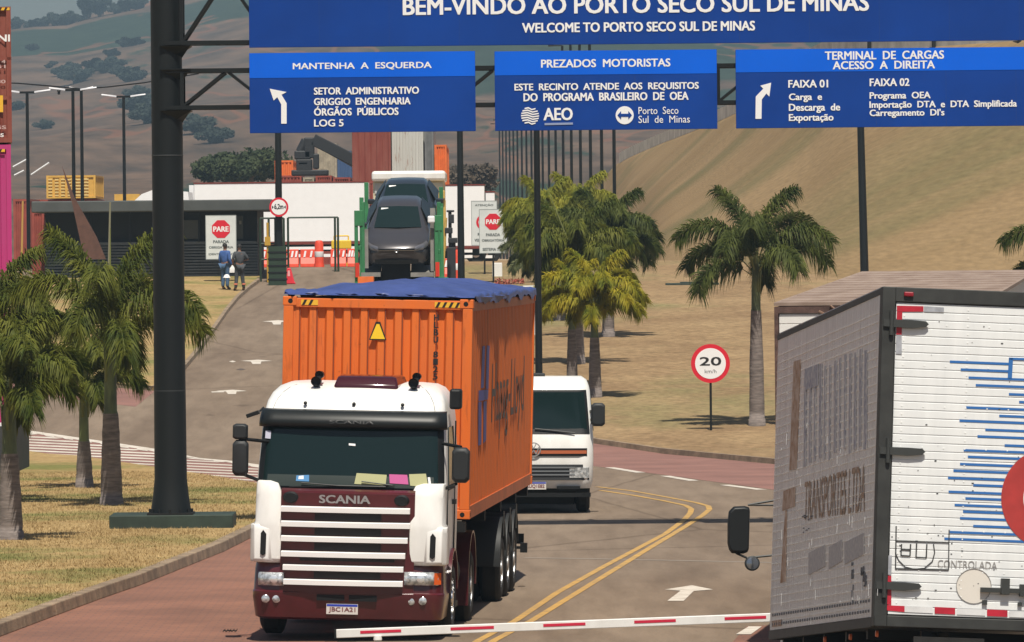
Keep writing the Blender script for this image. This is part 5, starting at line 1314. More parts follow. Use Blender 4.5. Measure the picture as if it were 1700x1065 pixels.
text("lettering", "TRANSPORTES LTDA", mat("letter_brown", (.26, .15, .085), .7, col2=(.40, .29, .21), vscale=12), sp, skew, 0, 1, 0, 1, .0)
mb = MB()
for k in range(26):
    y, z = ns(rng.uniform(1335, 1350) if k % 2 else rng.uniform(1415, 1440), rng.uniform(850, 885) if k % 2 else rng.uniform(930, 1000)); mb.box((XL-.012, y, z), (.004, rng.uniform(.02, .12), rng.uniform(.01, .12) if k % 2 == 0 else .012))
mb.build("scrape", mat("scrape_dark", (.04, .045, .06), .6), sp)
mb = MB()
for k in range(30):
    y, z = ns(rng.uniform(1296, 1460), rng.uniform(640, 1030)); mb.box((XL-.0115, y, z), (.003, rng.uniform(.008, .03), rng.uniform(.02, .14)))
mb.build("bright_scratch", mat("scratch_light", (.62, .62, .62), .4), sp)
# running gear, cab and mirror
mb = MB(); mb.bx(-.5, -.38, .3, yL+1.5, zb-.35, zb-.02); mb.bx(.38, .5, .3, yL+1.5, zb-.35, zb-.02); mb.bx(-1.15, 1.15, .05, .2, zb-.75, zb-.62); mb.bx(-.8, -.7, .1, .2, zb-.62, zb-.02); mb.bx(.7, .8, .1, .2, zb-.62, zb-.02)
for y in (.9, 2.2, 3.6, 5.0, 6.4): mb.bx(-1.2, 1.2, y, y+.1, zb-.10, zb-.002)
mb.build("chassis", dark_steel, nb)
mb = MB(); mb.bx(-.9, -.2, -.02, .0, zb-.35, zb-.08); mb.bx(.2, .9, -.02, .0, zb-.35, zb-.08); mb.build("mud_flap", rubber, nb)
for x, y in ((-1.2, .30), (-1.2, 1.9), (-1.22, 3.4)):
    mb = MB(); mb.lathe([(0, -.03), (.03, -.025), (.035, .0)], c=(x, y, zb-.06), axis='X', n=10); mb.build("marker_light", mat("lamp_orange", (.6, .12, .03), .3), nb)
wz = zb-1.17-.0
for s in (-1, 1):
    for y in (2.2, 3.5, yL+1.3):
        wv = wheel(nb, s*1.22, y, .50, .28, steel_rim, s, dual=y < 4, nuts=False); wv.location.z = wz
cs = [(zb-.8, 1.15, yL+2.0, yL+.25, .2, 0)]
mb = MB(); yy0, yy1 = yL+.25, yL+2.1; mb.loft([[(-.86, yy0, z), (1.15, yy0, z), (1.15, yy1-sh*.6, z), (1.0, yy1-sh, z), (-.72, yy1-sh, z), (-.86, yy1-sh*.6, z)] for z, sh in ((zb-.75, .1), (zb+.4, .0), (zb+.5, .02), (zb+1.4, .35), (zb+1.55, .6))]); mb.build("cab", white_paint, nb, smooth=True, bevel=.04)
ym = yL+1.75; I_ = NM.inverted()
x, z = nr(1226, 879, ym); mb = MB()
mb.loft([[(x+a*.125*s, ym+yo, z+b*.27*s) for a, b in ((-.55, -1), (.5, -1), (.9, -.93), (1, -.8), (1, .8), (.9, .95), (.5, 1), (-.5, .96), (-.92, .75), (-1, .3), (-.95, -.6), (-.8, -.85))] for s, yo in ((.9, -.04), (1, 0), (.95, .05), (.75, .12))]); mb.build("mirror", blackpl, nb, smooth=True, bevel=.01)
mb = MB(); x2, z2 = nr(1249, 935, ym); mb.lathe([(.0, -.02), (.07, -.02), (.085, -.01), (.085, .02), (.05, .06), (.0, .07)], c=(x2, ym, z2), axis='Y', n=22); rm = mb.build("round_mirror", greypl, nb, smooth=True)
mb = MB(); mb.lathe([(.0, -.034), (.04, -.031), (.068, -.021)], c=(x2, ym, z2), axis='Y', n=22); mb.build("mirror_glass", mat("dull_mirror", (.25, .27, .3), .15, .8), rm, smooth='all')
mb = MB(); p1 = nr(1245, 838, ym); p2 = nr(1290, 825, ym); p3 = nr(1245, 838, ym); mb.tube([(p1[0]-.02, ym, p1[1]), (p2[0]+.15, ym, p2[1])], .014, 6); p4 = nr(1290, 838, ym); mb.tube([(p1[0]-.02, ym, p1[1]), (p4[0]+.15, ym, p4[1])], .012, 6)
p5 = nr(1222, 918, ym); p6 = nr(1240, 926, ym); p7 = nr(1290, 918, ym); mb.tube([(p5[0], ym, p5[1]), (p6[0], ym, p6[1]), (p7[0]+.15, ym, p7[1])], .014, 6); mb.build("mirror_bracket", blackpl, nb)

# ------------------------------------------------------------------ second box truck beside it
fr0 = W(1286, 502, 74.5); fr1 = W(1432, 450, 89.5); d = fr1-fr0; L2_ = d.length
yaw2 = atan2(d.x, d.y); pit2 = math.asin(d.z/L2_)
R2m = Matrix.Rotation(-yaw2, 4, 'Z') @ Matrix.Rotation(pit2, 4, 'X')
S2 = Matrix.Translation(fr0-(R2m.to_3x3() @ Vector((-1.28, 0, 4.1)))) @ R2m
sb = thing("box_truck", "farther box truck with brownish dusty flat roof, mostly hidden by the closest truck", "truck", mtx=S2)
mb = MB(); mb.bx(-1.25, 1.25, .06, L2_-.02, 1.3, 4.05); mb.build("box_body", dirty_metal("box_side_white", (.5, .48, .46), (.62, .6, .58), .5), sb)
mb = MB(); mb.bx(-1.29, 1.29, .0, L2_, 4.06, 4.10)
for k in range(12): mb.bx(-1.25, 1.25, .6+k*(L2_-1)/12, .63+k*(L2_-1)/12, 4.10, 4.106)
mb.build("roof", mat("dusty_roof", (.22, .155, .12), .85, col2=(.30, .225, .18), vscale=1.2, detail=7, stretch=(2.5, .4, 1)), sb)
mb = MB(); mb.bx(-1.285, -1.235, -.02, .055, 1.25, 4.05); mb.bx(1.235, 1.285, -.02, .055, 1.25, 4.05); mb.bx(-1.235, 1.235, -.02, .055, 3.97, 4.05); mb.bx(-1.235, 1.235, -.02, .055, 1.25, 1.35); mb.build("rear_frame", mat("rear_frame_rust", (.09, .05, .04), .7, var=.4, vscale=8), sb)
mb = MB(); line = []; nrib = 22; z0q, z1q = 1.36, 3.96; pt_ = (z1q-z0q)/nrib
for k in range(nrib): z = z0q+k*pt_; line += [(0, z+.006), (0, z+pt_-.012), (.012, z+pt_-.006), (.012, z+pt_+.001)]
mb.loft([[(-1.225, -.0+dd, z) for dd, z in line], [(1.225, -.0+dd, z) for dd, z in line]], closed=False); sd_ = mb.build("rear_door", white_paint, sb)
mb = MB(); mb.prism([(-1.24, 3.50), (-.95, 3.50), (-.85, 3.54), (-.95, 3.58), (-1.24, 3.59)], 'Y', -.03, -.012); mb.build("hinge", mat("hinge_light", (.5, .5, .5), .5), sd_)
x, z = on_y(S2, 1376, 516, 0); mb = MB(); mb.tube([(x-.12, -.03, z+.0), (x, -.04, z-.06), (x+.1, -.03, z), (x+.02, -.04, z+.07)], .015, 5); mb.cyl((x, -.04, 1.4), (x, -.04, 3.96), .014, n=6); mb.build("door_lock", mat("rust_lock", (.2, .12, .08), .7), sd_)
mb = MB(); mb.bx(-.5, -.4, .2, L2_+1, .85, 1.28); mb.bx(.4, .5, .2, L2_+1, .85, 1.28); mb.bx(-1.2, 1.2, -.0, .1, .5, .62); mb.build("chassis", dark_steel, sb)
for s in (-1, 1):
    for y in (2.0, 3.3, L2_+1.2): wheel(sb, s*1.22, y, .5, .28, steel_rim, s, nuts=False)
mb = MB(); y0 = L2_+.2; mb.loft([[(-1.2, y0, z), (1.2, y0, z), (1.2, y0+2-sh*.6, z), (1.0, y0+2-sh, z), (-1.0, y0+2-sh, z), (-1.2, y0+2-sh*.6, z)] for z, sh in ((.5, .1), (1.8, 0), (2.7, .3), (3.0, .6))]); mb.build("cab", white_paint, sb, smooth=True, bevel=.04)

# ================================================================== LEFT CONTAINER STACK
def px_box(mb, x0, y0, x1, y1, D, depth):
    a = W(x0, y0, D); b = W(x1, y1, D); cx = (a.x+b.x)/2; return mb.box((cx, D+depth/2, (a.z+b.z)/2), (abs(b.x-a.x), depth, abs(a.z-b.z)))
STACK_YAW = radians(5.0)
def container(label, x0, y0, x1, y1, D, depth, m, ribs=9, group=None, ribm=None, decals=None, cat_="container", z0=None, cast=True):
    a = W(x0, y0, D); b = W(x1, y1, D); z1_ = a.z; zb_ = b.z if z0 is None else z0; w_ = b.x-a.x; h_ = z1_-zb_; cx = (a.x+b.x)/2
    t = thing("shipping_container", label, cat_, (cx, D, zb_), group=group)
    mb = MB(); n_ = ribs; p = (w_-.16)/n_; line = []
    for k in range(n_): s = -w_/2+.08+k*p; line += [(s, .02), (s+p*.4, .02), (s+p*.5, .06), (s+p*.9, .06)]
    line.append((w_/2-.08, .02)); mb.loft([[(s, d_, z) for s, d_ in line] for z in (.1, h_-.1)], closed=False); mb.build("front_wall", m, t)
    mb = MB(); nn = int(depth/.3)
    for sx in (-1, 1):
        line = []
        for k in range(nn): s = .1+k*(depth-.2)/nn; q_ = (depth-.2)/nn; line += [(s, .02), (s+q_*.4, .02), (s+q_*.5, .05), (s+q_*.9, .05)]
        mb.loft([[(sx*(w_/2-d_), s, z) for s, d_ in line] for z in (.1, h_-.1)], closed=False)
    mb.bx(-w_/2+.06, w_/2-.06, depth-.07, depth-.03, .1, h_-.1); mb.bx(-w_/2+.02, w_/2-.02, .05, depth-.05, h_-.05, h_-.02); mb.build("side_wall", m, t)
    mb = MB()
    for sx in (-1, 1):
        for yy in (.05, depth-.05): mb.box((sx*(w_/2-.05), yy, h_/2), (.10, .10, h_-.004))
        mb.bx(sx*(w_/2-.09), sx*(w_/2-.005), .1, depth-.1, .0, .10); mb.bx(sx*(w_/2-.09), sx*(w_/2-.005), .1, depth-.1, h_-.10, h_-.003)
    for z in (.05, h_-.055): mb.box((0, .05, z), (w_-.2, .09, .1)); mb.box((0, depth-.05, z), (w_-.2, .09, .1))
    mb.build("frame", ribm or m, t)
    return t, w_, h_
redbr = painted("container_red_brown", (.21, .047, .032), (.26, .085, .06), (.10, .03, .02)); mag = painted("container_magenta", (.46, .032, .17), (.42, .05, .18), (.2, .03, .06), amt=.68)
t, w_, h_ = container("red-brown container on top of the left pink stack, white letters on its end", -165, 12, 20, 236, 133, 6.1, redbr, 7, decals=1)
def CL(px, py): p = W(px, py, 133)-t.location; return p.x, p.z
bk = MATS["hazard_black"]
for py0, py1 in ((96, 99), (161, 164)): mb = MB(); q = CL(-160, py0); q2 = CL(19, py1); mb.bx(q[0], q2[0], .0, .02, q2[1], q[1]); mb.build("cross_rib", redbr, t)
def ctx(s, x0, y0, x1, y1, m=signw): a = CL(x0, y1); b = CL(x1, y0); return text("lettering", s, m, t, lambda u, v: (u, -.004, v), a[0], b[0], a[1], b[1], .03)
ctx("GES UNI", -60, 57, 16, 69); ctx("CAXU 4", -40, 99, 9, 105, mat("dull_letter", (.5, .35, .33), .6)); ctx("22G1", -30, 107, 9, 113, mat("dull_letter", (.5, .35, .33), .6)); ctx("30480", -30, 132, 9, 138, mat("dull_letter", (.5, .35, .33), .6)); ctx("KGS", -20, 208, 10, 214, mat("dull_letter", (.5, .35, .33), .6)); ctx("LBS", -12, 221, 6, 227)
mb = MB(); a = CL(-25, 186); b = CL(5, 158); mb.bx(a[0], b[0], -.006, -.001, a[1], b[1]); mb.build("yellow_label", mat("label_yellow", (.75, .42, .03), .5), t)
def haz(t_, x0, x1, y0, y1, D):
    a = W(x0, y1, D)-t_.location; b = W(x1, y0, D)-t_.location; mb = MB(); mb.bx(a.x, b.x, -.008, -.003, a.z, b.z); o = mb.build("hazard_strip", haz_y, t_); mb = MB(); h2 = b.z-a.z
    k = a.x
    while k < b.x-.1: mb.add([(k, -.010, a.z), (k+.05, -.010, a.z), (k+.05+h2*.5, -.010, b.z), (k+h2*.5, -.010, b.z)], [(0, 1, 2, 3)]); k += .12
    mb.build("hazard_stripe", haz_k, o)
haz(t, -30, 16, 12, 17, 133)
mb = MB(); q = CL(-160, 237); q2 = CL(20, 241); 
t, w_, h_ = container("magenta pink container carrying the red-brown one at the left edge", -165, 241, 20, 470, 133, 6.1, mag, 8)
haz(t, -30, 8, 247, 252, 133)
t2, w_, h_ = container("lowest magenta pink container of the left edge stack, behind the nearest palm", -168, 473, 12, 706, 133, 6.1, mag, 8)
def CL(px, py): p = W(px, py, 133)-t2.location; return p.x, p.z
a = CL(-20, 706); b = CL(5, 694); text("lettering", "ONE", signw, t2, lambda u, v: (u, -.004, v), a[0], b[0], b[1]-.3, b[1]-.1, .03)
mb = MB(); g0 = W(-168, 708, 133); mb.box(((g0.x+W(12, 708, 133).x)/2, 136, g0.z/2), (W(12, 708, 133).x-g0.x, 6.0, g0.z-.02)); tagk(mb.build("concrete_footing", mat("dark_footing", (.03, .03, .03), .8, var=.2), bevel=.02), "dark block footing under the pink container stack", "footing")

for o_ in COL.objects:
    if o_.parent is None and o_.name.startswith("shipping_container") and 130 < o_.location.y < 135: o_.rotation_euler.z = STACK_YAW
# ================================================================== GATE AREA
def boxo(name, label, cat_, x0, y0, x1, y1, D, depth, m, group=None, parent=None, bevel=.0):
    mb = MB(); px_box(mb, x0, y0, x1, y1, D, depth); o = mb.build(name, m, parent, bevel=bevel)
    if label: tagk(o, label, cat_, group)
    return o
# guardhouse
roof_g = mat("roof_grey", (.065, .072, .070), .7, var=.15, vscale=1); dark_wall = mat("void_shade_wall", (.008, .009, .010), .7); clad = mat("blue_grey_cladding", (.10, .12, .145), .6, var=.1, vscale=2)
gz0 = gz(241)
gh = thing("guardhouse", "long low dark guardhouse with flat grey roof and slatted base", "building", (XG(250, 240).x, 240, gz0))
def gp(mb, x0, y0, x1, y1, D, depth): 
    a = W(x0, y0, D)-gh.location; b = W(x1, y1, D)-gh.location; zb_ = b.z if y1 < 455 else -.1
    return mb.bx(a.x, b.x, D-240, D-240+depth, zb_, a.z)
mb = MB(); gp(mb, 52, 334, 452, 349, 239, 8); mb.build("roof", roof_g, gh, bevel=.04)
mb = MB(); gp(mb, 75, 349.1, 428, 401, 240.6, 6); mb.build("wall", dark_wall, gh)  # near-black colour stands in for the shade of the void under the roof
mb = MB(); gp(mb, 75, 401.2, 428, 470, 240.4, 6.3)
mb.build("base_wall", mat("dark_clad_gap", (.012, .014, .018), .8), gh)
mb = MB()
for k in range(13): y = 403+k*4.8; gp(mb, 75, y, 428, y+3.3, 240.33, .06)
mb.build("cladding", clad, gh)
mb = MB()
for x in (80, 150, 215, 300, 330, 426): gp(mb, x-1.5, 349.2, x+1.5, 401, 240.2, .15)
mb.build("pillar", blackpl, gh)
mb = MB(); gp(mb, 392, 358, 404, 396, 240.5, .08); gp(mb, 305, 365, 332, 396, 240.5, .08); w2 = mb.build("window", mat("window_dull", (.06, .065, .06), .2), gh)
mb = MB(); gp(mb, 397, 366, 401, 372, 240.45, .04); mb.build("pane", mat("pane_light", (.18, .18, .16), .5), w2)
# stop boards
def board(name, label, x0, y0, x1, y1, D, kind_, lines_, group="white stop boards at the gate", tilt=0, foot=475):
    c0 = W(x0, y0, D); c1 = W(x1, y1, D); b = Vector(((c0.x+c1.x)/2, D, gz(D))); t = thing(name, label, "sign", b, group=group, rot=(0, 0, tilt)); w_ = c1.x-c0.x; z0q = c1.z-b.z; z1q = c0.z-b.z; h_ = z1q-z0q
    mb = MB(); mb.bx(-w_/2, w_/2, -.02, .0, z0q, z1q); pn = mb.build("panel", mat("board_white", (.62, .65, .64), .5, var=.05), t)
    mb = MB(); e = .025; mb.bx(-w_/2-.0, w_/2, -.024, -.0205, z0q, z0q+e); mb.bx(-w_/2, w_/2, -.024, -.0205, z1q-e, z1q); mb.bx(-w_/2, -w_/2+e, -.024, -.0205, z0q+e, z1q-e); mb.bx(w_/2-e, w_/2, -.024, -.0205, z0q+e, z1q-e); mb.build("border", mat("board_grey", (.3, .33, .33), .5), pn)
    mb = MB(); mb.cyl((0, .03, -.05), (0, .03, z1q-.1), .035, n=8); mb.build("post", dark_steel, t)
    r_ = w_*.31; zc = z1q-w_*.45 if kind_ == 'stop' else z0q+h_*.52
    red = mat("sign_red", (.62, .01, .03), .5)
    if kind_ == 'stop':
        mb = MB(); mb.prism([(r_*cos(pi/8+k*pi/4), zc+r_*sin(pi/8+k*pi/4)) for k in range(8)], 'Y', -.028, -.021); mb.build("octagon", red, pn)
        text("lettering", "PARE", signw, pn, lambda u, v: (u, -.030, v), -r_*.78, r_*.78, zc-r_*.26, zc+r_*.26, .05)
    else:
        mb = MB(); mb.lathe([(r_*.72, -.021), (r_*.72, -.028), (r_, -.028), (r_, -.021)], c=(0, 0, zc), axis='Y', n=28); mb.build("ring", red, pn)
    for k, (s, zz, wf) in enumerate(lines_):
        z = z0q+h_*zz; text("lettering", s, mat("board_ink", (.10, .12, .12), .6), pn, lambda u, v: (u, -.024, v), -w_*wf/2, w_*wf/2, z-.055, z+.055, .03)
    return t
board("stop_board", "white PARE board in front of the guardhouse, beside two standing workers", 341, 357, 393, 430, 236, 'stop', [("PARADA", .40, .5), ("OBRIGATÓRIA", .28, .78), ("IDENTIFICAÇÃO", .12, .8)])
board("stop_board", "white PARE board partly behind the palm crowns, in front of another board", 795, 347, 842, 420, 233, 'stop', [("PARADA", .42, .5), ("OBRIGATÓRIA", .30, .8), ("SISTEMA TGP", .09, .75)])
board("stop_board", "grey-white ATENÇÃO board half hidden behind the right PARE board", 782, 333, 826, 407, 240, 'ring', [("ATENÇÃO", .90, .7), ("REDUZA", .25, .5), ("VELOCIDADE", .12, .75)])
# gate frames
gate_m = mat("gate_green", (.02, .04, .022), .5)
def frame(label, xs_, ytop, D, bars=(), m=gate_m, r=.045, name="gate_frame", ymid=None):
    z0q = gz(D); x0 = W(xs_[0], ytop, D); t = thing(name, label, "gate", (x0.x, D, z0q)); zt_ = x0.z-z0q
    for x in xs_:
        mb = MB(); xx = W(x, ytop, D).x-x0.x; mb.cyl((xx, 0, 0), (xx, 0, zt_), r, n=8); mb.build("post", m, t)
    mb = MB(); xe = W(xs_[-1], ytop, D).x-x0.x
    for f in (1.0,)+tuple(bars): mb.cyl((0, 0, zt_*f), (xe, 0, zt_*f), r*.75, n=8)
    mb.build("rail", m, t); return t
frame("dark green tubular gate frame left of the gate pole", (432, 446, 457, 471), 362, 238, (.35, .6), name="gate_frame")
frame("dark green goal shaped gate frame in front of the white trailer", (478, 556, 561), 361, 246, (), name="gate_frame")
mb = MB(); t = thing("height_gauge", "green mesh turnstile panel below the width limit sign", "gate", XG(461, 235)); 
mb.bx(-.35, .35, -.05, .05, 0, 1.5); mb.build("panel", gate_m, t); mb = MB()
for k in range(5): mb.bx(-.38, .38, -.07, -.052, .2+k*.26, .26+k*.26)
mb.build("slat", dark_steel, t)
mb = MB(); mb.cyl((0, 0, 0), (0, 0, 2.9), .045, n=8); mb.box((.0, -.05, 2.0), (.22, .1, .42)); o = mb.build("yellow_post", mat("gate_yellow", (.5, .30, .04), .5)); o.location = XG(445, 237.5); o.scale = (1, 1, .8); tagk(o, "thin yellow post with small box between the gate bars", "post")
# plastic barriers, cones
org = mat("barrier_red_orange", (.72, .07, .03), .5, var=.1, vscale=3); wht = mat("reflector_white", (.8, .8, .8), .4)
def jersey(label, x0, x1, D, y0=424, m=org):
    b = XG((x0+x1)/2, D); w_ = W(x1, 440, D).x-W(x0, 440, D).x; t = thing("plastic_barrier", label, "road barrier", b, group="red plastic water barriers at the gate")
    mb = MB(); mb.prism([(-.28, 0), (.28, 0), (.26, .14), (.12, .40), (.08, .75), (-.08, .75), (-.12, .40), (-.26, .14)], 'X', -w_/2, w_/2); mb.build("body", m, t, bevel=.02)
    mb = MB()
    for k in range(3): x = -w_*.3+k*w_*.3; mb.add([(x-.05, -.145, .42), (x+.03, -.145, .42), (x+.08, -.11, .68), (x, -.11, .68)], [(0, 1, 2, 3)])
    mb.build("reflector", wht, t); return t
for i, (x0, x1, D, lab) in enumerate(((433, 461, 256, "red plastic barrier left of the gate pole"), (474, 496, 254, "red plastic barrier just right of the gate pole"), (499, 534, 256, "long red plastic barrier beside the tall red bollard"), (549, 575, 255, "red plastic barrier under the yellow trolley"), (577, 592, 252, "short red plastic barrier touching the green carrier post"), (738, 750, 240, "small red barrier right of the car transporter"))): jersey(lab, x0, x1, D)
def bollard(label, px, D, h_, r):
    t = thing("bollard", label, "bollard", XG(px, D), group="tall red bollards with white band"); mb = MB(); mb.lathe([(r*1.15, 0), (r*1.1, .1), (r, .2), (r*.95, h_-.1), (r*.7, h_), (0, h_+.02)], n=16); mb.build("body", org, t, smooth=True)
    mb = MB(); mb.lathe([(r*1.0, h_*.38), (r*1.015, h_*.385), (r*1.01, h_*.58), (r*.98, h_*.585)], n=16); mb.build("band", wht, t, smooth=True)
bollard("tall red bollard with white band in front of the white trailer", 530, 255, 1.1, .19); bollard("tall red bollard with white band right of the car transporter", 759, 236, 1.25, .13)
t = thing("traffic_barrel", "bright red splayed plastic barrel at the road edge left of the orange container", "traffic cone", XG(480, 236)); mb = MB(); mb.prism([(-.26, 0), (.26, 0), (.2, .1), (.12, .42), (.06, .62), (-.06, .62), (-.12, .42), (-.2, .1)], 'Y', -.2, .2); mb.build("body", mat("cone_red", (.75, .03, .05), .5), t, bevel=.03)
mb = MB(); mb.prism([(-.05, .30), (.05, .30), (.04, .52), (-.04, .52)], 'Y', -.206, -.201); mb.build("reflector", mat("cone_light", (.8, .4, .4), .5), t)
t = thing("yellow_trolley", "yellow wheeled trolley standing behind the red barriers", "trolley", XG(567, 258)); ym_ = mat("trolley_yellow", (.75, .5, .03), .5); mb = MB(); mb.bx(-.42, .42, -.2, .2, .75, 1.12); mb.build("tray", ym_, t, bevel=.04); mb = MB()
for s in (-1, 1): mb.cyl((s*.3, 0, .1), (s*.3, 0, 1.3), .03)
mb.cyl((-.3, 0, 1.3), (.3, 0, 1.3), .03); mb.cyl((-.3, -.2, .1), (-.3, .2, .1), .1); mb.cyl((.3, -.2, .1), (.3, .2, .1), .1); mb.build("handle", ym_, t)
boxo("water_tank", "small white box standing on the grass right of the boards", "box", 817, 436, 834, 470, 238, .6, dull_white, bevel=.02)
boxo("white_panel", "narrow white upright panel just past the orange container, left of the dark lamp post", "panel", 868, 474, 889.5, 556, 192, .12, dull_white, bevel=.01)
t = thing("red_flower_bed", "patch of red plants beside the white box under the palm", "plant", G(846, 476)); mb = MB(); rng = random.Random(8)
for k in range(500):
    p = Vector((rng.uniform(-.55, .55), rng.uniform(-.5, .5), rng.uniform(0, .35)*(1-.3*rng.random()))); u = Vector((rng.gauss(0, 1), rng.gauss(0, 1), rng.gauss(0, 1))).normalized()*.05; v = u.orthogonal().normalized()*.03; mb.add([p-u, p+v, p+u, p-v], [(0, 1, 2, 3)])
mb.build("leaves", mat("red_leaf", (.35, .04, .03), .6, col2=(.12, .07, .02), vscale=5), t)
mb = MB(); mb.cyl((0, 0, 0), (0, 0, .3), .02, n=6); mb.build("stem", bark, t)

# semitrailers behind the gate
wtrail = mat("trailer_white", (.86, .86, .86), .5, var=.02)
def semitrailer(label, x0, y0, x1, y1, D, depth=2.5, wheels=()):
    z0q = gz(D); a = W(x0, y0, D); b = W(x1, y1, D); t = thing("semi_trailer", label, "trailer", ((a.x+b.x)/2, D, z0q), group="white box semi-trailers parked behind the gate"); w_ = b.x-a.x; zb_ = b.z-z0q; zt_ = a.z-z0q
    mb = MB(); mb.bx(-w_/2, w_/2, 0, depth, zb_, zt_); mb.build("box_body", wtrail, t, bevel=.03)
    mb = MB(); mb.bx(-w_/2-.02, w_/2+.02, -.02, .04, zt_-.0, zt_+.06); mb.bx(-w_/2-.02, w_/2+.02, -.02, .04, zb_-.12, zb_-.001); mb.build("rail", mat("trailer_rail_red", (.18, .03, .02), .6), t)
    mb = MB(); mb.bx(-w_/2+.1, w_/2-.1, .3, depth-.3, zb_-.45, zb_-.125); mb.build("chassis", dark_steel, t)
    mb = MB(); 
    for z in (.55, .95): mb.bx(-w_/2+.4, w_/2-.6, -.0, .05, z*zb_/1.3-.07, z*zb_/1.3+.07)
    mb.build("side_guard", wtrail, t)
    for px in wheels:
        x = W(px, 430, D).x-t.location.x; mb = MB(); mb.lathe([(.2, -.05), (.28, -.1), (.46, -.1), (.5, -.04), (.5, .18), (.3, .2)], c=(x, .35, .5), axis='Y', n=20); mb.build("wheel", rubber, t, smooth=True)
    return t
semitrailer("long white box semi-trailer behind the guardhouse and the gate frame", 322, 305, 612, 400, 288, wheels=(345, 382, 418, 590))
semitrailer("white box semi-trailer between the car transporter and the stop boards", 738, 308, 805, 408, 292, wheels=(750, 790))
semitrailer("short end of a white box semi-trailer right of the middle lamp post", 806, 319, 822, 410, 300, wheels=(814,))
boxo("roof_tank", "pale object on the yard left of the white trailer, above the guardhouse roof", "tank", 314, 307, 322, 340, 292, 2, wtrail)
# white tent
t = thing("tent_roof", "white sloping tent roof peeping over the guardhouse beside the column", "tent", (W(242, 333, 275).x, 275, gz(275))); mb = MB(); q = [W(x, y, 275)-t.location for x, y in ((222, 334), (235, 322), (256, 314), (312, 318), (314, 334))]; mb.prism([(p.x, p.z) for p in q], 'Y', 0, 4); mb.build("canvas", wtrail, t)
mb = MB(); 
for s in (-.8, 1.6): mb.cyl((s, .2, 0), (s, .2, q[0].z), .05)
mb.build("pole", greypl, t)
# yard containers
rusty = dirty_metal("rusty_white", (.50, .50, .46), (.55, .55, .52), .6)
n = rusty.node_tree.nodes; r_ = [x for x in n if x.type == 'VALTORGB'][0]; r_.color_ramp.elements.new(.40).color = (.52, .52, .48, 1); r_.color_ramp.elements[0].color = (.26, .07, .02, 1)
or2 = mat("container_orange_far", (.75, .16, .03), .6, var=.1); red2 = mat("container_red_far", (.30, .06, .04), .7, var=.2, vscale=1.5); yel = mat("container_yellow", (.62, .36, .07), .6, var=.1); greyc = mat("container_grey", (.16, .165, .17), .6, var=.15); bluec = mat("container_blue", (.05, .10, .22), .6)
beige = mat("container_beige", (.36, .32, .24), .7, var=.2)
zY = gz(300)
container("tall brick-red container block above the left shoulder of the car transporter", 584, 176, 649, 300, 306, 12, redbr, 3, z0=zY+3.0)
container("dark red container under the brick-red one beside the white trailer", 586, 301, 650, 440, 306, 12, red2, 6, z0=zY)
container("white container streaked with rust in the middle of the yard stack", 650, 180, 703, 290, 308, 12, rusty, 9, z0=zY+3.2)
container("grey container squeezed between the rusty white and the orange one", 704.5, 192, 720, 300, 309, 12, greyc, 5, z0=zY+3.0)
container("orange container with white marks at the right end of the yard stack", 721, 240, 742, 320, 312, 12, or2, 4, z0=zY+2.6)
t, w_, h_ = container("lower grey container beneath the rusty white one", 650.5, 292, 742, 440, 313, 11, greyc, 8, z0=zY)
for i, (x0, x1, lab, m) in enumerate(((461, 502, "red container row piece right under the reach stacker mast", red2), (503, 523, "small pale end container in the red row", beige), (524, 552, "red container row piece under the boom", red2), (553, 583, "red container row piece next to the brick-red block", red2))):
    container(lab, x0, 291+(i % 2)*3, x1, 440, 322+i*.0, 6, m, 6, z0=gz(300), group="low row of containers behind the white trailer")
container("orange-red container standing left of the reach stacker", 456, 266, 487, 292, 330, 6, or2, 4, z0=gz(300)+2.9)
container("beige ribbed container behind the reach stacker boom", 527, 238, 559, 291, 336, 6, beige, 7, z0=gz(300)+2.9)
container("blue container between the beige one and the brick-red block", 560, 250, 583, 291, 338, 6, bluec, 5, z0=gz(300)+2.9)
t, w_, h_ = container("yellow slatted container standing above the guardhouse at the left", 77, 291, 159, 332, 300, 6, yel, 4, z0=gz(300)+3.4)
mb = MB()
for k in range(6):
    z = .12+k*(h_-.2)/6; mb.bx(w_*.08, w_*.36, -.02, .015, z, z+.07)
    for q_ in range(4): mb.bx(-w_*.46+q_*w_*.13, -w_*.46+q_*w_*.13+w_*.08, -.02, .015, z, z+.06)
mb.build("slat", mat("yellow_pale", (.7, .52, .2), .6), t)
container("dark red container under the yellow one behind the guardhouse", 50, 331, 162, 440, 302, 6, red2, 10, z0=gz(300))
container("dull red container at the left behind the palm tops", 22, 330, 50, 460, 262, 6, red2, 6, z0=gz(262))
container("small red container peeping under the guardhouse roof end", 53, 350, 74, 420, 246, 5, red2, 5, z0=gz(246))
boxo("yellow_canopy", "thin yellow roof edge above the guardhouse left of the tent", "canopy", 190, 322, 232, 334, 290, 3, yel)
t = thing("dry_leaf_blade", "brown pointed dry leaf leaning up behind the palms, in front of the guardhouse", "leaf", (W(150, 430, 236).x, 236, gz(236))); mb = MB(); p = [W(x, y, 236)-t.location for x, y in ((103, 275), (124, 328), (160, 392), (176, 430), (140, 430), (120, 338))]; mb.prism([(q_.x, q_.z) for q_ in p], 'Y', 0, .12); mb.build("blade", mat("brown_leaf", (.10, .045, .03), .7, var=.2), t)
for i, (x, y0, y1, m, lab) in enumerate(((38, 333, 400, mat("bamboo_yellow", (.45, .27, .07), .6), "thin yellow pole behind the leftmost palms"), (183, 335, 430, mat("pole_olive", (.2, .19, .12), .6), "thin olive pole in front of the guardhouse"))):
    a = W(x, y0, 234); b = XG(x-3, 234); mb = MB(); mb.cyl((0, 0, 0), (a-b), .05, .035, 8); o = mb.build("thin_pole", m); o.location = b; tagk(o, lab, "pole")
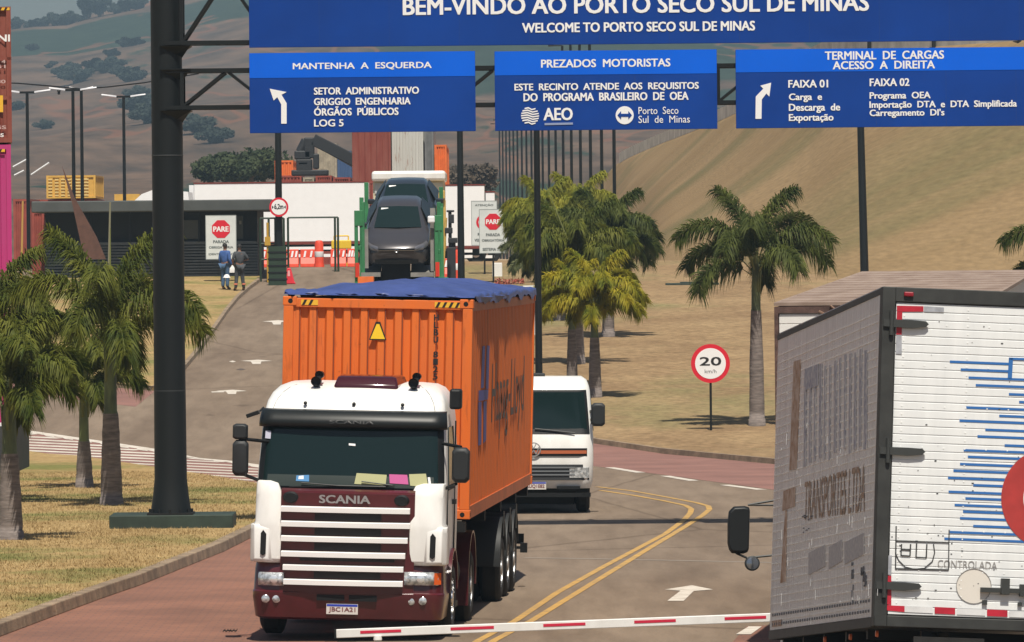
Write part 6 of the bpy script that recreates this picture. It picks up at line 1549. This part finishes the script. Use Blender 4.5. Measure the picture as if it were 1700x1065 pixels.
# reach stacker
bkst = mat("stacker_black", (.02, .022, .025), .6)
t = thing("reach_stacker", "black reach stacker with slanting telescopic boom above the containers", "container handler", (W(540, 290, 318).x, 318, gz(300))); o_ = t.location
def rs(px, py, dy=0): return W(px, py, 318+dy)-o_
mb = MB(); a, b = rs(520, 231), rs(600, 272); d_ = (b-a); mb.box((a+b)/2+Vector((0, 0, 0)), (d_.length, .6, .62), d_.to_track_quat('X', 'Z').to_matrix()); mb.build("boom", bkst, t, bevel=.04)
mb = MB(); a, b = rs(548, 253), rs(610, 288); d_ = b-a; mb.box((a+b)/2, (d_.length, .3, .2), d_.to_track_quat('X', 'Z').to_matrix()); mb.build("lift_cylinder", mat("steel_bright", (.3, .3, .3), .4), t)
mb = MB()
for (x0, y0, x1, y1, d2) in ((505, 228, 522, 262, .8), (489, 250, 516, 264, 1.0), (492, 264, 518, 284, 1.2), (484, 282, 545, 291, 1.4), (520, 255, 530, 280, .6), (495, 268, 512, 274, 1.4)):
    a, b = rs(x0, y0), rs(x1, y1); mb.bx(a.x, b.x, -.3, d2-.3, a.z, b.z)
a, b = rs(508, 232), rs(498, 252); mb.cyl(a, b, .25, n=10); mb.build("spreader", bkst, t, bevel=.06)
mb = MB(); mb.bx(1.2, 5.2, -.6, 2.6, .6, 2.4); mb.bx(.6, 1.6, .6, 1.8, 2.4, 4.0); mb.build("body", bkst, t, bevel=.08)
for x in (1.6, 4.6): mb = MB(); mb.lathe([(.2, -.2), (.5, -.25), (.85, -.2), (.9, 0), (.85, .3), (.3, .3)], c=(x, -.6, .9), axis='Y', n=20); mb.build("wheel", rubber, t, smooth=True)
# overhead cable
mb = MB(); pts = [W(-60, 135, 258), W(30, 138, 257), W(90, 143, 256.5), W(135, 147.5, 256), W(180, 144, 256), W(240, 137, 256), W(330, 122, 257)]
fine = []
for a, b in zip(pts[:-1], pts[1:]): fine += [a.lerp(b, k/4) for k in range(4)]
mb.tube(fine+[pts[-1]], .03, 5); o = mb.build("overhead_cable", blackpl); tagk(o, "thick black overhead cable sagging to the lamp post pair", "cable")
t = thing("wire_insulator", "small dark insulator on the cable left of the post pair", "insulator", W(98, 149, 256)); mb = MB(); mb.lathe([(.0, -.2), (.06, -.18), (.05, -.08), (.09, -.05), (.05, 0), (.09, .05), (.05, .1), (.0, .12)], n=10); mb.build("body", blackpl, t)
# left yard floodlight arms
for i, (a_, b_, lab) in enumerate((((22, 277), (44, 265), "upper pale slanting rod beside the pink container"), ((24, 291), (40, 283), "lower pale slanting rod beside the pink container"), ((52, 290), (82, 270), "pale slanting rod beside the leftmost lamp post"))):
    mb = MB(); p0 = W(*a_, 300); p1 = W(*b_, 300); mb.cyl((0, 0, 0), p1-p0, .06, n=6); o = mb.build("crane_rod", mat("rod_pale", (.6, .6, .6), .5)); o.location = p0; tagk(o, lab, "rod")

# cream lorry behind the transporter
LD = 262; t = thing("box_lorry", "cream box lorry with white roof and yellow flank behind the transported cars", "truck", XG(680, LD)); o_ = t.location
def lp(mb, x0, y0, x1, y1, dy, dep, bot=None):
    a = W(x0, y0, LD)-o_; b = W(x1, y1, LD)-o_; return mb.bx(a.x, b.x, dy, dy+dep, b.z if bot is None else bot, a.z)
cream = mat("cream_paint", (.62, .56, .40), .5, var=.1)
mb = MB(); lp(mb, 619, 301, 738, 430, 0, 6, .6); mb.build("body", cream, t, bevel=.04)
mb = MB(); lp(mb, 617, 284, 740, 300, -.3, 6.6); mb.build("roof", white_paint, t, bevel=.12)
mb = MB(); lp(mb, 622, 304, 735, 320, -.05, .06); mb.build("windscreen", mat("pale_glass", (.45, .47, .46), .2), t)
mb = MB(); lp(mb, 716, 316, 739, 330, -.5, .5); lp(mb, 718, 331, 741, 420, -.3, .3, .7); mb.build("yellow_panel", mat("panel_yellow", (.55, .36, .09), .6, var=.15), t, bevel=.04)
for s in (-1.2, 1.2): mb = MB(); mb.lathe([(.2, -.15), (.46, -.15), (.5, 0), (.3, .15)], c=(s, 1.5, .5), axis='X', n=16); mb.build("wheel", rubber, t, smooth=True)
t2_ = thing("loading_gear", "black and yellow machine parts right of the car transporter", "machinery", XG(748, 236))
mb = MB(); mb.cyl((0, 0, 0), (0, 0, 2.75), .07, n=10); mb.cyl((.16, .1, 0), (.12, .1, 1.7), .09, n=10); mb.cyl((0, 0, 1.3), (.16, .1, 1.5), .04); mb.box((.04, 0, .7), (.34, .3, 1.3))
for k, (x, z, w3, h3) in enumerate(((.06, 2.45, .2, .34), (-.05, 2.0, .3, .22), (.1, 1.62, .36, .2), (.02, 2.75, .3, .08))): mb.box((x, -.05, z), (w3, .22, h3))
mb.build("frame", bkst, t2_, bevel=.03); mb = MB(); mb.bx(-.35, -.28, -.1, 0, 0, 2.8); mb.cyl((-.3, -.05, .2), (-.15, -.05, 2.5), .05); mb.build("mast", MATS["panel_yellow"], t2_)

# ================================================================== CAR TRANSPORTER WITH CARS
def car(label, mm, M_):
    t = thing("car", label, "car", mtx=M_, group="grey cars on the transporter")
    # stations: y, half width, z bottom, z belt, roof half width, z top
    st = [(0.0, .62, .30, .52, .55, .60), (.06, .80, .22, .60, .66, .70), (.30, .88, .20, .72, .72, .80), (.75, .90, .20, .80, .74, .90), (1.10, .90, .20, .86, .72, .97), (1.30, .90, .20, .90, .70, 1.08), (1.95, .90, .20, .93, .60, 1.43), (2.4, .90, .20, .94, .58, 1.49), (3.1, .90, .20, .95, .56, 1.46), (3.75, .89, .22, .95, .58, 1.16), (3.95, .88, .24, .93, .64, 1.02), (4.25, .80, .32, .80, .66, .92), (4.30, .7, .4, .7, .6, .8)]
    rings = []
    for y, hw, zb_, zl, rw, zt_ in st:
        r = [(-hw*.9, zb_), (-hw, zb_+.10), (-hw*1.0, (zb_+zl)/2), (-hw*.985, zl-.04), (-hw*.95, zl), (-rw, zt_-.06), (-rw*.85, zt_-.012), (-rw*.4, zt_), (0, zt_+.004)]
        r = r+[(-x, z) for x, z in r[-2::-1]]; rings.append([(x, y+(.14*(x/.9)**2 if y < .8 else 0), z) for x, z in r])
    mb = MB(); mb.loft(rings); mb.build("body", mm, t, smooth=True)
    mb = MB(); mb.add([(-.66, 1.20, .985), (0, 1.13, .99), (.66, 1.20, .985), (-.55, 1.90, 1.405), (0, 1.86, 1.432), (.55, 1.90, 1.405)], [(0, 1, 4, 3), (1, 2, 5, 4)])
    mb.v = [(x, y-.03, z+.03) for x, y, z in mb.v]; ws_ = mb.build("windscreen", glass, t, smooth='all')
    mb = MB(); mb.box((-.38, 1.78, 1.385), (.2, .02, .08), Matrix.Rotation(-.55, 3, 'X')); mb.build("sticker", signw, ws_)
    for s in (-1, 1):
        mb = MB(); mb.add([(s*.90, 1.55, .97), (s*.90, 3.5, .99), (s*.62, 3.2, 1.38), (s*.635, 2.0, 1.37)], [(0, 1, 2, 3)]); mb.build("side_window", mat("car_side_glass", (.01, .014, .016), .35, spec=.2), t, solid=.02)
        mb = MB(); mb.box((s*.99, 1.5, 1.0), (.2, .12, .14)); mb.build("mirror", mm, t, bevel=.03)
        mb = MB(); mb.loft([[(s*.50, .02, .60), (s*.52, .0, .68), (s*.52, .1, .72)], [(s*.72, .10, .62), (s*.74, .12, .74), (s*.72, .2, .78)], [(s*.86, .30, .68), (s*.87, .36, .79), (s*.84, .4, .83)]], closed=False); mb.build("headlight", mat("car_lamp", (.18, .18, .2), .1, .5), t, smooth='all')
    mb = MB(); mb.loft([[(x, -.015+.14*(x/.9)**2, z) for x in (-.5, -.25, 0, .25, .5)] for z in (.60, .675)], closed=False); gr_ = mb.build("grille", blackpl, t, solid=.02)
    mb = MB(); mb.bx(-.5, .5, -.045, -.03, .632, .642); mb.lathe([(.035, 0), (.055, -.008), (.05, -.015), (.035, 0)], c=(0, -.04, .64), axis='Y', n=18); mb.build("emblem", chrome, gr_)
    mb = MB(); mb.loft([[(x, -.0+.16*(x/.9)**2, z) for x in (-.6, -.3, 0, .3, .6)] for z in (.24, .36)], closed=False); mb.build("lower_intake", blackpl, t, solid=.03)
    for s in (-1, 1):
        for y in (.82, 3.5):
            mb = MB(); mb.lathe([(.15, 0), (.2, -s*.01), (.3, 0), (.32, -s*.04), (.32, -s*.18), (.2, -s*.2)], c=(s*.905, y, .32), axis='X', n=22); mb.build("wheel", rubber, t, smooth=True)
    return t
car_g = mat("car_grey", (.060, .056, .060), .3, .3, coat=.6); car_b = mat("car_dark_blue", (.03, .038, .048), .3, .3, coat=.6)
CD = 170.0; c1_ = W(659, 452, CD); C1 = mtx(c1_, radians(1.2), radians(14), 0); car("dark grey car with round emblem at the tail of the car transporter", car_g, C1)
c2_ = W(671, 404, CD+4.8); C2 = mtx(c2_, radians(1.2), radians(9), 0); car("dark blue car behind and above the dark grey one on the transporter", car_b, C2)
zc = gz(CD); t = thing("car_transporter", "green car transporter trailer behind the orange container, loaded with two cars", "car transporter", (c1_.x, CD, zc)); o_ = t.location
green = mat("carrier_green", (.035, .18, .07), .5, var=.2, vscale=2); gry = mat("ramp_grey", (.22, .21, .19), .6, var=.2, vscale=3)
def tp(px, py, dy=0): return W(px, py, CD+dy)-o_
for (xa, xb, yt, lab) in ((588, 605, 342, 0), (721, 736, 350, 1)):
    mb = MB(); a = tp(xa, yt); b = tp(xb, yt); mb.bx(a.x, a.x+.10, -.1, .1, .6, a.z-.12); mb.bx(b.x-.09, b.x, -.1, .1, .6, b.z+.12); n_ = 6
    for k in range(n_): z = .8+(a.z-1.2)*k/(n_-1); mb.bx(a.x+.10, b.x-.09, -.05, .05, z, z+.12)
    mb.bx(a.x, b.x, .12, 12.0, 3.0, 3.25); mb.bx(a.x, b.x, .12, 12.0, 1.0, 1.25); mb.bx(a.x, a.x+.12, 5.9, 6.1, .6, a.z+.3); mb.bx(a.x, a.x+.12, 11.9, 12.0, .6, a.z+.8); mb.bx(a.x+.02, b.x-.04, -.12, .02, a.z-.55, a.z-.12); mb.build("side_post", green, t, bevel=.01)
    mb = MB(); z = tp(600, 449).z; mb.bx(a.x+.02, a.x+.13, -.16, -.101, z-.18, z+.22); mb.build("tail_light", mat("tail_red", (.6, .04, .02), .35), t)
for (x0, x1) in ((600, 632), (682, 720)):
    mb = MB(); a = tp(x0, 452); b = tp(x1, 452); mb.bx(a.x, b.x, -.3, .2, a.z-.12, a.z); c_ = tp(x0, 400, 5); mb.loft([[(a.x, .2, a.z-.1), (b.x, .2, a.z-.1), (b.x, .2, a.z-.02), (a.x, .2, a.z-.02)], [(a.x, 4.6, a.z+1.0), (b.x, 4.6, a.z+1.0), (b.x, 4.6, a.z+1.08), (a.x, 4.6, a.z+1.08)]]); mb.build("ramp", gry, t)
mb = MB(); a = tp(604, 380); mb.bx(a.x, a.x+.12, -.05, .3, tp(604, 445).z, a.z); a = tp(714, 345); b = tp(722, 345); mb.bx(a.x, b.x, .1, .5, tp(714, 450).z, a.z); mb.build("upright", gry, t)
mb = MB(); a = tp(604, 458); b = tp(724, 458); mb.bx(a.x, b.x, .3, 12, a.z-.35, a.z-.14); mb.build("deck", dark_steel, t)
mb = MB(); a = tp(633, 438); b = tp(681, 470); mb.bx(a.x, b.x, .25, .6, b.z, a.z); a = tp(606, 450); b = tp(720, 472); mb.bx(a.x, b.x, .61, .9, b.z, a.z); mb.build("deck_shade_fill", dark_steel, t)  # dark blocks added as the shade under the car and between the ramps
mb = MB(); a = tp(716, 364); mb.box((a.x, -.1, a.z), (.2, .1, .2)); mb.build("lamp", signw, t, bevel=.04)
for s in (-1, 1):
    for y in (3.5, 4.7, 5.9): wv = wheel(t, s*1.15, y, .42, .26, steel_rim, s, nuts=False)
boxo("orange_crate", "orange crate edge showing just above the tarpaulin", "crate", 594, 459, 620, 475, 160, 1.0, or2).location.z = 0

# ================================================================== PEOPLE
skin = mat("skin_brown", (.22, .11, .07), .6)
def skinned(name, verts, edges, radii, m, parent, root=0, sub=1):
    me = bpy.data.meshes.new(name); me.from_pydata(verts, edges, []); me.materials.append(m)
    o = bpy.data.objects.new(name, me); COL.objects.link(o); o.parent = parent
    mod = o.modifiers.new("skin", 'SKIN')
    if not me.skin_vertices: me.attributes
    if not me.skin_vertices:
        bpy.context.view_layer.objects.active = o; o.select_set(True); bpy.ops.mesh.customdata_skin_add(); o.select_set(False)
    for i, r in enumerate(radii): me.skin_vertices[0].data[i].radius = (r, r) if not isinstance(r, tuple) else r
    me.skin_vertices[0].data[root].use_root = True
    s = o.modifiers.new("sub", 'SUBSURF'); s.levels = sub; s.render_levels = sub
    mod.use_smooth_shade = True
    return o
def person(label, loc, rz, top_m, leg_m, arms, hair_m, cap=False, stripes=False, stance=.0, head_turn=0):
    t = thing("person", label, "person", loc, rot=(0, 0, rz))
    # joints (facing -y)
    J = {'pel': (0, 0, .95), 'waist': (0, .0, 1.08), 'chest': (0, .01, 1.30), 'neck': (0, 0, 1.46), 'nk2': (0, -.01, 1.52), 'head': (0, -.02, 1.61), 'crown': (0, -.01, 1.68)}
    V = []; Eg = []; Rr = []; ix = {}
    def add(k, p, r, par=None):
        ix[k] = len(V); V.append(p); Rr.append(r)
        if par: Eg.append((ix[par], ix[k]))
    add('pel', J['pel'], (.145, .11)); add('waist', J['waist'], (.135, .105), 'pel'); add('chest', J['chest'], (.155, .115), 'waist'); add('neck', J['neck'], .065, 'chest'); add('nk2', J['nk2'], .055, 'neck'); add('head', J['head'], (.078, .095), 'nk2'); add('crown', J['crown'], (.06, .075), 'head')
    for s, nm in ((-1, 'L'), (1, 'R')):
        add('hip'+nm, (s*.09, 0, .90), .10, 'pel'); add('kn'+nm, (s*(.10+stance*.3), -.02, .50), .062, 'hip'+nm); add('an'+nm, (s*(.11+stance), .01, .09), .042, 'kn'+nm); add('ft'+nm, (s*(.12+stance), -.10, .04), .04, 'an'+nm); add('toe'+nm, (s*(.125+stance), -.17, .03), .032, 'ft'+nm)
        sh, el, wr, pm = arms[nm]
        add('sh'+nm, sh, .062, 'chest'); add('el'+nm, el, .045, 'sh'+nm); add('wr'+nm, wr, .03, 'el'+nm); add('pm'+nm, pm, (.038, .022), 'wr'+nm)
        d_ = (Vector(pm)-Vector(wr)).normalized(); sd_ = d_.orthogonal().normalized()
        for q_ in range(4):
            b = Vector(pm)+sd_*(q_-1.5)*.017+d_*.02; l_ = (.062, .072, .068, .052)[q_]
            add('f%d%s' % (q_, nm), tuple(b), .009, 'pm'+nm); add('g%d%s' % (q_, nm), tuple(b+d_*l_*.55), .008, 'f%d%s' % (q_, nm)); add('h%d%s' % (q_, nm), tuple(b+d_*l_*.9+Vector((0, -.015, -.01))), .007, 'g%d%s' % (q_, nm))
        b = Vector(wr).lerp(Vector(pm), .5); add('t0'+nm, tuple(b+sd_*.035+d_*.01), .010, 'pm'+nm); add('t1'+nm, tuple(b+sd_*.05+d_*.04), .008, 't0'+nm)
    skinned("body", V, Eg, Rr, skin, t)
    def sub(keys, par, infl, name, m, root):
        v = []; e = []; r = []; mp = {}
        for k in keys: mp[k] = len(v); v.append(V[ix[k]]); q_ = Rr[ix[k]]; r.append(tuple(a+infl for a in q_) if isinstance(q_, tuple) else q_+infl)
        for a, b in Eg:
            ka = [k for k in keys if ix[k] == a]; kb = [k for k in keys if ix[k] == b]
            if ka and kb: e.append((mp[ka[0]], mp[kb[0]]))
        return skinned(name, v, e, r, m, t, mp[root])
    sub(['pel', 'waist', 'chest', 'neck', 'shL', 'elL', 'wrL', 'shR', 'elR', 'wrR'] if not stripes else ['pel', 'waist', 'chest', 'neck', 'shL', 'elL', 'shR', 'elR'], None, .016, "jacket", top_m, 'pel')
    sub(['pel', 'hipL', 'knL', 'anL', 'hipR', 'knR', 'anR'], None, .022, "trousers", leg_m, 'pel')
    sh_ = mat("boot_black", (.012, .012, .012), .6)
    for nm in 'LR':
        a = V[ix['an'+nm]]; b = V[ix['ft'+nm]]; c_ = V[ix['toe'+nm]]; skinned("boot", [(a[0], a[1], a[2]+.06), a, b, c_], [(0, 1), (1, 2), (2, 3)], [.058, .058, .05, .043], sh_, t, 1)
    mb = MB(); mb.lathe([(.0, .09), (.05, .082), (.082, .05), (.094, .0), (.088, -.04)], c=(0, .005, 1.655), n=16); hr = mb.build("hair" if not cap else "cap", hair_m, t, smooth='all'); 
    if cap: mb = MB(); mb.bx(-.06, .06, -.17, -.07, 1.655, 1.672); mb.build("peak", hair_m, hr, bevel=.006)
    # face
    mb = MB()
    for s in (-1, 1): mb.lathe([(0, -.012), (.010, -.006), (.012, 0)], c=(s*.03, -.108, 1.615), axis='Y', n=8)
    mb.build("eyes", mat("eye_dark", (.02, .015, .01), .3), t)
    mb = MB(); mb.loft([[(-.006, -.11, 1.62), (.006, -.11, 1.62), (0, -.118, 1.62)], [(-.014, -.11, 1.585), (.014, -.11, 1.585), (0, -.135, 1.585)]]); mb.build("nose", skin, t)
    if stripes:
        rf = mat("reflective_band", (.65, .2, .12), .4)
        for nm in 'LR':
            x = V[ix['an'+nm]][0]; y = V[ix['an'+nm]][1]; mb = MB(); mb.lathe([(.073, -.0), (.076, .01), (.078, .05), (.075, .06)], c=(x*.99, y-.0, .22), n=14); mb.build("leg_band", rf, t, smooth=True)
    return t
blue_cl = mat("coverall_blue", (.045, .11, .32), .75, var=.15, vscale=6); jean = mat("jeans_blue", (.06, .12, .22), .8, var=.15, vscale=6); grey_cl = mat("uniform_grey", (.05, .055, .062), .8, var=.15, vscale=6); hair = mat("hair_black", (.012, .010, .009), .7)
armsA = {'L': ((-.19, .0, 1.40), (-.23, .03, 1.13), (-.24, -.08, .92), (-.24, -.12, .85)), 'R': ((.19, .0, 1.40), (.24, .02, 1.13), (.21, -.10, .93), (.20, -.14, .86))}
armsB = {'L': ((-.19, .0, 1.40), (-.33, .05, 1.17), (-.22, -.20, 1.12), (-.16, -.24, 1.12)), 'R': ((.19, .0, 1.40), (.27, .02, 1.14), (.20, -.16, .98), (.16, -.2, .95))}
pA = person("standing worker in blue coverall with hands low, left one by the stop board", XG(374, 229.5, .12), radians(145), blue_cl, jean, armsA, hair)
pB = person("standing worker in dark grey uniform, elbow out, right one by the stop board", XG(398, 228.5, .12), radians(200), grey_cl, grey_cl, armsB, hair, cap=True, stripes=True, stance=.05)
for i, (x, lab) in enumerate(((376.5, "white helmet held low by the worker in blue"), (386, "white bag hanging between the two workers"))):
    p = W(x, 459 if i == 0 else 447, 229); mb = MB(); mb.lathe([(.0, .09), (.06, .085), (.11, .03), (.125, -.02), (.15, -.03), (.15, -.04), (.0, -.04)], n=16) if i == 0 else mb.loft([[(x_*s, y_*s, z) for x_, y_ in ((-.1, -.05), (.1, -.05), (.1, .05), (-.1, .05))] for z, s in ((-.12, 1.05), (-.1, 1.1), (.05, 1), (.12, .35), (.16, .3))])
    o = mb.build("safety_helmet" if i == 0 else "plastic_bag", signw, smooth=True); o.location = p; tagk(o, lab, "helmet" if i == 0 else "bag")

# ================================================================== GRASS BLADES
def in_poly(x, y, P):
    c_ = False; n_ = len(P); j = n_-1
    for i in range(n_):
        xi, yi = P[i][0], P[i][1]; xj, yj = P[j][0], P[j][1]
        if (yi > y) != (yj > y) and x < (xj-xi)*(y-yi)/(yj-yi)+xi: c_ = not c_
        j = i
    return c_
rng = random.Random(2); vs_g = []; fs_g = []; tries = 0; cnt = 0
while cnt < 60000 and tries < 400000:
    tries += 1; y = rng.uniform(78, 135); x = rng.uniform(-.092, .0)*y
    if not in_poly(x, y, L1): continue
    dn = noise.noise(Vector((x*.5, y*.3, 0)))+noise.noise(Vector((x*1.7, y*1.1, 5)))*.6
    if dn < rng.uniform(-.9, .5): continue
    cnt += 1; h_ = rng.uniform(.02, .055); a = rng.random()*pi; dx, dy = cos(a)*.007, sin(a)*.007; lx, ly = rng.gauss(0, .02), rng.gauss(0, .02); b = len(vs_g); z = gz(y)+.148
    vs_g += [(x-dx, y-dy, z), (x+dx, y+dy, z), (x+lx, y+ly, z+h_)]; fs_g.append((b, b+1, b+2))
me = bpy.data.meshes.new("grass_blades"); me.from_pydata(vs_g, [], fs_g); me.materials.append(grassy("blade_grass", (.34, .24, .11), (.44, .32, .16), (.17, .17, .06), gscale=.22, gpos=.50))
o = bpy.data.objects.new("grass_blades", me); COL.objects.link(o); o["kind"] = "stuff"
